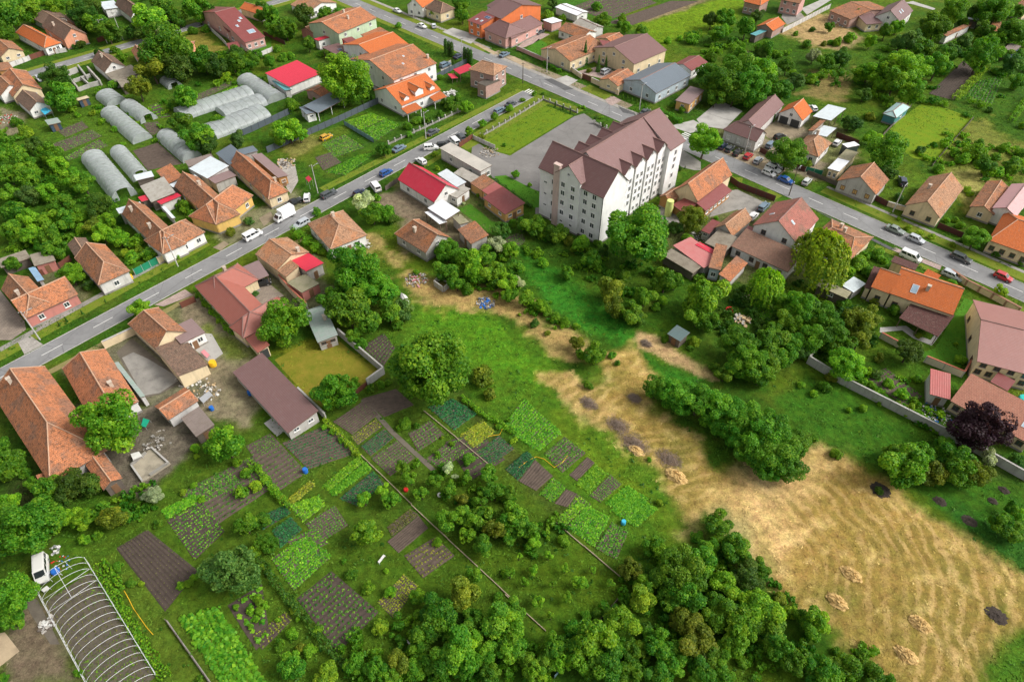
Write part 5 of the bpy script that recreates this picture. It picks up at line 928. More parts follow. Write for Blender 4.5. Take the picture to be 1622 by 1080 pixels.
for tk, txt in TREES.items():
    for it in txt.split(','):
        x, y, rp, kc = it.split(); x, y, rp = float(x), float(y), float(rp); kd, cc = kc[0], kc[1]; ti += 1
        z0 = 3; dpt = depth(tk, x, y, z0); r_ = rp/TL[tk][2]*dpt/FP
        if kd in 'RD': zc = r_*.80+min(1.6, .3*r_); 
        elif kd == 'F': zc = r_*.75+.9
        elif kd == 'B': zc = r_*.55
        elif kd == 'W': zc = r_*.95+.6
        elif kd == 'C': zc = r_*1.25
        else: zc = r_*1.0
        c = G(tk, x, y, zc); base = Vector((c.x, c.y, 0)); nm, word, cat = TKIND[kd]
        if kd == 'R' and r_ < 2.4: nm, word = 'young_tree', 'young tree'
        t = thing(nm, '', cat, base)
        s = r_*1.06; me = tr_.choice(CR[kd]); jz = tr_.uniform(.88, 1.12)
        sx = s*tr_.uniform(.84, 1.14); sy = s*tr_.uniform(.84, 1.14); sz = s*jz
        if kd == 'D': sx = s*tr_.uniform(.98, 1.14); sy = s*tr_.uniform(.98, 1.14)
        if kd == 'C': sx = sy = s*1.0; sz = s*1.25
        if kd == 'T': sx = sy = s*1.15; sz = s*1.0
        cr = link('crown', me, t, (0, 0, zc), tr_.uniform(0, 6.28), (sx, sy, sz)); v = tr_.uniform(.80, 1.22); h_ = tr_.uniform(-.015, .035)
        if kd in 'RDFB': cr.rotation_euler = (tr_.uniform(-.18, .18), tr_.uniform(-.18, .18), tr_.uniform(0, 6.28))
        col = LC[cc]; cr.color = (max(.005, col[0]*v+h_*.6), col[1]*v, col[2]*v, 1)
        hh = zc*(1.0 if kd not in 'CT' else 1.3); tt = link('trunk', tr_.choice(TM), t, (0, 0, 0), tr_.uniform(0, 6.28), (hh*.9, hh*.9, hh))
        PLANTS.append((t, kd, cc, word, r_, Vector((c.x, c.y, zc))))
print('plants', len(PLANTS))
# ------------------------------------------------------------------ verges, lawns, yards, paths
dr1 = (r1b-r1a).normalized(); dr2 = (r2b-r2a).normalized()
def vstrip(name, a, b, o0, o1, mat, lay): return psheet(name, strip(a, b, o0, o1), mat, lay)
vstrip('verge', r1a, G('E',1330,520)+dr1*0, 2.8, 5.4, M_VERGE, 2); vstrip('pavement', r1a, G('E',1330,520), 5.45, 6.9, M_CONCD, 2)
vstrip('verge', r1a, G('F',260,420), -2.8, -4.3, M_VERGEY, 2); vstrip('verge', G('F',480,190), r1b, 2.8, 5.2, M_VERGE, 2); vstrip('verge', G('F',870,60), r1b-dr1*6, -2.8, -4.6, M_VERGE, 2)
vstrip('verge', r2a, G('H',340,200), -3.5, -6.6, M_VERGE, 2); vstrip('verge', r2a, G('H',760,450), 3.5, 5.2, M_VERGE, 2); vstrip('pavement', r2a, G('H',340,200), -6.65, -7.7, M_CONCD, 2)
vstrip('verge', G('B',1365,335), r2b, -3.5, -6.5, M_VERGE, 2); vstrip('verge', G('B',1300,300), r2b, 3.5, 6.0, M_VERGE, 2); vstrip('pavement', G('B',1365,335), r2b, -6.55, -8, M_GRAVEL, 2)
vstrip('pavement', r2m, G('B',1400,350), -3.5, -5.2, M_GRAVEL, 1.5); vstrip('pavement', r2m+dr2*5, G('B',1400,350), -5.2, -8.4, M_DIRT, 1.4)
vstrip('verge', r3a, r3b, -2.7, -6.0, M_VERGE, 2); vstrip('verge', r3a, r3b, 2.7, 5.2, M_VERGE, 2)
SHEETS = [('lawn','z',[(861,166),(908,184),(808,244),(795,243),(772,232),(760,225),(768,212)],M_LAWN,2),('verge','z',[(850,150),(905,165),(925,175),(912,181),(868,165),(790,210),(740,238),(728,232),(770,205)],M_VERGE,2.3),
 ('court','z',[(909,185),(925,180),(955,200),(990,215),(985,240),(900,300),(858,345),(848,340),(848,330),(858,305),(845,300),(815,285),(800,282),(785,290),(745,262),(748,230),(760,228),(770,236),(808,247)],M_YARD_ASPH,1.5),
 ('lawn','c',[(1100,268),(1222,255),(1585,440),(1578,600),(1500,605),(1400,545),(1190,385)],M_LAWND,2),('lawn','c',[(715,620),(840,560),(960,650),(1060,740),(1290,800),(1200,960),(1000,850),(900,760),(820,700)],M_LAWND,2),
 ('lawn','z',[(1528,472),(1580,489),(1560,520),(1512,596),(1505,594),(1465,572),(1452,562),(1480,552),(1500,520)],M_LAWND,2),('lawn','D',[(1020,615),(1310,720),(1110,975),(1060,990),(940,960),(770,830),(850,740)],grass_mat('meadow_grass',(.125,.25,.012),(.19,.25,.014)),2),
 ('lawn','z',[(435,570),(475,548),(506,556),(538,541),(600,590),(566,617),(510,645),(475,616)],grass_mat('dry_lawn',(.15,.18,.015),(.26,.21,.03),1.4),2),
 ('yard','C',[(1170,730),(1310,615),(1450,680),(1340,790),(1200,770)],M_CONC,2),('yard','d',[(830,230),(1000,205),(1060,235),(1260,330),(1320,350),(1180,490),(1000,420),(700,500)],M_CONCD,2),('yard','d',[(130,440),(240,360),(330,380),(480,470),(400,560),(240,560)],M_GRAVEL,2),
 ('yard','i',[(45,500),(130,440),(250,440),(400,560),(180,640),(100,560)],M_PAVEB,2),('yard','E',[(0,770),(150,960),(160,1010),(70,1075),(-90,1075),(-90,770)],M_PAVEB,2),('yard','n',[(580,330),(640,215),(700,220),(780,360),(690,425),(650,400)],M_CONC,2),
 ('yard','n',[(60,390),(140,350),(250,400),(480,540),(330,640),(210,660)],M_CONCD,2),('yard','n',[(20,350),(130,250),(500,560),(330,650),(200,680)],M_EARTH,1.6),('driveway','k',[(410,345),(520,300),(810,390),(715,472)],M_CONC,3.2),('driveway','C',[(310,485),(375,462),(445,492),(385,528)],M_CONC,3.2),
 ('driveway','C',[(610,610),(665,590),(712,615),(645,652)],M_PAVEP,3.2),('verge','C',[(460,545),(520,520),(655,580),(610,612)],M_VERGE,3),('yard','k',[(1090,612),(1180,608),(1405,725),(1335,747)],M_SAND,3.2),('yard','k',[(740,470),(800,470),(1005,570),(960,590)],M_SAND,3.2),
 ('path','L',[(745,25),(880,12),(950,62),(1060,105),(1165,-30),(1135,-35),(1052,72),(985,45),(905,-15),(745,-5)],M_CONC,2.4),('parking','e',[(90,800),(170,770),(330,840),(520,865),(640,930),(760,960),(840,1015),(770,1070),(560,1000),(300,900)],M_SAND,2.6),
 ('parking','f',[(1400,540),(1450,530),(1620,640),(1620,720),(1560,720),(1440,690),(1380,640)],M_CONCD,2),('driveway','C',[(1005,772),(1150,735),(1255,790),(1130,815)],M_CONC,3.3),('driveway','I',[(110,85),(185,45),(265,100),(150,160)],M_PAVE,3.1),('driveway','E',[(945,860),(1130,765),(1180,800),(1000,870)],M_PAVEP,3.1),
 ('driveway','E',[(1300,510),(1370,470),(1400,490),(1350,530)],M_DIRT,3.1),('driveway','F',[(40,330),(110,290),(130,330),(70,380)],M_DIRT,3.1),('yard','m',[(800,510),(870,480),(1000,570),(1030,720),(950,860),(900,790)],M_PAVE,2),('yard','k',[(1215,500),(1370,380),(1490,355),(1560,370),(1380,470),(1200,545)],M_PAVEP,2),
 ('yard','B',[(730,530),(800,505),(840,560),(780,590)],M_PAVE,2),('yard','k',[(380,720),(500,640),(510,720),(400,770)],M_PAVE,2.2),('lawn','k',[(1270,560),(1440,420),(1530,470),(1500,630)],M_LAWND,2),('lawn','B',[(560,560),(640,600),(560,650),(490,640)],M_LAWND,2),('yard','e',[(560,560),(700,520),(860,560),(1000,600),(920,640),(720,700),(640,660)],M_DIRT,2),
 ('yard','C',[(430,440),(560,410),(690,440),(640,490),(540,470)],M_PAVEP,2),('path','H',[(810,520),(840,508),(1120,620),(1110,645)],M_PAVEP,2.4),('lawn','d',[(930,60),(1060,85),(1045,145),(930,105)],M_VERGE,3.2),('lawn','d',[(1270,245),(1350,210),(1480,275),(1400,320)],M_VERGE,3.2),('lawn','p',[(1330,640),(1500,590),(1620,520),(1620,640),(1450,720)],M_LAWND,2),
 ('path','J',[(660,440),(690,430),(870,630),(1120,860),(1090,870),(840,640)],M_EARTH,2.6),('path','M',[(1010,700),(1022,700),(1290,1080),(1276,1085)],M_CONCD,2.6),('path','h',[(230,560),(400,600),(640,1080),(540,1080),(330,760)],M_EARTH,1.6),('yard','M',[(0,780),(30,775),(120,890),(0,985),(-40,985)],M_SAND,2.2),
 ('yard','l',[(420,150),(440,90),(590,115),(620,150),(470,215)],M_CONCD,2),('driveway','l',[(590,75),(760,0),(850,0),(640,130)],M_CONC,2.2),('street','o',[(-60,40),(50,20),(345,115),(330,140),(40,60)],M_CONC,2.4)]
for nm_, t_, pts_, m_, ly_ in SHEETS: sheet(nm_, t_, pts_, m_, ly_)

# ------------------------------------------------------------------ garden beds: ridged soil sheets with their crops as stuff
M_SOIL = plain('tilled_soil', (.100,.074,.058), .97, .45, 3.0, .9); M_SOILD = plain('dark_soil', (.070,.052,.042), .97, .45, 3.0, .9)
CROPC = {'g':(.145,.40,.02),'b':(.035,.18,.06),'y':(.30,.36,.03),'d':(.105,.30,.025),'l':(.19,.42,.02),'r':(.16,.18,.04)}
bedn = 0; BEDQ = []
def bed(t, c, style, col='g', rows=8, gap=.5, size=.16, per=6, hgt=.12, soil=None):
    """c: four corners, rows run c0->c1; style: s bare soil, p separate plants, d dense rows"""
    global bedn; bedn += 1
    q = [G(t, *p) for p in c]; BEDQ.append(q); bl = lambda u, v: (q[0]*(1-u)+q[1]*u)*(1-v)+(q[3]*(1-u)+q[2]*u)*v
    b = MB(); N_ = rows*4+1; M_ = 5; rg = random.Random(bedn)
    for i in range(N_):
        for k in range(M_):
            p = bl(k/(M_-1), i/(N_-1)); z = .03+.07*(.5-.5*math.cos(2*math.pi*i/4)) if 0 < i < N_-1 else .005
            b.v.append((p.x+rg.uniform(-.03,.03), p.y+rg.uniform(-.03,.03), z+rg.uniform(0,.02)))
    for i in range(N_-1):
        for k in range(M_-1): b.f.append([i*M_+k, i*M_+k+1, (i+1)*M_+k+1, (i+1)*M_+k]); b.m.append(0)
    n0 = (Vector(b.v[b.f[0][1]])-Vector(b.v[b.f[0][0]])).cross(Vector(b.v[b.f[0][2]])-Vector(b.v[b.f[0][0]]))
    if n0.z < 0: b.f = [f[::-1] for f in b.f]
    o = b.build('garden_bed', soil or M_SOIL); o['kind'] = 'structure'
    if style == 's': return
    if style == 'd': rows = int(rows*1.4); gap *= .62; size *= 1.08
    rs = np.random.RandomState(bedn+900); pts = []
    for r_ in range(rows):
        v = (r_+.5)/rows; L = (bl(1, v)-bl(0, v)).length; n = max(2, int(L/gap))
        for k in range(n):
            if rs.rand() < .06: continue
            u = min(.985, max(.015, (k+.5+rs.uniform(-.2,.2))/n)); p = bl(u, v+rs.uniform(-.07,.07)/rows); pts.append((p.x, p.y, .08))
    pts = np.array(pts); sc_ = (.7+.6*rs.rand(len(pts))); P_ = np.repeat(pts, per, 0); S_ = np.repeat(sc_, per)
    off = rs.normal(size=P_.shape)*np.array([size*.62, size*.62, hgt*.5])*S_[:, None]; off[:, 2] = np.abs(off[:, 2]); P_ = P_+off
    Nn = off/(np.linalg.norm(off, axis=1)[:, None]+1e-6)*.6+np.array([0, 0, .8])+rs.normal(size=P_.shape)*.25; Nn /= np.linalg.norm(Nn, axis=1)[:, None]
    me = leaf_cloud(P_, Nn, size*.75, bedn, np.repeat(.5+rs.normal(size=len(pts))*.15, per)+rs.normal(size=len(P_))*.1)
    m = link('crop_rows', me, o); m['kind'] = 'stuff'; m.color = (*c_(CROPC[col], rs.uniform(.85, 1.15)), 1)
B_ = bed
B_('J',[(-40,720),(110,640),(330,880),(150,1000)],'p','d',12,.55,.15); B_('J',[(180,700),(480,580),(640,760),(340,860)],'p','b',12,.45,.15)
B_('J',[(430,960),(650,775),(680,812),(465,992)],'d','l',4,.3,.2); B_('J',[(470,1000),(690,820),(722,860),(500,1020)],'d','g',5,.22,.2); B_('J',[(530,1040),(735,870),(805,950),(640,1085)],'p','b',9,.3,.16); B_('J',[(210,1050),(350,930),(382,962),(230,1085)],'d','y',3,.35,.2)
B_('J',[(665,430),(875,370),(985,468),(805,542)],'s',rows=10); B_('J',[(490,570),(680,440),(770,528),(610,650)],'p','d',10,.9,.08); B_('J',[(600,660),(752,552),(792,600),(642,712)],'p','y',5,.4,.15); B_('J',[(660,722),(802,612),(862,670),(722,782)],'p','b',7,.35,.15); B_('J',[(722,792),(882,682),(992,790),(842,902)],'p','d',9,.5,.14)
B_('J',[(950,640),(1082,562),(1172,650),(1012,750)],'p','d',7,.6,.18); B_('J',[(1052,800),(1202,690),(1302,762),(1152,862)],'p','d',7,.6,.17); B_('J',[(1070,480),(1222,432),(1372,522),(1232,622)],'d','b',10,.28,.17); B_('J',[(1272,650),(1402,562),(1482,632),(1352,732)],'d','y',7,.28,.18); B_('J',[(1372,762),(1502,652),(1600,735),(1455,835)],'p','b',9,.32,.15)
B_('J',[(670,110),(800,30),(870,120),(800,232)],'p','d',8,.7,.15,soil=M_SOILD)
B_('K',[(-20,610),(110,430),(345,640),(205,750)],'d','g',13,.26,.2); B_('K',[(240,765),(362,662),(492,762),(350,882)],'p','d',8,.45,.2); B_('K',[(390,895),(502,785),(547,822),(440,932)],'s',rows=5); B_('K',[(432,952),(552,832),(622,892),(512,1002)],'d','l',7,.25,.2); B_('K',[(512,1020),(642,892),(712,952),(582,1062)],'p','d',7,.5,.13); B_('K',[(612,1070),(742,962),(872,1042),(800,1130)],'d','g',10,.25,.2)
B_('K',[(82,932),(182,802),(292,902),(190,992)],'s',rows=8); B_('K',[(0,860),(130,750),(180,798),(80,930)],'d','b',6,.3,.15); B_('K',[(210,1010),(292,912),(372,972),(290,1062)],'d','g',7,.3,.14); B_('K',[(300,1070),(372,982),(442,1012),(380,1092)],'s',rows=5); B_('K',[(382,1095),(444,1015),(522,1072),(470,1132)],'p','l',5,.4,.2)
B_('O',[(320,75),(440,-20),(490,4),(370,122)],'p','l',6,.35,.2); B_('O',[(380,130),(500,4),(640,72),(545,255)],'d','g',9,.3,.19); B_('O',[(552,262),(652,102),(752,162),(682,332)],'p','d',8,.4,.2); B_('O',[(642,30),(762,-60),(932,22),(802,132)],'d','g',10,.28,.2)
B_('M',[(710,265),(1010,650),(1210,400),(900,150)],'p','r',10,.8,.06,soil=M_SOILD); B_('M',[(1020,95),(1232,-25),(1372,160),(1190,335)],'p','g',13,.4,.17,soil=M_SOILD); B_('M',[(1090,690),(1360,1100),(1640,1100),(1330,622)],'d','g',4,.25,.34,8,.3,M_VERGE); B_('M',[(1390,612),(1600,480),(1650,800),(1565,885)],'p','g',5,1.2,.42,9,.3,M_SOILD)
B_('M',[(985,30),(1190,-70),(1225,-30),(1020,85)],'d','g',5,.3,.18)
B_('N',[(270,570),(482,402),(772,652),(522,902)],'p','d',13,.62,.2,7,soil=M_SOILD); B_('N',[(322,112),(502,0),(582,122),(412,232)],'p','d',10,.45,.14); B_('N',[(40,72),(202,0),(232,50),(60,152)],'d','b',6,.35,.14,soil=M_SOILD); B_('N',[(122,152),(232,72),(302,150),(172,262)],'d','b',8,.32,.14,soil=M_SOILD); B_('N',[(112,322),(332,182),(482,312),(252,522)],'d','g',10,.35,.18); B_('N',[(222,0),(402,-60),(442,0),(312,102)],'d','l',6,.28,.2)
B_('N',[(822,132),(962,22),(1012,58),(852,190)],'p','r',6,.4,.16); B_('N',[(822,222),(1012,62),(1072,140),(892,292)],'s',rows=7); B_('N',[(762,592),(922,422),(1012,492),(862,692)],'p','y',9,.35,.14); B_('N',[(-10,800),(202,650),(242,700),(60,882)],'p','y',5,.5,.14,soil=M_SOILD)
B_('I',[(1090,1010),(1380,862),(1500,950),(1200,1085)],'p','d',8,.4,.2); B_('I',[(1540,720),(1640,650),(1700,700),(1600,790)],'p','d',6,.5,.15)
B_('B',[(570,742),(722,692),(812,725),(665,795)],'d','l',7,.4,.3); B_('B',[(672,798),(818,728),(902,762),(752,862)],'d','g',7,.4,.3); B_('B',[(422,882),(562,822),(682,902),(502,962)],'d','g',9,.4,.22); B_('B',[(382,962),(472,932),(542,992),(432,1042)],'p','d',6,.6,.15); B_('B',[(442,1052),(642,952),(762,932),(562,1072)],'d','g',7,.4,.25)
B_('A',[(812,922),(962,872),(1112,1002),(902,1042)],'s',rows=9); B_('A',[(312,882),(562,792),(622,832),(382,932)],'p','d',6,.7,.25); B_('A',[(392,962),(602,852),(662,892),(422,982)],'p','g',6,.7,.22); B_('A',[(1192,582),(1402,492),(1432,512),(1202,622)],'p','d',4,.6,.2); B_('A',[(1222,622),(1452,522),(1474,547),(1242,642)],'d','l',3,.5,.35); B_('A',[(872,752),(962,742),(1002,792),(922,832)],'p','d',5,.6,.2); B_('A',[(902,652),(962,632),(1042,712),(982,722)],'d','g',4,.5,.3); B_('A',[(350,800),(500,740),(540,780),(400,840)],'p','d',4,.7,.2)
B_('z',[(905,12),(985,-18),(1040,5),(962,33)],'p','d',8,1.2,.3); B_('z',[(960,37),(1062,2),(1108,2),(1000,41)],'s',rows=10); B_('D',[(1042,572),(1252,372),(1332,442),(1190,612)],'s',rows=9,soil=M_SOILD); B_('D',[(1262,600),(1320,505),(1500,455),(1422,642)],'d','d',6,.5,.35); B_('C',[(1382,352),(1482,312),(1562,352),(1442,402)],'p','d',6,.8,.25)
B_('L',[(652,292),(782,242),(1002,412),(902,482)],'p','g',7,.7,.3); B_('H',[(0,902),(62,872),(132,902),(42,982)],'d','g',5,.35,.2); B_('G',[(0,442),(82,422),(112,482),(30,542)],'p','d',5,.5,.2); B_('c',[(1232,942),(1402,882),(1432,962),(1302,1052)],'p','d',6,.5,.15); B_('H',[(20,1010),(150,1000),(150,1070),(20,1090)],'p','d',5,.6,.2)
B_('z',[(300,772),(400,722),(438,768),(345,830)],'p','d',10,.5,.18); B_('z',[(705,700),(758,682),(800,728),(745,762)],'p','d',7,.5,.17,soil=M_SOILD); B_('z',[(455,855),(500,835),(520,860),(470,885)],'p','g',6,.4,.18); B_('z',[(640,880),(690,850),(720,880),(670,915)],'p','y',6,.5,.15)
# low timber boards edging the plots
M_TIMBER = plain('edging_timber', (.36,.29,.20), .9, .35, 4)
for t_, pts_ in (('J',[(1045,505),(1440,832)]),('z',[(880,828),(990,921)]),('J',[(520,640),(970,1075)]),('z',[(651,800),(820,958)]),('z',[(800,942),(864,1000)])):
    b = MB(); ps = [G(t_, *p) for p in pts_]
    for p, q in zip(ps, ps[1:]):
        d = (q-p).normalized(); L = (q-p).length; s = 0; nn = Vector((-d.y, d.x, 0))
        while s < L: e = min(L, s+3.0); b.obox(p+d*(s+.02)+nn*rnd.uniform(-.03,.03), d*(e-s-.04), nn*.12, UP*rnd.uniform(.2,.28)); s = e
    o = b.build('garden_edging', M_TIMBER); o['kind'] = 'structure'

# ------------------------------------------------------------------ grass and straw standing on the ground (uncountable)
paved = np.zeros(gX.shape, bool)
def paint_mask(poly, grow=.3):
    i0, i1 = np.searchsorted(gxs, [min(p[0] for p in poly)-1, max(p[0] for p in poly)+1]); j0, j1 = np.searchsorted(gys, [min(p[1] for p in poly)-1, max(p[1] for p in poly)+1])
    if i1 > i0 and j1 > j0: paved[j0:j1, i0:i1] |= sdist(gX[j0:j1, i0:i1], gY[j0:j1, i0:i1], poly) > -grow
for nm_, t_, pts_, m_, ly_ in SHEETS:
    if nm_ not in ('lawn', 'verge'): paint_mask([(G(t_, *p).x, G(t_, *p).y) for p in pts_])
for q_ in BEDQ: paint_mask([(p.x, p.y) for p in q_], -.35)
def tufts(name, n, colfun, size, seed, hsc=1.0, bright=1.3):
    rs = np.random.RandomState(seed); X = rs.uniform(-190, 190, n); Y = 33+rs.rand(n)**1.25*250
    keep = np.abs(X) < (Y*S2+100*S2)/FP*840; X, Y = X[keep], Y[keep]
    i = np.clip(np.searchsorted(gxs, X), 0, nx-1); j = np.clip(np.searchsorted(gys, Y), 0, ny-1); C = gcol[j, i]; k2 = colfun(C, rs, X, Y) & ~paved[j, i]; X, Y, C = X[k2], Y[k2], C[k2]; n = len(X)
    d1 = (X-r1a.x)*-dr1.y+(Y-r1a.y)*dr1.x; d2 = (X-r2m.x)*-dr2.y+(Y-r2m.y)*dr2.x; d3 = (X-r3a.x)*-r3d.y+(Y-r3a.y)*r3d.x
    ok = ((np.abs(d1) > 3.2) | ((X-r1b.x)*dr1.x+(Y-r1b.y)*dr1.y > 0)) & (np.abs(d2) > 4.6) & (np.abs(d3) > 3.2); X, Y, C = X[ok], Y[ok], C[ok]; n = len(X)
    s = size*(.6+.9*rs.rand(n)); an = rs.rand(n)*6.283; dx, dy = np.cos(an)*s*.5, np.sin(an)*s*.5; lx, ly = rs.normal(size=n)*s*.9, rs.normal(size=n)*s*.9; h = s*hsc*(.5+.7*rs.rand(n))
    V = np.stack([np.stack([X-dx, Y-dy, np.zeros(n)], 1), np.stack([X+dx, Y+dy, np.zeros(n)], 1), np.stack([X+lx, Y+ly, h], 1)], 1).reshape(-1, 3)
    me = bpy.data.meshes.new(name); me.vertices.add(3*n); me.vertices.foreach_set('co', V.astype(np.float32).ravel()); me.loops.add(3*n); me.loops.foreach_set('vertex_index', np.arange(3*n, dtype=np.int32)); me.polygons.add(n); me.polygons.foreach_set('loop_start', np.arange(n, dtype=np.int32)*3); me.update(calc_edges=True)
    C = np.clip(C*(.8+.6*rs.rand(n))[:, None]*bright, 0, 1); ca = me.attributes.new('Col', 'FLOAT_COLOR', 'POINT'); ca.data.foreach_set('color', np.repeat(np.concatenate([C, np.ones((n, 1))], 1), 3, 0).astype(np.float32).ravel())
    t = NT(name+'_blades'); at = t.new('ShaderNodeAttribute'); at.attribute_name = 'Col'; t.color(at.outputs['Color']); t.set('Roughness', .8); t.set('Specular IOR Level', .15); me.materials.append(t.m)
    return link(name, me)
isg = lambda C: C[:, 1] > C[:, 0]*1.05
o = tufts('grass', 520000, lambda C, rs, X, Y: isg(C) & (rs.rand(len(C)) < np.clip((fbm(X, Y, 7, 200)-.38)*4.5, .12, 1)), .24, 3, .6); tag(o, 'rough green grass and weeds growing between the plots and houses', 'grass', kind='stuff')
o = tufts('straw', 420000, lambda C, rs, X, Y: (~isg(C)) & (C[:, 0] > .13) & (C[:, 0] > C[:, 2]*2) & (rs.rand(len(C)) < np.clip((C[:, 0]-.1)*3.0, .15, 1)), .26, 4, .35, 1.0); tag(o, 'loose pale straw lying on the mown field', 'straw', kind='stuff')

# taller weeds in clumps
rs = np.random.RandomState(77); n = 9000; X = rs.uniform(-190, 190, n); Y = 33+rs.rand(n)**1.25*240; i = np.clip(np.searchsorted(gxs, X), 0, nx-1); j = np.clip(np.searchsorted(gys, Y), 0, ny-1)
d1 = np.abs((X-r1a.x)*-dr1.y+(Y-r1a.y)*dr1.x); d2 = np.abs((X-r2m.x)*-dr2.y+(Y-r2m.y)*dr2.x); d3 = np.abs((X-r3a.x)*-r3d.y+(Y-r3a.y)*r3d.x)
ok = (gcol[j, i, 1] > gcol[j, i, 0]*1.2) & ~paved[j, i] & (fbm(X, Y, 9, 300) > .47) & (d1 > 4) & (d2 > 5) & (d3 > 4) & (np.abs(X) < (Y*S2+100*S2)/FP*840)
X, Y = X[ok], Y[ok]; sz = .3+.7*rs.rand(len(X))**2; P_ = np.repeat(np.stack([X, Y, np.zeros(len(X))], 1), 9, 0); of = rs.normal(size=P_.shape)*np.array([.45, .45, .25])*np.repeat(sz, 9)[:, None]; of[:, 2] = np.abs(of[:, 2]); Nn = of*.8+np.array([0, 0, .5])+rs.normal(size=of.shape)*.2; Nn /= np.linalg.norm(Nn, axis=1)[:, None]
o = link('weeds', leaf_cloud(P_+of, Nn, .15, 8, np.repeat(rs.rand(len(X)), 9)*.7+rs.rand(len(P_))*.3)); o.color = (.075, .19, .014, 1); tag(o, 'clumps of taller weeds scattered over the grassy ground', 'weeds', kind='stuff')
# ------------------------------------------------------------------ cars
M_PAINTC = objcol('car_paint', .28, .6); M_CGLASS = glass_mat('car_glass', (.022,.026,.03)); M_TYRE = plain('tyre_rubber', (.025,.025,.026), .85, .2); M_RIM = plain('wheel_rim', (.42,.43,.44), .35, .1, 3, 0, .7); M_LAMP = glass_mat('headlight_glass', (.65,.66,.66)); M_TAIL = glass_mat('tail_light', (.35,.02,.02)); M_PLAST = plain('bumper_plastic', (.04,.04,.042), .7)
def mk(b, mats, smooth=False):
    me = bpy.data.meshes.new('car_piece'); me.from_pydata(b.v, [], b.f)
    for m in (mats if isinstance(mats, list) else [mats]): me.materials.append(m)
    if isinstance(mats, list): me.polygons.foreach_set('material_index', b.m)
    return me
def car_kit(L, W, hood, roof, prof, cab, tumble=.78):
    """prof: (x fraction, top height, half width factor) along the lower body; cab: (x0b, x0r, x1r, x1b) rear base, rear roof, front roof, front base"""
    b = MB(); n = len(prof); ring = []
    for fx, zt, wf in prof:
        x = (fx-.5)*L; w_ = W/2*wf
        ring.append([(x,-w_*.9,.2),(x,-w_,.42),(x,-w_*.985,zt*.8),(x,-w_*.9,zt),(x,w_*.9,zt),(x,w_*.985,zt*.8),(x,w_,.42),(x,w_*.9,.2)])
    base = len(b.v)
    for r_ in ring: b.v += r_
    for i in range(n-1):
        for k in range(8): a = i*8+k; c = i*8+(k+1) % 8; b.f.append([a, a+8, c+8, c]); b.m.append(0)
    b.f.append(list(range(8))); b.m.append(0); b.f.append([(n-1)*8+k for k in range(8)][::-1]); b.m.append(0)
    x0b, x0r, x1r, x1b = [(f-.5)*L for f in cab]; wb = W/2*.9; wr = W/2*tumble; zb = hood-.03
    lo = [(x0b,-wb,zb),(x1b,-wb,zb),(x1b,wb,zb),(x0b,wb,zb)]; up = [(x0r,-wr,roof),(x1r,-wr,roof),(x1r,wr,roof),(x0r,wr,roof)]
    mid = [(x0r+.12,-wr*.8,roof+.035),(x1r-.12,-wr*.8,roof+.035),(x1r-.12,wr*.8,roof+.035),(x0r+.12,wr*.8,roof+.035)]
    b.add(lo+up+mid, [[0,1,5,4],[1,2,6,5],[2,3,7,6],[3,0,4,7],[4,5,9,8],[5,6,10,9],[6,7,11,10],[7,4,8,11],[8,9,10,11]])
    g = MB()
    def pane(p, q, r_, s, i0=.08, i1=.12):
        p, q, r_, s = Vector(p), Vector(q), Vector(r_), Vector(s); nn = (q-p).cross(s-p).normalized()
        f = lambda u, v: (p*(1-u)+q*u)*(1-v)+(s*(1-u)+r_*u)*v+nn*.015
        g.face([f(i0,i1), f(1-i0,i1), f(1-i0,1-i1), f(i0,1-i1)])
    pane(lo[1], lo[2], up[2], up[1]); pane(lo[3], lo[0], up[0], up[3])
    for A, B2, C2, D2_ in ((lo[0],lo[1],up[1],up[0]),(lo[2],lo[3],up[3],up[2])):
        A, B2, C2, D2_ = map(Vector, (A, B2, C2, D2_))
        for u0, u1 in ((.05,.37),(.40,.68),(.71,.95)): pane(A*(1-u0)+B2*u0, A*(1-u1)+B2*u1, D2_*(1-u1)+C2*u1, D2_*(1-u0)+C2*u0, .04, .12)
    bp = MB(); bp.box(L/2-.02, 0, .38, .12, W*.86, .22); bp.box(-L/2+.02, 0, .40, .12, W*.86, .24)
    return dict(body=mk(b, M_PAINTC), windows=mk(g, M_CGLASS), bumpers=mk(bp, M_PLAST), L=L, W=W, lz=hood*.78, r=.31)
wh = MB(); wh.tube([(0,-.1,0),(0,.1,0)], .31, 14); WHEEL = mk(wh, M_TYRE); rm = MB(); rm.tube([(0,-.115,0),(0,.115,0)], .19, 10); RIM = mk(rm, M_RIM)
lm = MB(); lm.box(0,0,0,.1,.32,.15); LAMP = mk(lm, M_LAMP); TAIL = mk(lm, M_TAIL)
KIT = {'hatch': car_kit(3.95,1.70,.92,1.46,[(0,.86,.86),(.04,.95,.95),(.3,.95,1),(.66,.93,1),(.9,.80,.95),(1,.66,.82)],(.02,.10,.56,.76)),
 'sedan': car_kit(4.5,1.76,.93,1.42,[(0,.84,.86),(.03,.95,.95),(.2,.96,1),(.68,.93,1),(.92,.80,.95),(1,.66,.82)],(.14,.26,.56,.73)),
 'estate': car_kit(4.6,1.78,.97,1.50,[(0,.9,.88),(.03,.98,.96),(.3,.98,1),(.68,.96,1),(.92,.82,.95),(1,.68,.82)],(.015,.07,.58,.74)),
 'suv': car_kit(4.4,1.84,1.08,1.68,[(0,.98,.9),(.03,1.08,.97),(.3,1.09,1),(.7,1.06,1),(.93,.96,.95),(1,.78,.86)],(.015,.06,.58,.73)),
 'van': car_kit(4.8,1.92,1.12,1.92,[(0,1.1,.93),(.02,1.15,.98),(.3,1.15,1),(.8,1.12,1),(.95,.95,.95),(1,.74,.86)],(.01,.02,.68,.88),.86)}
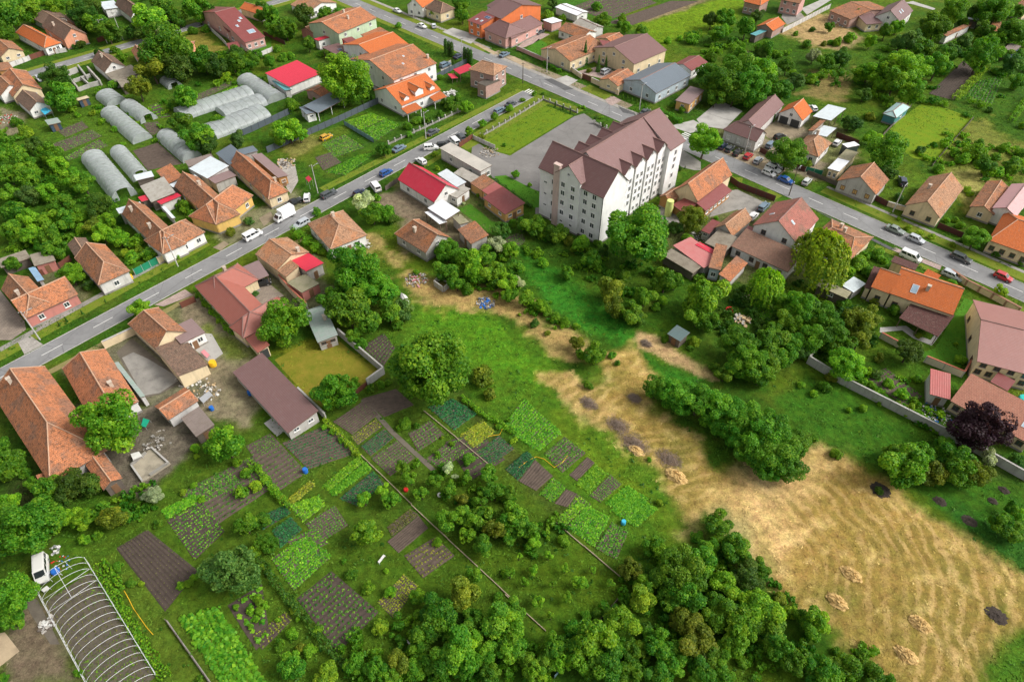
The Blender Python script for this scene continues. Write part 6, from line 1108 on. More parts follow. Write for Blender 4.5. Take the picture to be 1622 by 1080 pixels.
def car_parts(t, kit, color):
    k = KIT[kit]; b = link('body', k['body'], t); b.color = (*color, 1); link('windows', k['windows'], b); link('bumper', k['bumpers'], t)
    for sx in (-1, 1):
        for sy in (-1, 1):
            wo = link('wheel', WHEEL, t, (sx*k['L']*.30, sy*(k['W']/2-.10), .31)); link('rim', RIM, wo)
    for sy in (-1, 1): link('headlight', LAMP, t, (k['L']/2-.05, sy*k['W']*.33, k['lz'])); link('tail_light', TAIL, t, (-k['L']/2+.02, sy*k['W']*.36, k['lz']+.06))
AD1 = math.atan2(dr1.y, dr1.x); AD2 = math.atan2(-dr2.y, -dr2.x)     # heading up the near street / down the far street
WHT=(.72,.72,.72); SIL=(.42,.45,.48); BLK=(.015,.016,.018); DGY=(.06,.068,.075); RED=(.45,.012,.02); BLU=(.02,.085,.30); BGY=(.13,.19,.25); NAV=(.015,.025,.06); GRN=(.20,.24,.21)
CARS = [('E',1545,436,1,'van',WHT,'white passenger van driving on the near street past the yellow house'),('F',296,366,-1,'estate',SIL,'silver estate car parked beside the square hip roofed house'),('F',465,183,1,'estate',DGY,'dark grey estate car on the near street above the box truck'),('F',332,205,101,'hatch',WHT,'white hatchback parked nose out beside the box truck'),('F',256,232,1,'sedan',BLK,'black sedan half hidden behind the box truck'),
 ('F',750,140,120,'van',WHT,'white van parked at the fence of the long crimson hall'),('F',815,52,1,'hatch',BLU,'blue hatchback on the near street beside the crimson hall'),('F',655,176,1,'hatch',NAV,'dark navy hatchback beside the shrubs next to the white van'),('B',1030,985,130,'hatch',WHT,'white hatchback parked above the crimson hall roof'),('B',895,908,1,'sedan',BGY,'blue grey sedan parked on the verge by the teal fence'),('B',1100,808,1,'sedan',DGY,'dark sedan parked on the verge below the white villa'),
 ('B',1090,903,10,'suv',WHT,'white off-roader parked above the long white garage block'),('B',1165,888,10,'hatch',BLK,'black hatchback squeezed between white cars by the garage block'),('B',1232,866,120,'van',WHT,'white van parked at the brown fence near the garage block'),('B',1272,840,120,'suv',DGY,'dark off-roader parked beside the white van near the brown fence'),('B',1510,676,1,'estate',BGY,'pale blue estate parked by the young round trees'),('B',1578,636,1,'sedan',DGY,'dark sedan parked near the street corner crossing'),
 ('B',450,838,1,'hatch',(.55,.30,.02),'yellow orange old car standing in the vegetable garden'),('B',885,68,2,'sedan',WHT,'white sedan parked at the top of the far street'),('B',1035,160,2,'sedan',WHT,'white sedan driving on the far street near the driveway'),('B',1108,160,98,'hatch',(.6,.64,.68),'pale hatchback nosed onto the far street verge'),('k',1072,585,1,'sedan',BGY,'blue grey sedan parked beside the pink mauve roofed house'),('k',440,697,1,'suv',BGY,'blue grey off-roader in the court of the two storey white house'),('k',583,603,1,'sedan',NAV,'navy sedan between the clumps of thujas'),
 ('k',1450,343,1,'sedan',DGY,'grey sedan on the paved court of the pink mauve roofed house'),('C',615,438,1,'suv',SIL,'silver off-roader in front of the mauve roofed gabled house'),('C',855,685,1,'sedan',DGY,'dark sedan parked at the blue grey slate house'),('e',165,752,1,'hatch',NAV,'dark blue hatchback, leftmost in the row by the mauve street house'),('e',240,782,1,'hatch',DGY,'dark grey hatchback, second in the row by the mauve street house'),('e',326,822,1,'hatch',BLK,'black hatchback beside the red one at the mauve street house'),('e',438,862,1,'hatch',RED,'red hatchback parked in the row by the mauve street house'),('e',545,907,1,'hatch',SIL,'silver hatchback, rightmost in the row by the mauve street house'),
 ('e',735,965,2,'sedan',BLK,'black sedan closest to the dark fence by the round street tree'),('e',705,998,2,'estate',WHT,'white estate car between the black sedan and another white car'),('e',662,1042,2,'hatch',WHT,'white hatchback nearest the road below the round street tree'),('H',172,98,2,'sedan',BLU,'bright blue sedan parked beside the white cars on the far street'),('H',300,106,1,'hatch',(.5,.52,.50),'pale grey hatchback nosed off the far street beside the blue sedan'),('e',776,652,30,'hatch',BLK,'black hatchback in the yard of the mauve street house'),('e',680,738,1,'estate',BGY,'blue grey estate in the yard beside the street tree'),('e',1390,718,1,'hatch',WHT,'white hatchback in the yard beside the glass kiosk'),('e',1132,350,95,'hatch',WHT,'white hatchback behind the white double garage'),
 ('H',880,106,75,'suv',NAV,'navy off-roader on the grass beside the grey gabled house'),('H',838,400,2,'sedan',GRN,'grey green sedan on the far street below the tan gable house'),('H',966,458,2,'hatch',SIL,'silver hatchback behind the grey green sedan on the far street'),('H',1240,572,2,'estate',DGY,'dark estate car near the right edge of the far street'),('H',1496,686,2,'hatch',RED,'red hatchback driving on the far street at the right edge'),('H',932,566,2,'van',WHT,'white van parked at the orange villa entrance'),('H',1186,678,2,'estate',SIL,'silver estate parked along the orange villa fence'),
 ('d',1280,388,1,'estate',BGY,'blue grey estate in the yard beside the half red roofed house'),('d',1166,490,1,'hatch',WHT,'white hatchback tucked behind the narrow tan roofed barn'),('A',240,482,2,'hatch',SIL,'pale hatchback beside the cross shaped tiled house'),('A',1055,140,0,'sedan',BLK,'black sedan parked off the upper left street'),('i',200,445,20,'hatch',BLK,'black hatchback under the dark flat carport'),('h',450,285,-62,'van',(.62,.61,.58),'old white van body standing at the bare hoop tunnel')]
def heading(a): return {1:AD1, -1:AD1+math.pi, 2:AD2}.get(a, R(a))
for t_, x_, y_, a_, kit, colr, lab in CARS:
    p = G(t_, x_, y_, .6); p.z = .06; o = thing('van' if kit == 'van' else 'car', lab, 'van' if kit == 'van' else 'car', p, 'cars and vans of the village'); o.rotation_euler = (0, 0, heading(a_)); car_parts(o, kit, colr)
# box truck
p = G('F', 195, 312, 1.0); p.z = .06; bt = thing('box_truck', 'white box truck with high cargo body on the near street', 'truck', p); bt.rotation_euler = (0, 0, AD1+math.pi)
b = MB(); b.box(-.75,0,1.75,3.9,2.05,2.2); b.obox((-2.72,-1.05,.62),(3.95,0,0),(0,2.1,0),(0,0,.05)); link('cargo_box', mk(b, plain('truck_box',(.80,.81,.82),.5,.08)), bt)
b = MB(); b.add([(1.25,-.92,.4),(2.75,-.92,.4),(2.75,.92,.4),(1.25,.92,.4),(1.25,-.94,1.15),(2.72,-.92,1.05),(2.72,.92,1.05),(1.25,.94,1.15),(1.25,-.82,2.0),(1.95,-.80,2.0),(1.95,.80,2.0),(1.25,.82,2.0)],[[0,3,2,1],[0,1,5,4],[1,2,6,5],[2,3,7,6],[3,0,4,7],[4,5,9,8],[5,6,10,9],[6,7,11,10],[7,4,8,11],[8,9,10,11]]); cb_ = link('cab', mk(b, M_PAINTC), bt); cb_.color = (.74,.74,.74,1)
b = MB(); b.face([(2.66,-.8,1.12),(2.66,.8,1.12),(2.03,.72,1.93),(2.03,-.72,1.93)]); b.face([(1.4,-.945,1.2),(2.4,-.925,1.2),(1.95,-.83,1.85),(1.4,-.85,1.85)]); b.face([(2.4,.925,1.2),(1.4,.945,1.2),(1.4,.85,1.85),(1.95,.83,1.85)]); link('windows', mk(b, M_CGLASS), cb_)
b = MB(); b.box(-.4,0,.5,4.6,.9,.18); link('chassis', mk(b, M_PLAST), bt)
for sx in (-1.7, 1.95):
    for sy in (-.9, .9): wo = link('wheel', WHEEL, bt, (sx, sy, .31)); link('rim', RIM, wo)
for sy in (-.7, .7): link('headlight', LAMP, bt, (2.74, sy, .8))

# ------------------------------------------------------------------ polytunnels
def film_mat():
    t = NT('greenhouse_film'); p = t.pos(); n = t.noise(.8, p, 5, .7); w_ = t.noise(5, p, 3)
    c = t.ramp(n, [(.35, (.50,.54,.55)), (.6, (.68,.72,.74))]); t.color(c); t.set('Roughness', .35); t.set('Specular IOR Level', .5); t.bump(t.math('ADD', n, t.math('MULTIPLY', w_, .5)), .5, .12)
    tr = t.new('ShaderNodeBsdfTranslucent'); t.l.new(c, tr.inputs[0]); ts = t.new('ShaderNodeBsdfTransparent'); m1 = t.new('ShaderNodeMixShader'); m1.inputs[0].default_value = .35; m2 = t.new('ShaderNodeMixShader'); m2.inputs[0].default_value = .3
    t.l.new(t.b.outputs[0], m1.inputs[1]); t.l.new(tr.outputs[0], m1.inputs[2]); t.l.new(m1.outputs[0], m2.inputs[1]); t.l.new(ts.outputs[0], m2.inputs[2]); t.l.new(m2.outputs[0], t.out.inputs[0]); return t.m
M_FILM = film_mat(); M_HOOP = plain('white_pipe', (.66,.67,.68), .4, .12, 2, 0)
def arc(fr, x, h, k=14, lift=0.0, z0=0.0):
    W = fr['W']; return [lp(fr, x, W/2-math.cos(math.pi*i/k)*(W/2+lift), z0+math.sin(math.pi*i/k)**.8*(h+lift)) for i in range(k+1)]
def tunnel(label, ref, t, p0, p1, p2, h, nh=None):
    fr = frame(t, p0, p1, p2, 0.0); L, W = fr['L'], fr['W']; base = lp(fr, L/2, W/2, 0); o = thing('polytunnel', label, 'polytunnel', base, 'plastic covered tunnels'); rg = random.Random(label)
    b = MB(); ns = max(6, int(L/1.0)); k = 14
    for i in range(ns+1):
        sag = .06 if i % 2 else 0; b.v += [tuple(q+Vector((rg.uniform(-.03,.03), rg.uniform(-.03,.03), -sag+rg.uniform(-.03,.02)))) for q in arc(fr, L*i/ns, h)]
    for i in range(ns):
        for j in range(k): a = i*(k+1)+j; b.f.append([a, a+1, a+k+2, a+k+1]); b.m.append(0)
    b.build('film', M_FILM, o, base, True)
    A = arc(fr, .05, h*.985); e = MB()
    for j in range(k):
        e.face([A[j], A[j+1], Vector((A[j+1].x, A[j+1].y, 0)), Vector((A[j].x, A[j].y, 0))])
    e.build('end_sheet', M_FILM, o, base); B2 = arc(fr, L-.05, h*.985); opening = rg.random() < .5
    for rng in ((range(0, 5), range(9, k)) if opening else (range(k),)):
        e = MB()
        for j in rng: e.face([B2[j], B2[j+1], Vector((B2[j+1].x, B2[j+1].y, 0)), Vector((B2[j].x, B2[j].y, 0))])
        e.build('end_sheet', M_FILM, o, base)
    hn = max(4, int(L/2.0))
    for i in range(hn+1):
        m = MB(); m.tube(arc(fr, min(L-.02, max(.02, L*i/hn)), h, 12, .02), .05, 5); m.build('hoop', plain('tunnel_pipe', (.30,.31,.31), .6, .2, 2, 0), o, base)
    if ref: REFS.append((base+UP*h, ref))
T_ = tunnel
T_('weathered grey polytunnel with dirty film between the upper left plots','the dirty grey polytunnel','A',(620,715),(815,885),(930,840),2.5); T_('short polytunnel beside the dirty grey one with an open end',None,'A',(738,668),(865,760),(957,718),2.3); T_('clean white polytunnel at the top of the upper left group','the clean white polytunnel','A',(590,610),(660,662),(768,612),2.4)
T_('largest white polytunnel beside the left orchard','the largest white polytunnel','b',(5,330),(335,752),(592,655),3.0); T_('middle white polytunnel ending at the ramshackle board shed','the middle polytunnel','b',(312,258),(550,535),(702,432),2.7); T_('white polytunnel right of the bare brown plot','the polytunnel right of the bare plot','b',(808,90),(1085,335),(1277,252),2.8); T_('tiny white polytunnel among the upper left shrubs',None,'A',(978,508),(1030,550),(1112,522),1.8)
T_('long wrinkled polytunnel, uppermost of the three parallel ones','the uppermost parallel polytunnel','A',(1130,738),(1562,592),(1502,540),2.3); T_('long polytunnel, middle of the three parallel ones','the middle parallel polytunnel','A',(1390,732),(1642,642),(1592,585),2.2); T_('long polytunnel along the dark fence, lowest of the three parallel ones','the polytunnel along the dark fence','A',(1330,852),(1662,720),(1602,645),2.4); T_('wide white polytunnel near the crimson roofed barn','the wide polytunnel near the barn','A',(1450,515),(1638,640),(1742,595),2.6)
# bare hoop tunnel, foreground
fr = frame('M', (230,525), (640,1290), (980,1075), 0.0); L, W = fr['L'], fr['W']; base = lp(fr, L/2, W/2, 0); ht = thing('hoop_tunnel', 'bare white pipe hoop tunnel without film over dark soil, lower left', 'tunnel frame', base); REFS.append((base+UP*2, 'the bare hoop tunnel'))
nh = int(L/1.32)
for i in range(nh+1):
    m = MB(); m.tube(arc(fr, L*i/nh, 2.6, 18), .028, 5); m.build('hoop', M_HOOP, ht, base)
for y in (0, W):
    m = MB(); m.tube([lp(fr, 0, y, .75), lp(fr, L, y, .75)], .04, 6); m.tube([lp(fr, 0, y, .02), lp(fr, L, y, .02)], .03, 6); m.build('side_rail', M_HOOP, ht, base)
m = MB(); m.tube([lp(fr, 0, W/2, 2.6), lp(fr, 6.6, W/2, 2.6)], .035, 5); m.build('ridge_pipe', M_HOOP, ht, base)
for x0, x1 in ((2.6, 4.0), (5.2, 6.6)):
    m = MB(); m.tube([lp(fr, x0, .2, .8), lp(fr, x1, W/2, 2.45), lp(fr, x0, W-.2, .8)], .03, 5); m.build('brace', M_HOOP, ht, base)
for yy in (W*.3, W*.5, W*.7):
    m = MB(); m.tube([lp(fr, 0, yy, 0), lp(fr, 0, yy, 2.35)], .03, 5); m.build('end_post', M_HOOP, ht, base)
psheet('tunnel_soil', [lp(fr, 2.6, .3, 0), lp(fr, L, .3, 0), lp(fr, L, W-.3, 0), lp(fr, 2.6, W-.3, 0)], plain('tunnel_floor', (.10,.085,.062), .97, .45, 4, .8), 2)
rs = np.random.RandomState(3); pp = []
for r_ in range(9):
    for x in np.arange(3, L, .55): q = lp(fr, x+rs.uniform(-.1,.1), .6+(W-1.2)*r_/8, .08); pp.append(tuple(q))
pp = np.repeat(np.array(pp), 4, 0); of = rs.normal(size=pp.shape)*np.array([.1,.1,.05]); Nn = of+np.array([0,0,.3]); Nn /= np.linalg.norm(Nn, axis=1)[:, None]
m = link('seedling_rows', leaf_cloud(pp+of, Nn, .08, 5, .5+rs.normal(size=len(pp))*.2)); m.color = (.16,.17,.04,1); tag(m, 'thin rows of seedlings under the bare hoop tunnel', 'seedlings', kind='stuff')

# ------------------------------------------------------------------ fences and walls: posts and panels each a part
UB = MB(); UB.box(.5,0,.5,1,1,1)
def ubox(mat):
    k = 'ub_'+mat.name
    if k not in MC: me = bpy.data.meshes.new('panel'); me.from_pydata(UB.v, [], UB.f); me.materials.append(mat); MC[k] = me
    return MC[k]
FK = {'slate':(RSLA,M_DARKM,.05,2.5,.12,0),'white':(WLG,M_CONC,.08,2.4,.18,0),'grey':(plaster('wall_grey_block',(.42,.41,.39),.5),M_CONC,.22,3.0,.24,M_CONC),'maroon':(plain('maroon_sheet',(.10,.035,.03),.5,.2),M_DARKM,.05,2.4,.1,0),'brown':(plain('brown_sheet',(.16,.06,.04),.6,.2),M_DARKM,.05,2.4,.1,0),'red':(plaster('wall_pale_cream',(.66,.58,.45)),M_CONC,.2,3.2,.24,plain('red_coping',(.42,.13,.08),.8)),'cream':(WCR,WCR,.2,3.0,.34,M_CONC),
 'pink':(WPK,WPK,.18,2.6,.26,M_CONC),'teal':(plain('teal_sheet',(.16,.27,.29),.5,.3),M_DARKM,.05,2.2,.09,0),'green':(plain('green_gate_sheet',(.02,.22,.12),.45,.2),M_STEEL,.06,1.8,.1,0),'ochre':(WOC,WOC,.2,3.0,.3,M_CONC),'wood':(WDK,WDK,.05,1.6,.12,0),'stone':(plaster('wall_stone_grey',(.45,.42,.38),.5),M_CONC,.2,2.6,.42,0),'villa':(WCR,plain('villa_pillar',(.34,.20,.13),.8),.14,2.6,.4,plain('villa_coping',(.30,.15,.10),.8)),'iron':(None,M_CONC,.05,2.6,.35,0)}
def fence(label, ref, t, pts, h, kind, cat='fence'):
    pm, sm, th, sp, pw, cop = FK[kind]; ps = [G(t, *p) for p in pts]; base = ps[0].copy(); o = thing('wall' if cop else ('gate' if cat == 'gate' else 'fence'), label, 'wall' if cop else cat, base)
    for p, q in zip(ps, ps[1:]):
        d = (q-p); L = d.length; d = d/L; n = max(1, round(L/sp)); rz = math.atan2(d.y, d.x); st = L/n
        for i in range(n+1): link('post', ubox(sm), o, p+d*(st*i-pw/2)-base, rz, (pw, pw, h+(.12 if kind not in ('grey','red') else .02)))
        for i in range(n):
            if kind == 'iron':
                link('plinth', ubox(M_CONCD), o, p+d*(st*i+pw/2)-base, rz, (st-pw, .2, .5))
                for z in (.75, 1.1): link('rail', ubox(M_DARKM), o, p+d*(st*i+pw/2)-base+UP*z, rz, (st-pw, .05, .05))
                continue
            link('panel', ubox(pm), o, p+d*(st*i+pw/2)-base, rz, (st-pw, th, h*(1 if not cop else .97)))
            if cop: link('coping', ubox(cop), o, p+d*(st*i+.01)-base+UP*(h+.03), rz, (st-.02, max(th, pw)+.1, .09))
    if ref: REFS.append((sum(ps, Vector())/len(ps), ref))
F_ = fence
F_('long grey block wall running across the right hand meadow','the long grey block wall','L',[(395,100),(300,212),(500,335),(1000,590),(1340,765),(1640,935)],2.0,'grey')
F_('pale wall with red coping beside the clipped villa lawn','the red coped lawn wall','L',[(1425,-30),(1238,298),(1012,205)],1.7,'red'); F_('short pale wall with red coping left of the villa lawn',None,'L',[(742,58),(862,122)],1.5,'red'); F_('cream panel wall with brown pillars along the orange villa','the cream villa street wall','H',[(1170,675),(1262,738),(1420,818),(1580,905)],1.5,'villa')
F_('grey concrete wall around the yellowed lawn','the grey lawn wall','J',[(528,42),(805,278),(705,350)],1.9,'grey'); F_('low brown gate at the corner of the yellowed lawn',None,'J',[(702,352),(632,405)],1.3,'brown','gate'); F_('grey wall between the brown hall and the dense garden tree',None,'J',[(288,398),(450,556)],1.8,'grey'); F_('slate blue metal fence above the villa vegetable garden','the slate blue fence','B',[(92,935),(530,745),(792,622)],1.9,'slate'); F_('dark slate fence beside the lowest long polytunnel',None,'B',[(-110,850),(0,805),(240,692)],1.9,'slate')
F_('white pillared fence in front of the white villa','the white pillared villa fence','B',[(832,885),(1060,780),(1292,672)],1.2,'iron'); F_('grey stone pillared fence round the lawn of the apartment block','the pillared lawn fence','C',[(-150,840),(0,755),(232,612),(440,692)],1.2,'iron'); F_('stone pillared fence with small thujas beside the court','the court thuja fence','C',[(545,760),(655,805)],1.2,'iron'); F_('teal sheet fence at the end of the vegetable garden','the teal sheet fence','B',[(562,765),(742,872)],1.4,'teal')
F_('white concrete fence below the pink maroon roofed house','the white fence by the pink house','p',[(1240,625),(1440,745),(1640,660)],1.5,'white'); F_('white fence beside the pink house annex',None,'p',[(830,385),(990,530),(1050,600)],1.6,'white'); F_('white panel fence along the upper left street','the upper left white fence','A',[(65,415),(188,368)],1.6,'white'); F_('brown red gate along the upper left street',None,'A',[(190,367),(276,338)],1.7,'brown','gate'); F_('white panel fence below the upper left orange house',None,'A',[(280,340),(410,318)],1.5,'white')
F_('dark green double gate between two street houses','the dark green gate','E',[(830,680),(972,605)],1.8,'green','gate'); F_('cream and ochre street wall closing the dirt yard','the cream yard wall','I',[(648,122),(832,35)],1.9,'cream'); F_('maroon fence along the yard beside the terrace hall','the maroon yard fence','d',[(918,120),(1000,182),(1392,332)],1.7,'maroon'); F_('dark board fence beside the far street verge','the dark verge fence','H',[(300,60),(400,100),(690,222)],1.2,'wood'); F_('dark maroon gate beside the grey gabled house',None,'H',[(700,215),(782,258)],1.6,'maroon','gate')
F_('pale wall between the maroon gate and the tan gable house',None,'H',[(785,255),(905,292)],1.3,'cream'); F_('dark maroon fence right of the tan gable house',None,'H',[(1090,385),(1240,448)],1.5,'maroon'); F_('pink low street wall beside the pink mauve roofed house','the pink street wall','C',[(72,305),(262,388)],1.3,'pink'); F_('cream street wall of the yellow parapet house','the cream parapet wall','C',[(385,425),(466,482)],1.5,'cream'); F_('brown gate between two cream street walls',None,'C',[(470,478),(526,502)],1.7,'brown','gate'); F_('cream street wall beside the orange tiled garage',None,'C',[(528,505),(690,582)],1.6,'cream')
F_('maroon fence behind the glass kiosk',None,'e',[(1372,655),(1610,745)],1.6,'maroon'); F_('dark fence behind the white street cars','the dark street fence','e',[(560,815),(700,890),(1040,1030)],1.5,'maroon'); F_('teal street fence beside the narrow tin garage',None,'e',[(1050,1022),(1225,1065)],1.4,'green'); F_('long white panel fence beside the straw yard upper right','the white straw yard fence','l',[(425,285),(832,75)],1.8,'white'); F_('white wall with red coping beside the felt roofed outbuilding','the red coped yard wall','i',[(365,432),(480,560),(615,690)],2.0,'red')
F_('dark wooden fence at the dirt yard of the crimson hall',None,'c',[(-60,420),(75,325)],1.4,'wood'); F_('brown gate beside the paved lawn court',None,'B',[(1262,905),(1345,848)],1.6,'brown','gate'); F_('concrete wall beside the court rubble',None,'B',[(1350,852),(1480,912)],1.3,'white'); F_('dark low fence across the lower orchard','the low orchard fence','O',[(682,588),(540,755)],.9,'wood'); F_('dark teal low fence at the bottom edge',None,'O',[(392,945),(300,1055)],1.0,'teal'); F_('brown red fence left of the street tree',None,'A',[(600,262),(650,245)],1.6,'brown')
F_('pale block fence behind the yard cars of the kiosk',None,'D',[(1060,1015),(1140,920),(1310,725)],.8,'wood'); F_('dark fence along the upper meadow edge',None,'D',[(760,830),(930,655)],1.0,'wood'); F_('brick red gate behind the rose walled house',None,'E',[(232,690),(370,640),(440,590)],1.6,'brown','gate'); F_('brown gate beside the house with the brown veranda',None,'E',[(1110,880),(1200,840)],1.6,'brown','gate'); F_('tan street wall beside the brown hip roofed house',None,'E',[(975,605),(1000,592)],1.6,'cream'); F_('crimson fence beside the pale green house garden',None,'B',[(70,215),(200,275)],1.5,'maroon')
F_('slate fence between the white house and the brick house yard',None,'k',[(330,850),(640,690),(720,660)],1.6,'slate'); F_('grey pipe fence beside the path in the green stripes',None,'M',[(1015,705),(1285,1085)],.5,'wood')

# ------------------------------------------------------------------ hedges and vines
def hedge(label, t, pts, w_, h, col, n=900, cat='hedge', name='hedge'):
    ps = [G(t, *p) for p in pts]; rs = np.random.RandomState(len(label)+n); Ls = [(q-p).length for p, q in zip(ps, ps[1:])]; tot = sum(Ls); P_ = []; N_ = []
    m = int(n*tot/8)
    for i in range(m):
        s = rs.rand()*tot
        for (p, q), l in zip(zip(ps, ps[1:]), Ls):
            if s <= l: break
            s -= l
        d = (q-p)/l; nn = np.array([-d.y, d.x, 0]); c = np.array(p+d*s); ww = w_*(.85+.3*math.sin(s*2.1+len(label))); hh = h*(.88+.2*math.sin(s*1.3+2)); f = rs.randint(4)
        if f < 2: off = nn*rs.uniform(-.5,.5)*ww+np.array([0,0,hh*(.96+.08*rs.rand())]); nm = np.array([0,0,1.])
        else: sg = 1 if f == 2 else -1; off = nn*sg*ww*.5+np.array([0,0,rs.rand()*hh]); nm = nn*sg+np.array([0,0,.3])
        P_.append(c+off+rs.normal(size=3)*.05); nm = nm+rs.normal(size=3)*.45; N_.append(nm/np.linalg.norm(nm))
    base = ps[0].copy(); o = thing(name, label, cat, base)
    me = leaf_cloud(np.array(P_)-np.array(base), np.array(N_), .13, n, .5+rs.normal(size=len(P_))*.2); f = link('foliage', me, o); f.color = (*LC[col], 1)
    b = MB()
    for p, q in zip(ps, ps[1:]):
        d = (q-p).normalized(); L = (q-p).length
        for s in np.arange(.4, L, .9): b.tube([p+d*s, p+d*s+UP*h*.8], .03, 4)
    b.build('stem', M_BARK, o, base)
hedge('clipped green hedge before the ochre cabin','C',[(945,690),(1075,760)],1.6,1.6,'9',1500); hedge('clipped green hedge at the yellow parapet house','C',[(235,395),(340,450)],1.2,1.3,'9',1200); hedge('dark low hedge along the lawn beside the apartment block','c',[(1015,275),(1190,395),(1400,555),(1500,610)],1.3,1.1,'3',900); hedge('bright green vine row on the upper right plots','D',[(1190,618),(1395,412)],2.2,1.7,'5',700,'vine row','vine_row'); hedge('green vine row at the right edge of the upper meadow','D',[(1540,750),(1640,600)],1.8,1.6,'2',600,'vine row','vine_row')
hedge('green vines climbing between the salmon house and its neighbour yard','E',[(1200,775),(1300,900),(1420,1045)],1.1,1.4,'2',700,'vine row','vine_row'); hedge('vine row between the tunnel path and the green stripes','M',[(640,340),(760,520)],.9,.9,'2',500,'vine row','vine_row'); hedge('long narrow hedge of greens beside the hoop tunnel','M',[(590,370),(700,560),(860,820),(1020,1060)],1.6,.6,'2',500,'hedge'); hedge('vine row dividing the lower left vegetable beds','N',[(40,330),(170,520),(330,700),(480,900),(620,1060)],1.3,1.2,'3',500,'vine row','vine_row'); hedge('yellow green vine row along the laundry yard beds','J',[(440,570),(520,640),(600,730),(660,790)],1.0,1.0,'5',600,'vine row','vine_row'); hedge('vine row left of the dotted vegetable beds','J',[(-20,820),(60,900),(160,1030),(230,1100)],1.3,1.2,'2',600,'vine row','vine_row'); hedge('low shrubby border below the walnut tree toward the lush bed','J',[(1280,420),(1400,530),(1520,590),(1610,650)],.9,.8,'2',600,'hedge')
hedge('green hedge row beneath the upper left peach house','A',[(415,285),(490,280),(560,255)],2.2,1.6,'3',500); hedge('pumpkin vines behind the tall ramshackle shed beside the tiled house','E',[(1080,230),(1150,290),(1250,360)],3.0,1.6,'2',500,'vine row','vine_row'); hedge('vine pergola between the two tiled street houses near the van','F',[(250,415),(330,480),(460,545)],2.2,1.9,'2',600,'vine row','vine_row')

# ------------------------------------------------------------------ poles and wires
M_POLE = plain('pole_concrete', (.46,.45,.42), .9, .2, 3); M_POLED = plain('pole_wood', (.10,.08,.06), .9, .2, 3)
def pole(label, t, x, y, h=8.5, dark=False, arm=True):
    p = G(t, x, y); o = thing('utility_pole', label, 'pole', p, 'street poles'); b = MB(); b.tube([(0,0,0),(0,0,h)], [.15,.09], 8); b.build('shaft', M_POLED if dark else M_POLE, o)
    b = MB(); b.obox((-.7,-.05,h-.5),(1.4,0,0),(0,.1,0),(0,0,.1)); b.build('crossarm', M_POLED, o)
    for sx in (-.6, 0, .6): b = MB(); b.tube([(sx,0,h-.4),(sx,0,h-.22)], .05, 6); b.build('insulator', M_TRIM, o)
    if arm: b = MB(); b.tube([(0,0,h-.8),(.5,.5,h-.4),(1.1,1.1,h-.35)], .04, 5); b.obox((1.0,1.0,h-.42),(.45,.3,0),(-.1,.15,0),(0,0,.1)); b.build('street_lamp', M_STEEL, o)
    return p+UP*(h-.25)
P1 = [pole('pale pole before the rambling rusty tiled house','E',1088,625), pole('pale pole beside the hatchback near the box truck','F',400,178), pole('pale pole before the white villa fence','B',1060,848)]
P2 = [pole('dark pole beside the half red roofed white house','H',190,192,8.5,True), pole('pale pole behind the red hatchback in the parking row','e',400,832), pole('pale pole before the blue grey slate house','C',820,672), pole('pale pole before the yellow parapet house','C',255,442), pole('pale pole between the thuja clumps','k',625,668), pole('pale pole beside the white sedan at the far street top','B',983,112)]
P3 = [pole('tall pale pole on the upper left street','A',752,245,10), pole('pale pole beside the brown red fence upper left','A',655,265)]
P4 = [pole('short dark pole at the brick house street corner','k',1270,892,7,True,False), pole('pale pole at the lower left street edge','I',245,70,8)]
pole('pole beside the grey gabled house garden','H',822,292,8)
def wires(ps, name, label):
    b = MB()
    for p, q in zip(ps, ps[1:]):
        for s in (-.5, .5):
            o_ = Vector((s*.6, 0, 0)); b.tube([p+o_+(q-p)*(i/8)-UP*1.1*math.sin(math.pi*i/8) for i in range(9)], .012, 3)
    tag(b.build('overhead_wire', M_DARKM), label, 'wire')
wires([P4[1]]+P1, 'w', 'thin overhead wires above the near street'); wires(P2, 'w', 'thin overhead wires above the far street'); wires(P3, 'w', 'thin overhead wires above the upper left street')

# ------------------------------------------------------------------ heaps, barrels, rubble and other small things
def heap(name, label, cat, t, x, y, r_, h, mat, seed, stretch=1.6, ang=-42):
    """irregular mound"""
    p = G(t, x, y); b = MB(); rg = random.Random(seed); n, m = 26, 9
    for i in range(m):
        f = i/(m-1)
        for k in range(n):
            a = 6.2832*k/n; rr_ = r_*(1-f)**.7*(1+rg.uniform(-.22,.22)); b.v.append((math.cos(a)*rr_*stretch, math.sin(a)*rr_, h*math.sin(f*math.pi/2)*(1+rg.uniform(-.2,.2))-.02))
    for i in range(m-1):
        for k in range(n): b.f.append([i*n+k, i*n+(k+1)%n, (i+1)*n+(k+1)%n, (i+1)*n+k]); b.m.append(0)
    o = b.build(name, mat); o.location = p; o.rotation_euler = (0, 0, R(ang)); return tag(o, label, cat)
M_HAY = plain('hay', (.58,.39,.155), .95, .4, 5, 1.0); M_BRUSH = plain('dry_brush', (.20,.135,.085), .95, .5, 5, 1.0); M_RUB = plain('rubble', (.45,.42,.38), .95, .5, 3, 1.0); M_TARP = plain('grey_tarp', (.16,.18,.20), .6, .4, 2, .5); M_MULCH = plain('mulch', (.05,.038,.03), .95, .5, 5, 1.0)
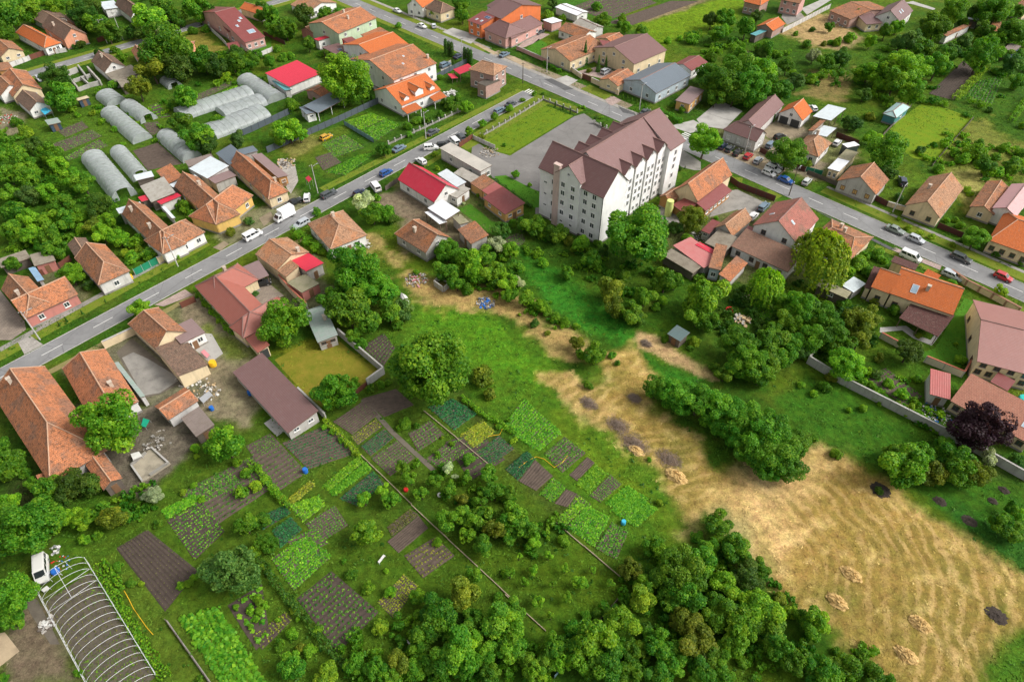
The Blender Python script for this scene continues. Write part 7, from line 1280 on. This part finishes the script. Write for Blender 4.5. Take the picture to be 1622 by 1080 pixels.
def sticks(parent, r_, h, n, seed, mat, ls=1.0):
    b = MB(); rg = random.Random(seed)
    for i in range(n):
        a = rg.uniform(0, 6.28); d = rg.uniform(0, r_); c = Vector((math.cos(a)*d*1.5, math.sin(a)*d, rg.uniform(.02, h*(1-d/r_*.8)+.05))); an = rg.uniform(0, 6.28); l_ = rg.uniform(.25, .8)*ls; v = Vector((math.cos(an)*l_, math.sin(an)*l_, rg.uniform(-.2, .3)*l_)); b.tube([c-v, c+v*.2+UP*.05, c+v], [.02,.015,.008], 3, 0, False)
    o = b.build('loose_stalks', mat, parent); o['kind'] = 'stuff'
for i, (x, y, lab) in enumerate(((570,420,'haycock nearest the pale straw corner'),(482,585,'haycock second from the pale straw corner'),(988,722,'haycock above the lowest one on the mown field'),(905,912,'lowest haycock on the mown field near the bottom edge'))):
    o = heap('haycock', lab, 'hay pile', 'Q', x, y, 1.05, .75, M_HAY, i); o['group'] = 'haycocks on the mown field'; sticks(o, 1.0, .8, 900, i, plain('hay_stalks', (.62,.43,.17), .95, .3, 5), .38)
for i, (t_, x, y, r_, lab) in enumerate((('K',512,460,1.3,'dark twiggy brush pile at the left of the straw'),('K',690,592,1.7,'long brush pile between straw and grass'),('K',790,705,2.2,'broad brush and hay pile in the straw middle'),('K',1000,800,1.8,'brush pile beside a small hay heap'),('K',790,430,.9,'small dark brush pile near the tree row'),('K',860,95,.8,'small dark pile on the tan path'))):
    o = heap('brush_pile', lab, 'brush pile', t_, x, y, r_*.6, .35, M_BRUSH, 20+i); sticks(o, r_, .7, 420, 40+i, plain('dry_twigs', (.26,.20,.155), .95, .4, 5))
heap('hay_heap','pale hay heap below the brush piles','hay pile','K',1045,905,1.3,.9,M_HAY,61); heap('hay_heap','small hay heap right of the broad brush pile','hay pile','K',800,745,1.0,.6,M_HAY,62)
for i, (t_, x, y, r_, lab) in enumerate((('L',1110,1052,.9,'dark mulch patch below the olive meadow trees'),('L',1500,985,.8,'dark mulch patch beside the lower block wall'),('L',1430,1050,.7,'dark mulch patch between two others in the meadow'),('L',750,985,1.5,'dark bush stump mound at the straw edge'),('Q',1290,95,1.0,'dark mulch patch on the far right meadow'),('Q',1455,670,1.3,'dark patch ringed by grass on the mown field'))): heap('mulch_patch', lab, 'mulch', t_, x, y, r_, .25, M_MULCH, 70+i, 1.2)
def rubble(name, label, cat, t, x, y, r_, n, mats, seed, smax=.6):
    p = G(t, x, y); o = thing(name, label, cat, p); rg = random.Random(seed)
    for k, mt in enumerate(mats):
        b = MB()
        for i in range(n//len(mats)):
            a = rg.uniform(0, 6.28); d = r_*rg.random()**.6; s = rg.uniform(.1, smax*.7); an = rg.uniform(0, 6.28); u = Vector((math.cos(an), math.sin(an), rg.uniform(-.2,.3)))*s; v = Vector((-math.sin(an), math.cos(an), rg.uniform(-.2,.2)))*s*rg.uniform(.3,1); b.obox(Vector((math.cos(a)*d, math.sin(a)*d, rg.uniform(0,.25)*(1-d/r_))), u, v, UP*s*rg.uniform(.2,.6))
        q = b.build('debris', mt, o); q['kind'] = 'stuff'
def colm(name, c): return plain(name, c, .7, .2, 3)
C_BLUE = colm('blue_plastic', (.02,.14,.50)); C_WHITE = colm('white_plastic', (.62,.61,.58)); C_RED = colm('red_plastic', (.55,.02,.02)); C_YEL = colm('yellow_plastic', (.75,.45,.02)); C_GREEN = colm('green_plastic', (.01,.33,.20)); C_CYAN = colm('cyan_plastic', (.05,.42,.62)); C_PINK = colm('pink_cloth', (.65,.25,.28)); C_TIM = colm('raw_timber', (.50,.36,.20))
rubble('debris_heap','heap of mixed rubbish on the trodden straw','rubbish','F',1000,705,2.6,150,[C_WHITE,M_RUB,WDK,C_PINK],1); rubble('debris_heap','grey tarpaulin and rubbish heap by the shrub row','rubbish','F',1425,850,2.0,110,[M_TARP,M_TARP,C_BLUE,M_RUB],2,.9); rubble('rubble_heap','scattered building rubble beside the square hip house','rubble','F',690,490,1.8,70,[M_RUB,C_WHITE],3,.7); rubble('rubble_heap','white rubble strewn in the yard behind the veranda house','rubble','n',560,530,3.0,110,[C_WHITE,M_RUB],4,.7); rubble('scrap_pile','scrap and timber pile in the yard with the yellow parasol','scrap','n',660,640,2.6,80,[C_TIM,M_RUB,C_WHITE],5,.8)
rubble('scrap_pile','motley yard goods beside the terracotta outbuilding','scrap','L',1090,520,2.6,110,[M_STEEL,C_WHITE,M_RUB,C_BLUE],6,.6); rubble('rubble_heap','stone slabs in the dark yard by the big barn','rubble','I',960,690,2.6,50,[M_CONCD,M_RUB],7,.8); rubble('rubble_heap','sand coloured rubble beside the apartment court','rubble','B',1450,930,3.0,90,[M_SAND,M_RUB],8,.8); rubble('rubble_heap','light slabs stacked beside the brick house yard','rubble','k',500,1000,2.6,60,[M_CONC,C_WHITE],9,1.3); rubble('scrap_pile','timber and brick scraps beside the orange tiled yard','scrap','B',200,1000,3.2,110,[C_TIM,M_RUB,WDK],10,.9)
rubble('scrap_pile','car parts scattered beside the faded pink shed','scrap','d',600,710,2.4,100,[M_STEEL,WDK,C_WHITE],11,.6); rubble('scrap_pile','goods strewn behind the cross shaped tiled house','scrap','a',60,900,3.4,90,[C_WHITE,M_RUB,C_RED],12,.7); rubble('scrap_pile','timber boards stacked by the straw yard upper right','timber','l',900,205,4.0,80,[C_TIM,C_WHITE],13,1.3); rubble('scrap_pile','garden things beside the end of the bare hoop tunnel','scrap','h',640,240,1.6,40,[C_BLUE,C_RED,C_WHITE],14,.4); rubble('scrap_pile','rusty white machine parts left of the hoop tunnel','scrap','h',500,870,1.1,60,[C_WHITE,M_RUB,WDK],15,.7); rubble('log_pile','pale sawn logs stacked among the orchard trees','timber','G',1450,955,1.6,80,[C_TIM,M_RUB],16,1.2); rubble('rubble_heap','pale stones on the lawn beside the willow','rubble','G',1465,815,1.3,40,[M_SAND,M_RUB],17,.5); rubble('scrap_pile','small machine and crates above the hoop tunnel','scrap','h',580,75,.9,30,[C_WHITE,M_STEEL],18,.6)
def drum(label, cat, t, x, y, r_, h, mat, name='barrel'):
    p = G(t, x, y); o = thing(name, label, cat, p); b = MB(); b.tube([(0,0,0),(0,0,h*.3),(0,0,h*.35),(0,0,h*.65),(0,0,h*.7),(0,0,h)], [r_*.95,r_,r_*1.04,r_*1.04,r_,r_*.95], 14); b.build('body', mat, o); b = MB(); b.tube([(0,0,h),(0,0,h+.05)], r_*.8, 12); b.build('lid', mat, o)
drum('blue barrel on the dotted vegetable bed','barrel','J',325,878,.45,1.0,C_BLUE); drum('blue barrel beside the broad brown hall wall','barrel','n',975,650,.45,1.0,C_BLUE); drum('blue barrel in the yard of scrap timber','barrel','n',702,760,.42,.9,C_BLUE); drum('yellow tank standing in the yard beside the terrace hall','tank','d',255,480,.95,4.4,colm('yellow_green_tank',(.62,.66,.22)),'tank'); drum('cyan water barrel on the lush vegetable bed','barrel','O',722,112,.4,.8,C_CYAN); drum('blue ball tank beside the grey tin roofs','barrel','c',848,370,.9,1.4,C_BLUE); drum('yellow bin beside the dark green gate','bin','E',802,700,.5,1.0,C_YEL,'bin'); drum('white bucket under the fruit trees','bucket','J',1142,1022,.35,.5,C_WHITE,'bucket'); drum('red tub under the orchard trees','tub','J',938,990,.4,.5,C_RED,'tub'); drum('yellow parasol base in the laundry yard','bin','n',712,445,.7,1.2,C_YEL,'bin'); drum('red round trampoline among the orchard trees','trampoline','G',1372,895,.9,.5,C_RED,'trampoline'); drum('blue tub near the dark wall of the kitchen garden','tub','h',600,310,.6,.6,C_BLUE,'tub'); drum('teal round pool edge at the right margin','pool','g',1142,600,1.1,.9,colm('teal_plastic',(.02,.45,.40)),'pool')
def panelthing(name, label, cat, t, pts, z, mat, th=.06):
    ps = [G(t, *p, z) for p in pts]; base = Vector((ps[0].x, ps[0].y, 0)); o = thing(name, label, cat, base); b = MB(); n = len(ps); b.prism([(p.x-base.x, p.y-base.y) for p in ps], z, z+th); b.build('top', mat, o)
    for p in ps: b = MB(); b.tube([(p.x-base.x, p.y-base.y, 0), (p.x-base.x, p.y-base.y, z)], .04, 5); b.build('leg', M_STEEL, o)
panelthing('table','green topped table in the dark yard','table','I',[(862,598),(875,548),(915,560),(890,605)],.75,C_GREEN); panelthing('tarpaulin','bright blue tarpaulin behind the cross shaped tiled house','tarpaulin','a',[(580,770),(620,705),(730,770),(640,830)],2.2,C_CYAN); panelthing('table','pink covered table on the grey yard','table','n',[(622,350),(645,330),(685,370),(665,390)],.8,C_PINK); panelthing('trough','grey metal trough in the rear yard','trough','n',[(610,680),(680,625),(705,655),(640,715)],.8,M_STEEL); panelthing('trailer_bed','old pale trailer bed beside the dark yard','trailer','I',[(800,770),(850,755),(870,780),(815,805)],.9,C_WHITE,.2); panelthing('bench','white garden bench on the lower lawn','bench','N',[(765,345),(800,300),(812,308),(775,355)],.5,C_WHITE); panelthing('plank','pale plank lying on trestles in the lower orchard','plank','N',[(935,825),(945,822),(998,880),(988,888)],.3,C_WHITE); panelthing('parasol_table','crimson parasol on the paved yard','parasol','m',[(1105,690),(1140,665),(1175,700),(1140,735)],2.2,RCRI); panelthing('door_leaf','white board leaning flat by the hoop tunnel','board','h',[(440,500),(500,455),(535,480),(470,525)],.4,C_WHITE)
# old concrete foundation in the dark yard: slab with low broken walls
o = thing('foundation','weathered concrete foundation slab with low broken walls in the dark yard','foundation', G('I',920,840)); cs = [G('I',800,845),G('I',935,730),G('I',1045,830),G('I',870,945)]
b = MB(); b.prism([(p.x-o.location.x, p.y-o.location.y) for p in cs], 0, .3); b.build('slab', plain('foundation_concrete', (.33,.29,.22), .95, .5, 2, .8), o)
for k_, (p, q) in enumerate(zip(cs, cs[1:]+cs[:1])):
    d = q-p; nn = Vector((-d.y,d.x,0)).normalized(); b = MB(); b.obox(p-o.location+d*.03+UP*.302-nn*.35, d*.94*(1 if k_ % 2 else .7), nn*.3, UP*rnd.uniform(.3,.6)); b.build('low_wall', M_CONC if k_ % 2 else M_CONCD, o)
# laundry on a line
o = thing('laundry_line','line of white and coloured laundry behind the brown hall','laundry', G('J',160,565)); q0 = G('J',150,575,1.7)-o.location; q1 = G('J',340,480,1.7)-o.location
b = MB(); b.tube([q0, q1], .02, 4); b.tube([q0, (q0.x,q0.y,0)], .05, 5); b.tube([q1, (q1.x,q1.y,0)], .05, 5); b.build('line', M_STEEL, o)
for i in range(14):
    a = q0+(q1-q0)*((i+.15)/14); d = (q1-q0)/14*.75; b = MB(); hh = rnd.uniform(.6,1.0); b.obox(a-UP*hh, d, Vector((-d.y,d.x,0)).normalized()*.03, UP*hh); b.build('cloth', rnd.choice([C_WHITE,C_WHITE,C_PINK,RNAV,C_WHITE]), o)
psheet('yard', [G('J',70,580), G('J',150,660), G('J',370,500), G('J',290,430)], M_CONC, 2)
# ruin: roofless concrete foundation walls
o = thing('ruin','roofless pale concrete foundation walls upper left','ruin', G('a',1100,330)); segs = [((875,200),(1110,470)),((930,260),(1110,190)),((1110,140),(1230,300)),((1250,180),(1430,380)),((1050,340),(1290,260)),((1110,470),(1270,410)),((1270,410),(1430,370)),((1150,300),(1270,410))]
for p, q in segs:
    P0, Q0 = G('a',*p,.8), G('a',*q,.8); P0.z = Q0.z = 0; d = (Q0-P0); nn = Vector((-d.y,d.x,0)).normalized(); b = MB(); b.obox(P0-o.location, d, nn*.45, UP*rnd.uniform(1.0,1.9)); b.build('wall', M_CONC if rnd.random() < .6 else M_RUB, o)
# roofless brick hut in the straw
o = thing('ruin','small roofless block hut at the trodden straw','ruin', G('F',1160,735)); cs = [G('F',1110,715,1.2),G('F',1150,680,1.2),G('F',1205,715,1.2),G('F',1165,755,1.2)]
for p, q in zip(cs, cs[1:]+cs[:1]):
    p, q = Vector((p.x,p.y,0)), Vector((q.x,q.y,0)); d = q-p; nn = Vector((-d.y,d.x,0)).normalized(); b = MB(); b.obox(p-o.location+d*.02, d*.96, nn*.25, UP*rnd.uniform(1.0,1.6)); b.build('wall', WGY, o)
# white boat hull under the trees
o = thing('boat','white upturned boat hull under the trees','boat', G('F',930,830)); b = MB(); ax = (G('F',955,855)-G('F',905,770)).normalized(); ay = Vector((-ax.y,ax.x,0)); n = 9
for i in range(n):
    f = i/(n-1)*2-1; w_ = .85*(1-abs(f)**2.2)+.03
    for k in range(7): a = math.pi*k/6; b.v.append(tuple(ax*f*2.4+ay*math.cos(a)*w_+UP*(.02+math.sin(a)*.75*(1-abs(f)**2.5*.6))))
for i in range(n-1):
    for k in range(6): b.f.append([i*7+k, i*7+k+1, i*7+k+8, i*7+k+7]); b.m.append(0)
b.build('hull', C_WHITE, o, None, True); b = MB(); b.tube([ax*-2.3+UP*.42, ax*-1+UP*.8, ax*1+UP*.8, ax*2.3+UP*.42], .05, 5); b.build('keel', C_WHITE, o)
# yellow garden hoses
for k, (t_, pts_, lab) in enumerate((('h',[(1330,510),(1380,600),(1430,700),(1500,800),(1570,900),(1640,980)],'yellow garden hose on the grass beside the hoop tunnel'),('K',[(85,850),(130,815),(190,785),(240,800),(300,850),(350,820),(380,780)],'yellow hose across the small vegetable beds'),('J',[(1480,590),(1525,620),(1510,650),(1440,660)],'yellow hose loop beside the yellow bed'))):
    b = MB(); b.tube([G(t_, *p)+UP*.1 for p in pts_], .05, 5); o = b.build('garden_hose', C_YEL); tag(o, lab, 'hose')
# ------------------------------------------------------------------ undergrowth: thickets of low bushes that read as one mass
def low_crown(seed, n=700):
    rs = np.random.RandomState(seed); K = 9; cs = rs.normal(size=(K, 3))*np.array([.45, .45, .2]); cs[:, 2] = np.abs(cs[:, 2])+.3; rd = rs.uniform(.2, .42, K); k = rs.randint(K, size=n); d = rs.normal(size=(n, 3)); d[:, 2] += .5; d /= np.linalg.norm(d, axis=1)[:, None]
    return cs[k]+d*rd[k][:, None]*(.8+.25*rs.rand(n))[:, None], d
LOWC = [low_crown(500+i) for i in range(5)]
def undergrowth(label, pts, n, rmin, rmax, col, seed, t='z'):
    ps = [G(t, *p) for p in pts]; poly = [(p.x, p.y) for p in ps]; rs = np.random.RandomState(seed); x0, x1 = min(p[0] for p in poly), max(p[0] for p in poly); y0, y1 = min(p[1] for p in poly), max(p[1] for p in poly)
    X = rs.uniform(x0, x1, n*6); Y = rs.uniform(y0, y1, n*6); ok = sdist(X, Y, poly) > 0
    for f in FOOT:
        if max(q[0] for q in f) > x0 and min(q[0] for q in f) < x1 and max(q[1] for q in f) > y0 and min(q[1] for q in f) < y1: ok &= sdist(X, Y, f) < -.8
    i = np.clip(np.searchsorted(gxs, X), 0, nx-1); j = np.clip(np.searchsorted(gys, Y), 0, ny-1); ok &= ~paved[j, i]; X, Y = X[ok][:n], Y[ok][:n]; P_ = []; N_ = []; V_ = []
    for x, y in zip(X, Y):
        L_, d = LOWC[rs.randint(5)]; s = rs.uniform(rmin, rmax); a = rs.rand()*6.28; ca, sa = math.cos(a), math.sin(a); m = max(120, int(min(1, (s/2.2)**1.5)*len(L_))); q = L_[:m]*np.array([s, s, s*rs.uniform(.7, 1.1)]); q = np.stack([q[:, 0]*ca-q[:, 1]*sa+x, q[:, 0]*sa+q[:, 1]*ca+y, q[:, 2]], 1)
        P_.append(q); nn = d[:m]+rs.normal(size=(m, 3))*.4; N_.append(nn/np.linalg.norm(nn, axis=1)[:, None]); V_.append(np.clip(rs.rand()*.7+.15+rs.normal(size=m)*.15, 0, 1))
    if not P_: return
    o = link('undergrowth', leaf_cloud(np.concatenate(P_), np.concatenate(N_), .17, seed, np.concatenate(V_))); o.color = (*LC[col], 1); tag(o, label, 'undergrowth', kind='stuff')
U_ = undergrowth
U_('thicket of low bushes in the upper right gardens', [(1080,60),(1180,40),(1250,90),(1330,100),(1420,70),(1622,40),(1622,160),(1480,200),(1380,190),(1260,130),(1120,140)], 75, 1.0, 2.8, '1', 1)
U_('low bushes covering the left orchard floor', [(0,200),(60,220),(150,300),(215,350),(150,420),(0,400)], 70, .8, 2.0, '1', 2); U_('low greenery at the top left corner', [(0,0),(230,0),(210,60),(60,60),(0,60)], 25, 1.0, 2.6, '1', 3)
U_('garden shrubs along the foot of the apartment block', [(820,360),(860,360),(950,400),(1010,420),(1000,470),(940,450),(880,420),(830,400)], 32, .7, 1.7, '1', 4); U_('tangled gardens between the orange villa and the willow', [(1120,480),(1200,450),(1270,430),(1330,470),(1380,500),(1390,540),(1290,570),(1200,560),(1150,540)], 60, .8, 2.0, '3', 5)
U_('dark undergrowth beneath the bottom grove', [(560,1010),(680,970),(760,1000),(860,1000),(960,960),(1050,870),(1180,850),(1250,940),(1390,1040),(1450,1080),(520,1080)], 90, .9, 2.0, '1', 6); U_('mixed bushes below the upper left maroon roof', [(270,90),(400,80),(520,110),(470,160),(380,150),(280,130)], 45, .9, 2.2, '1', 7)
U_('weedy bushes on the far right waste plot', [(1450,250),(1500,210),(1622,230),(1622,280),(1560,290)], 35, .7, 1.8, '2', 8); U_('low growth along the shrub row by the straw', [(690,400),(760,420),(860,480),(910,515),(880,520),(800,480),(720,445)], 40, .7, 1.6, '2', 9); U_('garden greens inside the long grey block wall', [(1330,590),(1440,590),(1500,650),(1480,690),(1400,640),(1340,610)], 36, .5, 1.3, '2', 10)
U_('shrubs and weeds between the left tunnels', [(150,170),(260,160),(330,230),(300,260),(220,200),(160,200)], 30, .6, 1.4, '2', 11); U_('leafy growth around the lower left beds', [(150,780),(250,760),(262,795),(200,835)], 14, .6, 1.4, '1', 12); U_('low bushes at the foot of the orchard trees', [(640,740),(720,720),(900,840),(870,880),(760,860)], 35, .6, 1.5, '1', 13)
# ------------------------------------------------------------------ labels of plants: look, size and nearest landmark as seen in the picture
def size_word(kd, r_):
    if kd in 'BCT': return 'small' if r_ < 1.1 else ('medium' if r_ < 2 else 'large')
    return 'small' if r_ < 2.0 else ('medium' if r_ < 3.6 else ('large' if r_ < 5.5 else 'huge'))
REFP = [(proj(p), ph) for p, ph in REFS]
def relation(a, b):
    dx, dy = a[0]-b[0], a[1]-b[1]
    if abs(dx) > abs(dy)*1.8: return 'right of' if dx > 0 else 'left of'
    if abs(dy) > abs(dx)*1.8: return 'below' if dy > 0 else 'above'
    return ('lower' if dy > 0 else 'upper')+(' right of' if dx > 0 else ' left of')
groups = {}
for (t, kd, cc, word, r_, c) in PLANTS:
    pp = proj(c); ref = min(REFP, key=lambda q: (q[0][0]-pp[0])**2+(q[0][1]-pp[1])**2)
    lab = '%s %s %s %s %s' % (size_word(kd, r_), CN[cc], word.replace('cone shaped ', ''), relation(pp, ref[0]), ref[1])
    groups.setdefault(lab, []).append((pp, t)); t['group'] = {'R':'trees among the houses and gardens','D':'trees among the houses and gardens','F':'fruit trees of the orchards','B':'shrubs in gardens and verges','C':'garden conifers','T':'clipped thujas','W':'willows'}[kd]
ORD = ['leftmost','second','third','fourth','fifth','sixth','seventh','eighth','ninth','tenth','eleventh','twelfth','thirteenth','fourteenth','fifteenth','sixteenth','seventeenth','eighteenth','nineteenth','twentieth']
def rank(g, key, words):
    g.sort(key=key)
    return [(t, words(i, len(g))) for i, (pp, t) in enumerate(g)]
for lab, g in groups.items():
    if len(g) == 1: g[0][1]['label'] = lab; continue
    n = len(g); xs_ = [q[0][0] for q in g]; ys_ = [q[0][1] for q in g]
    if max(xs_)-min(xs_) >= max(ys_)-min(ys_):
        for t, w_ in rank(g, lambda q: q[0][0], lambda i, n: 'leftmost' if i == 0 else ('rightmost' if i == n-1 else ORD[min(i, 19)]+' from left')): t['label'] = w_+' '+lab
    else:
        for t, w_ in rank(g, lambda q: q[0][1], lambda i, n: 'uppermost' if i == 0 else ('lowest' if i == n-1 else ORD[min(i, 19)]+' from top')): t['label'] = w_+' '+lab
for t, *_ in PLANTS:
    if len(t['label'].split()) > 16: t['label'] = t['label'].replace(' from left', '-from-left').replace(' from top', '-from-top')
from collections import Counter
print('kinds', Counter(t.name.split('.')[0] for t, *_ in PLANTS), [t['label'] for t, *_ in PLANTS if len(t['label'].split()) > 16])
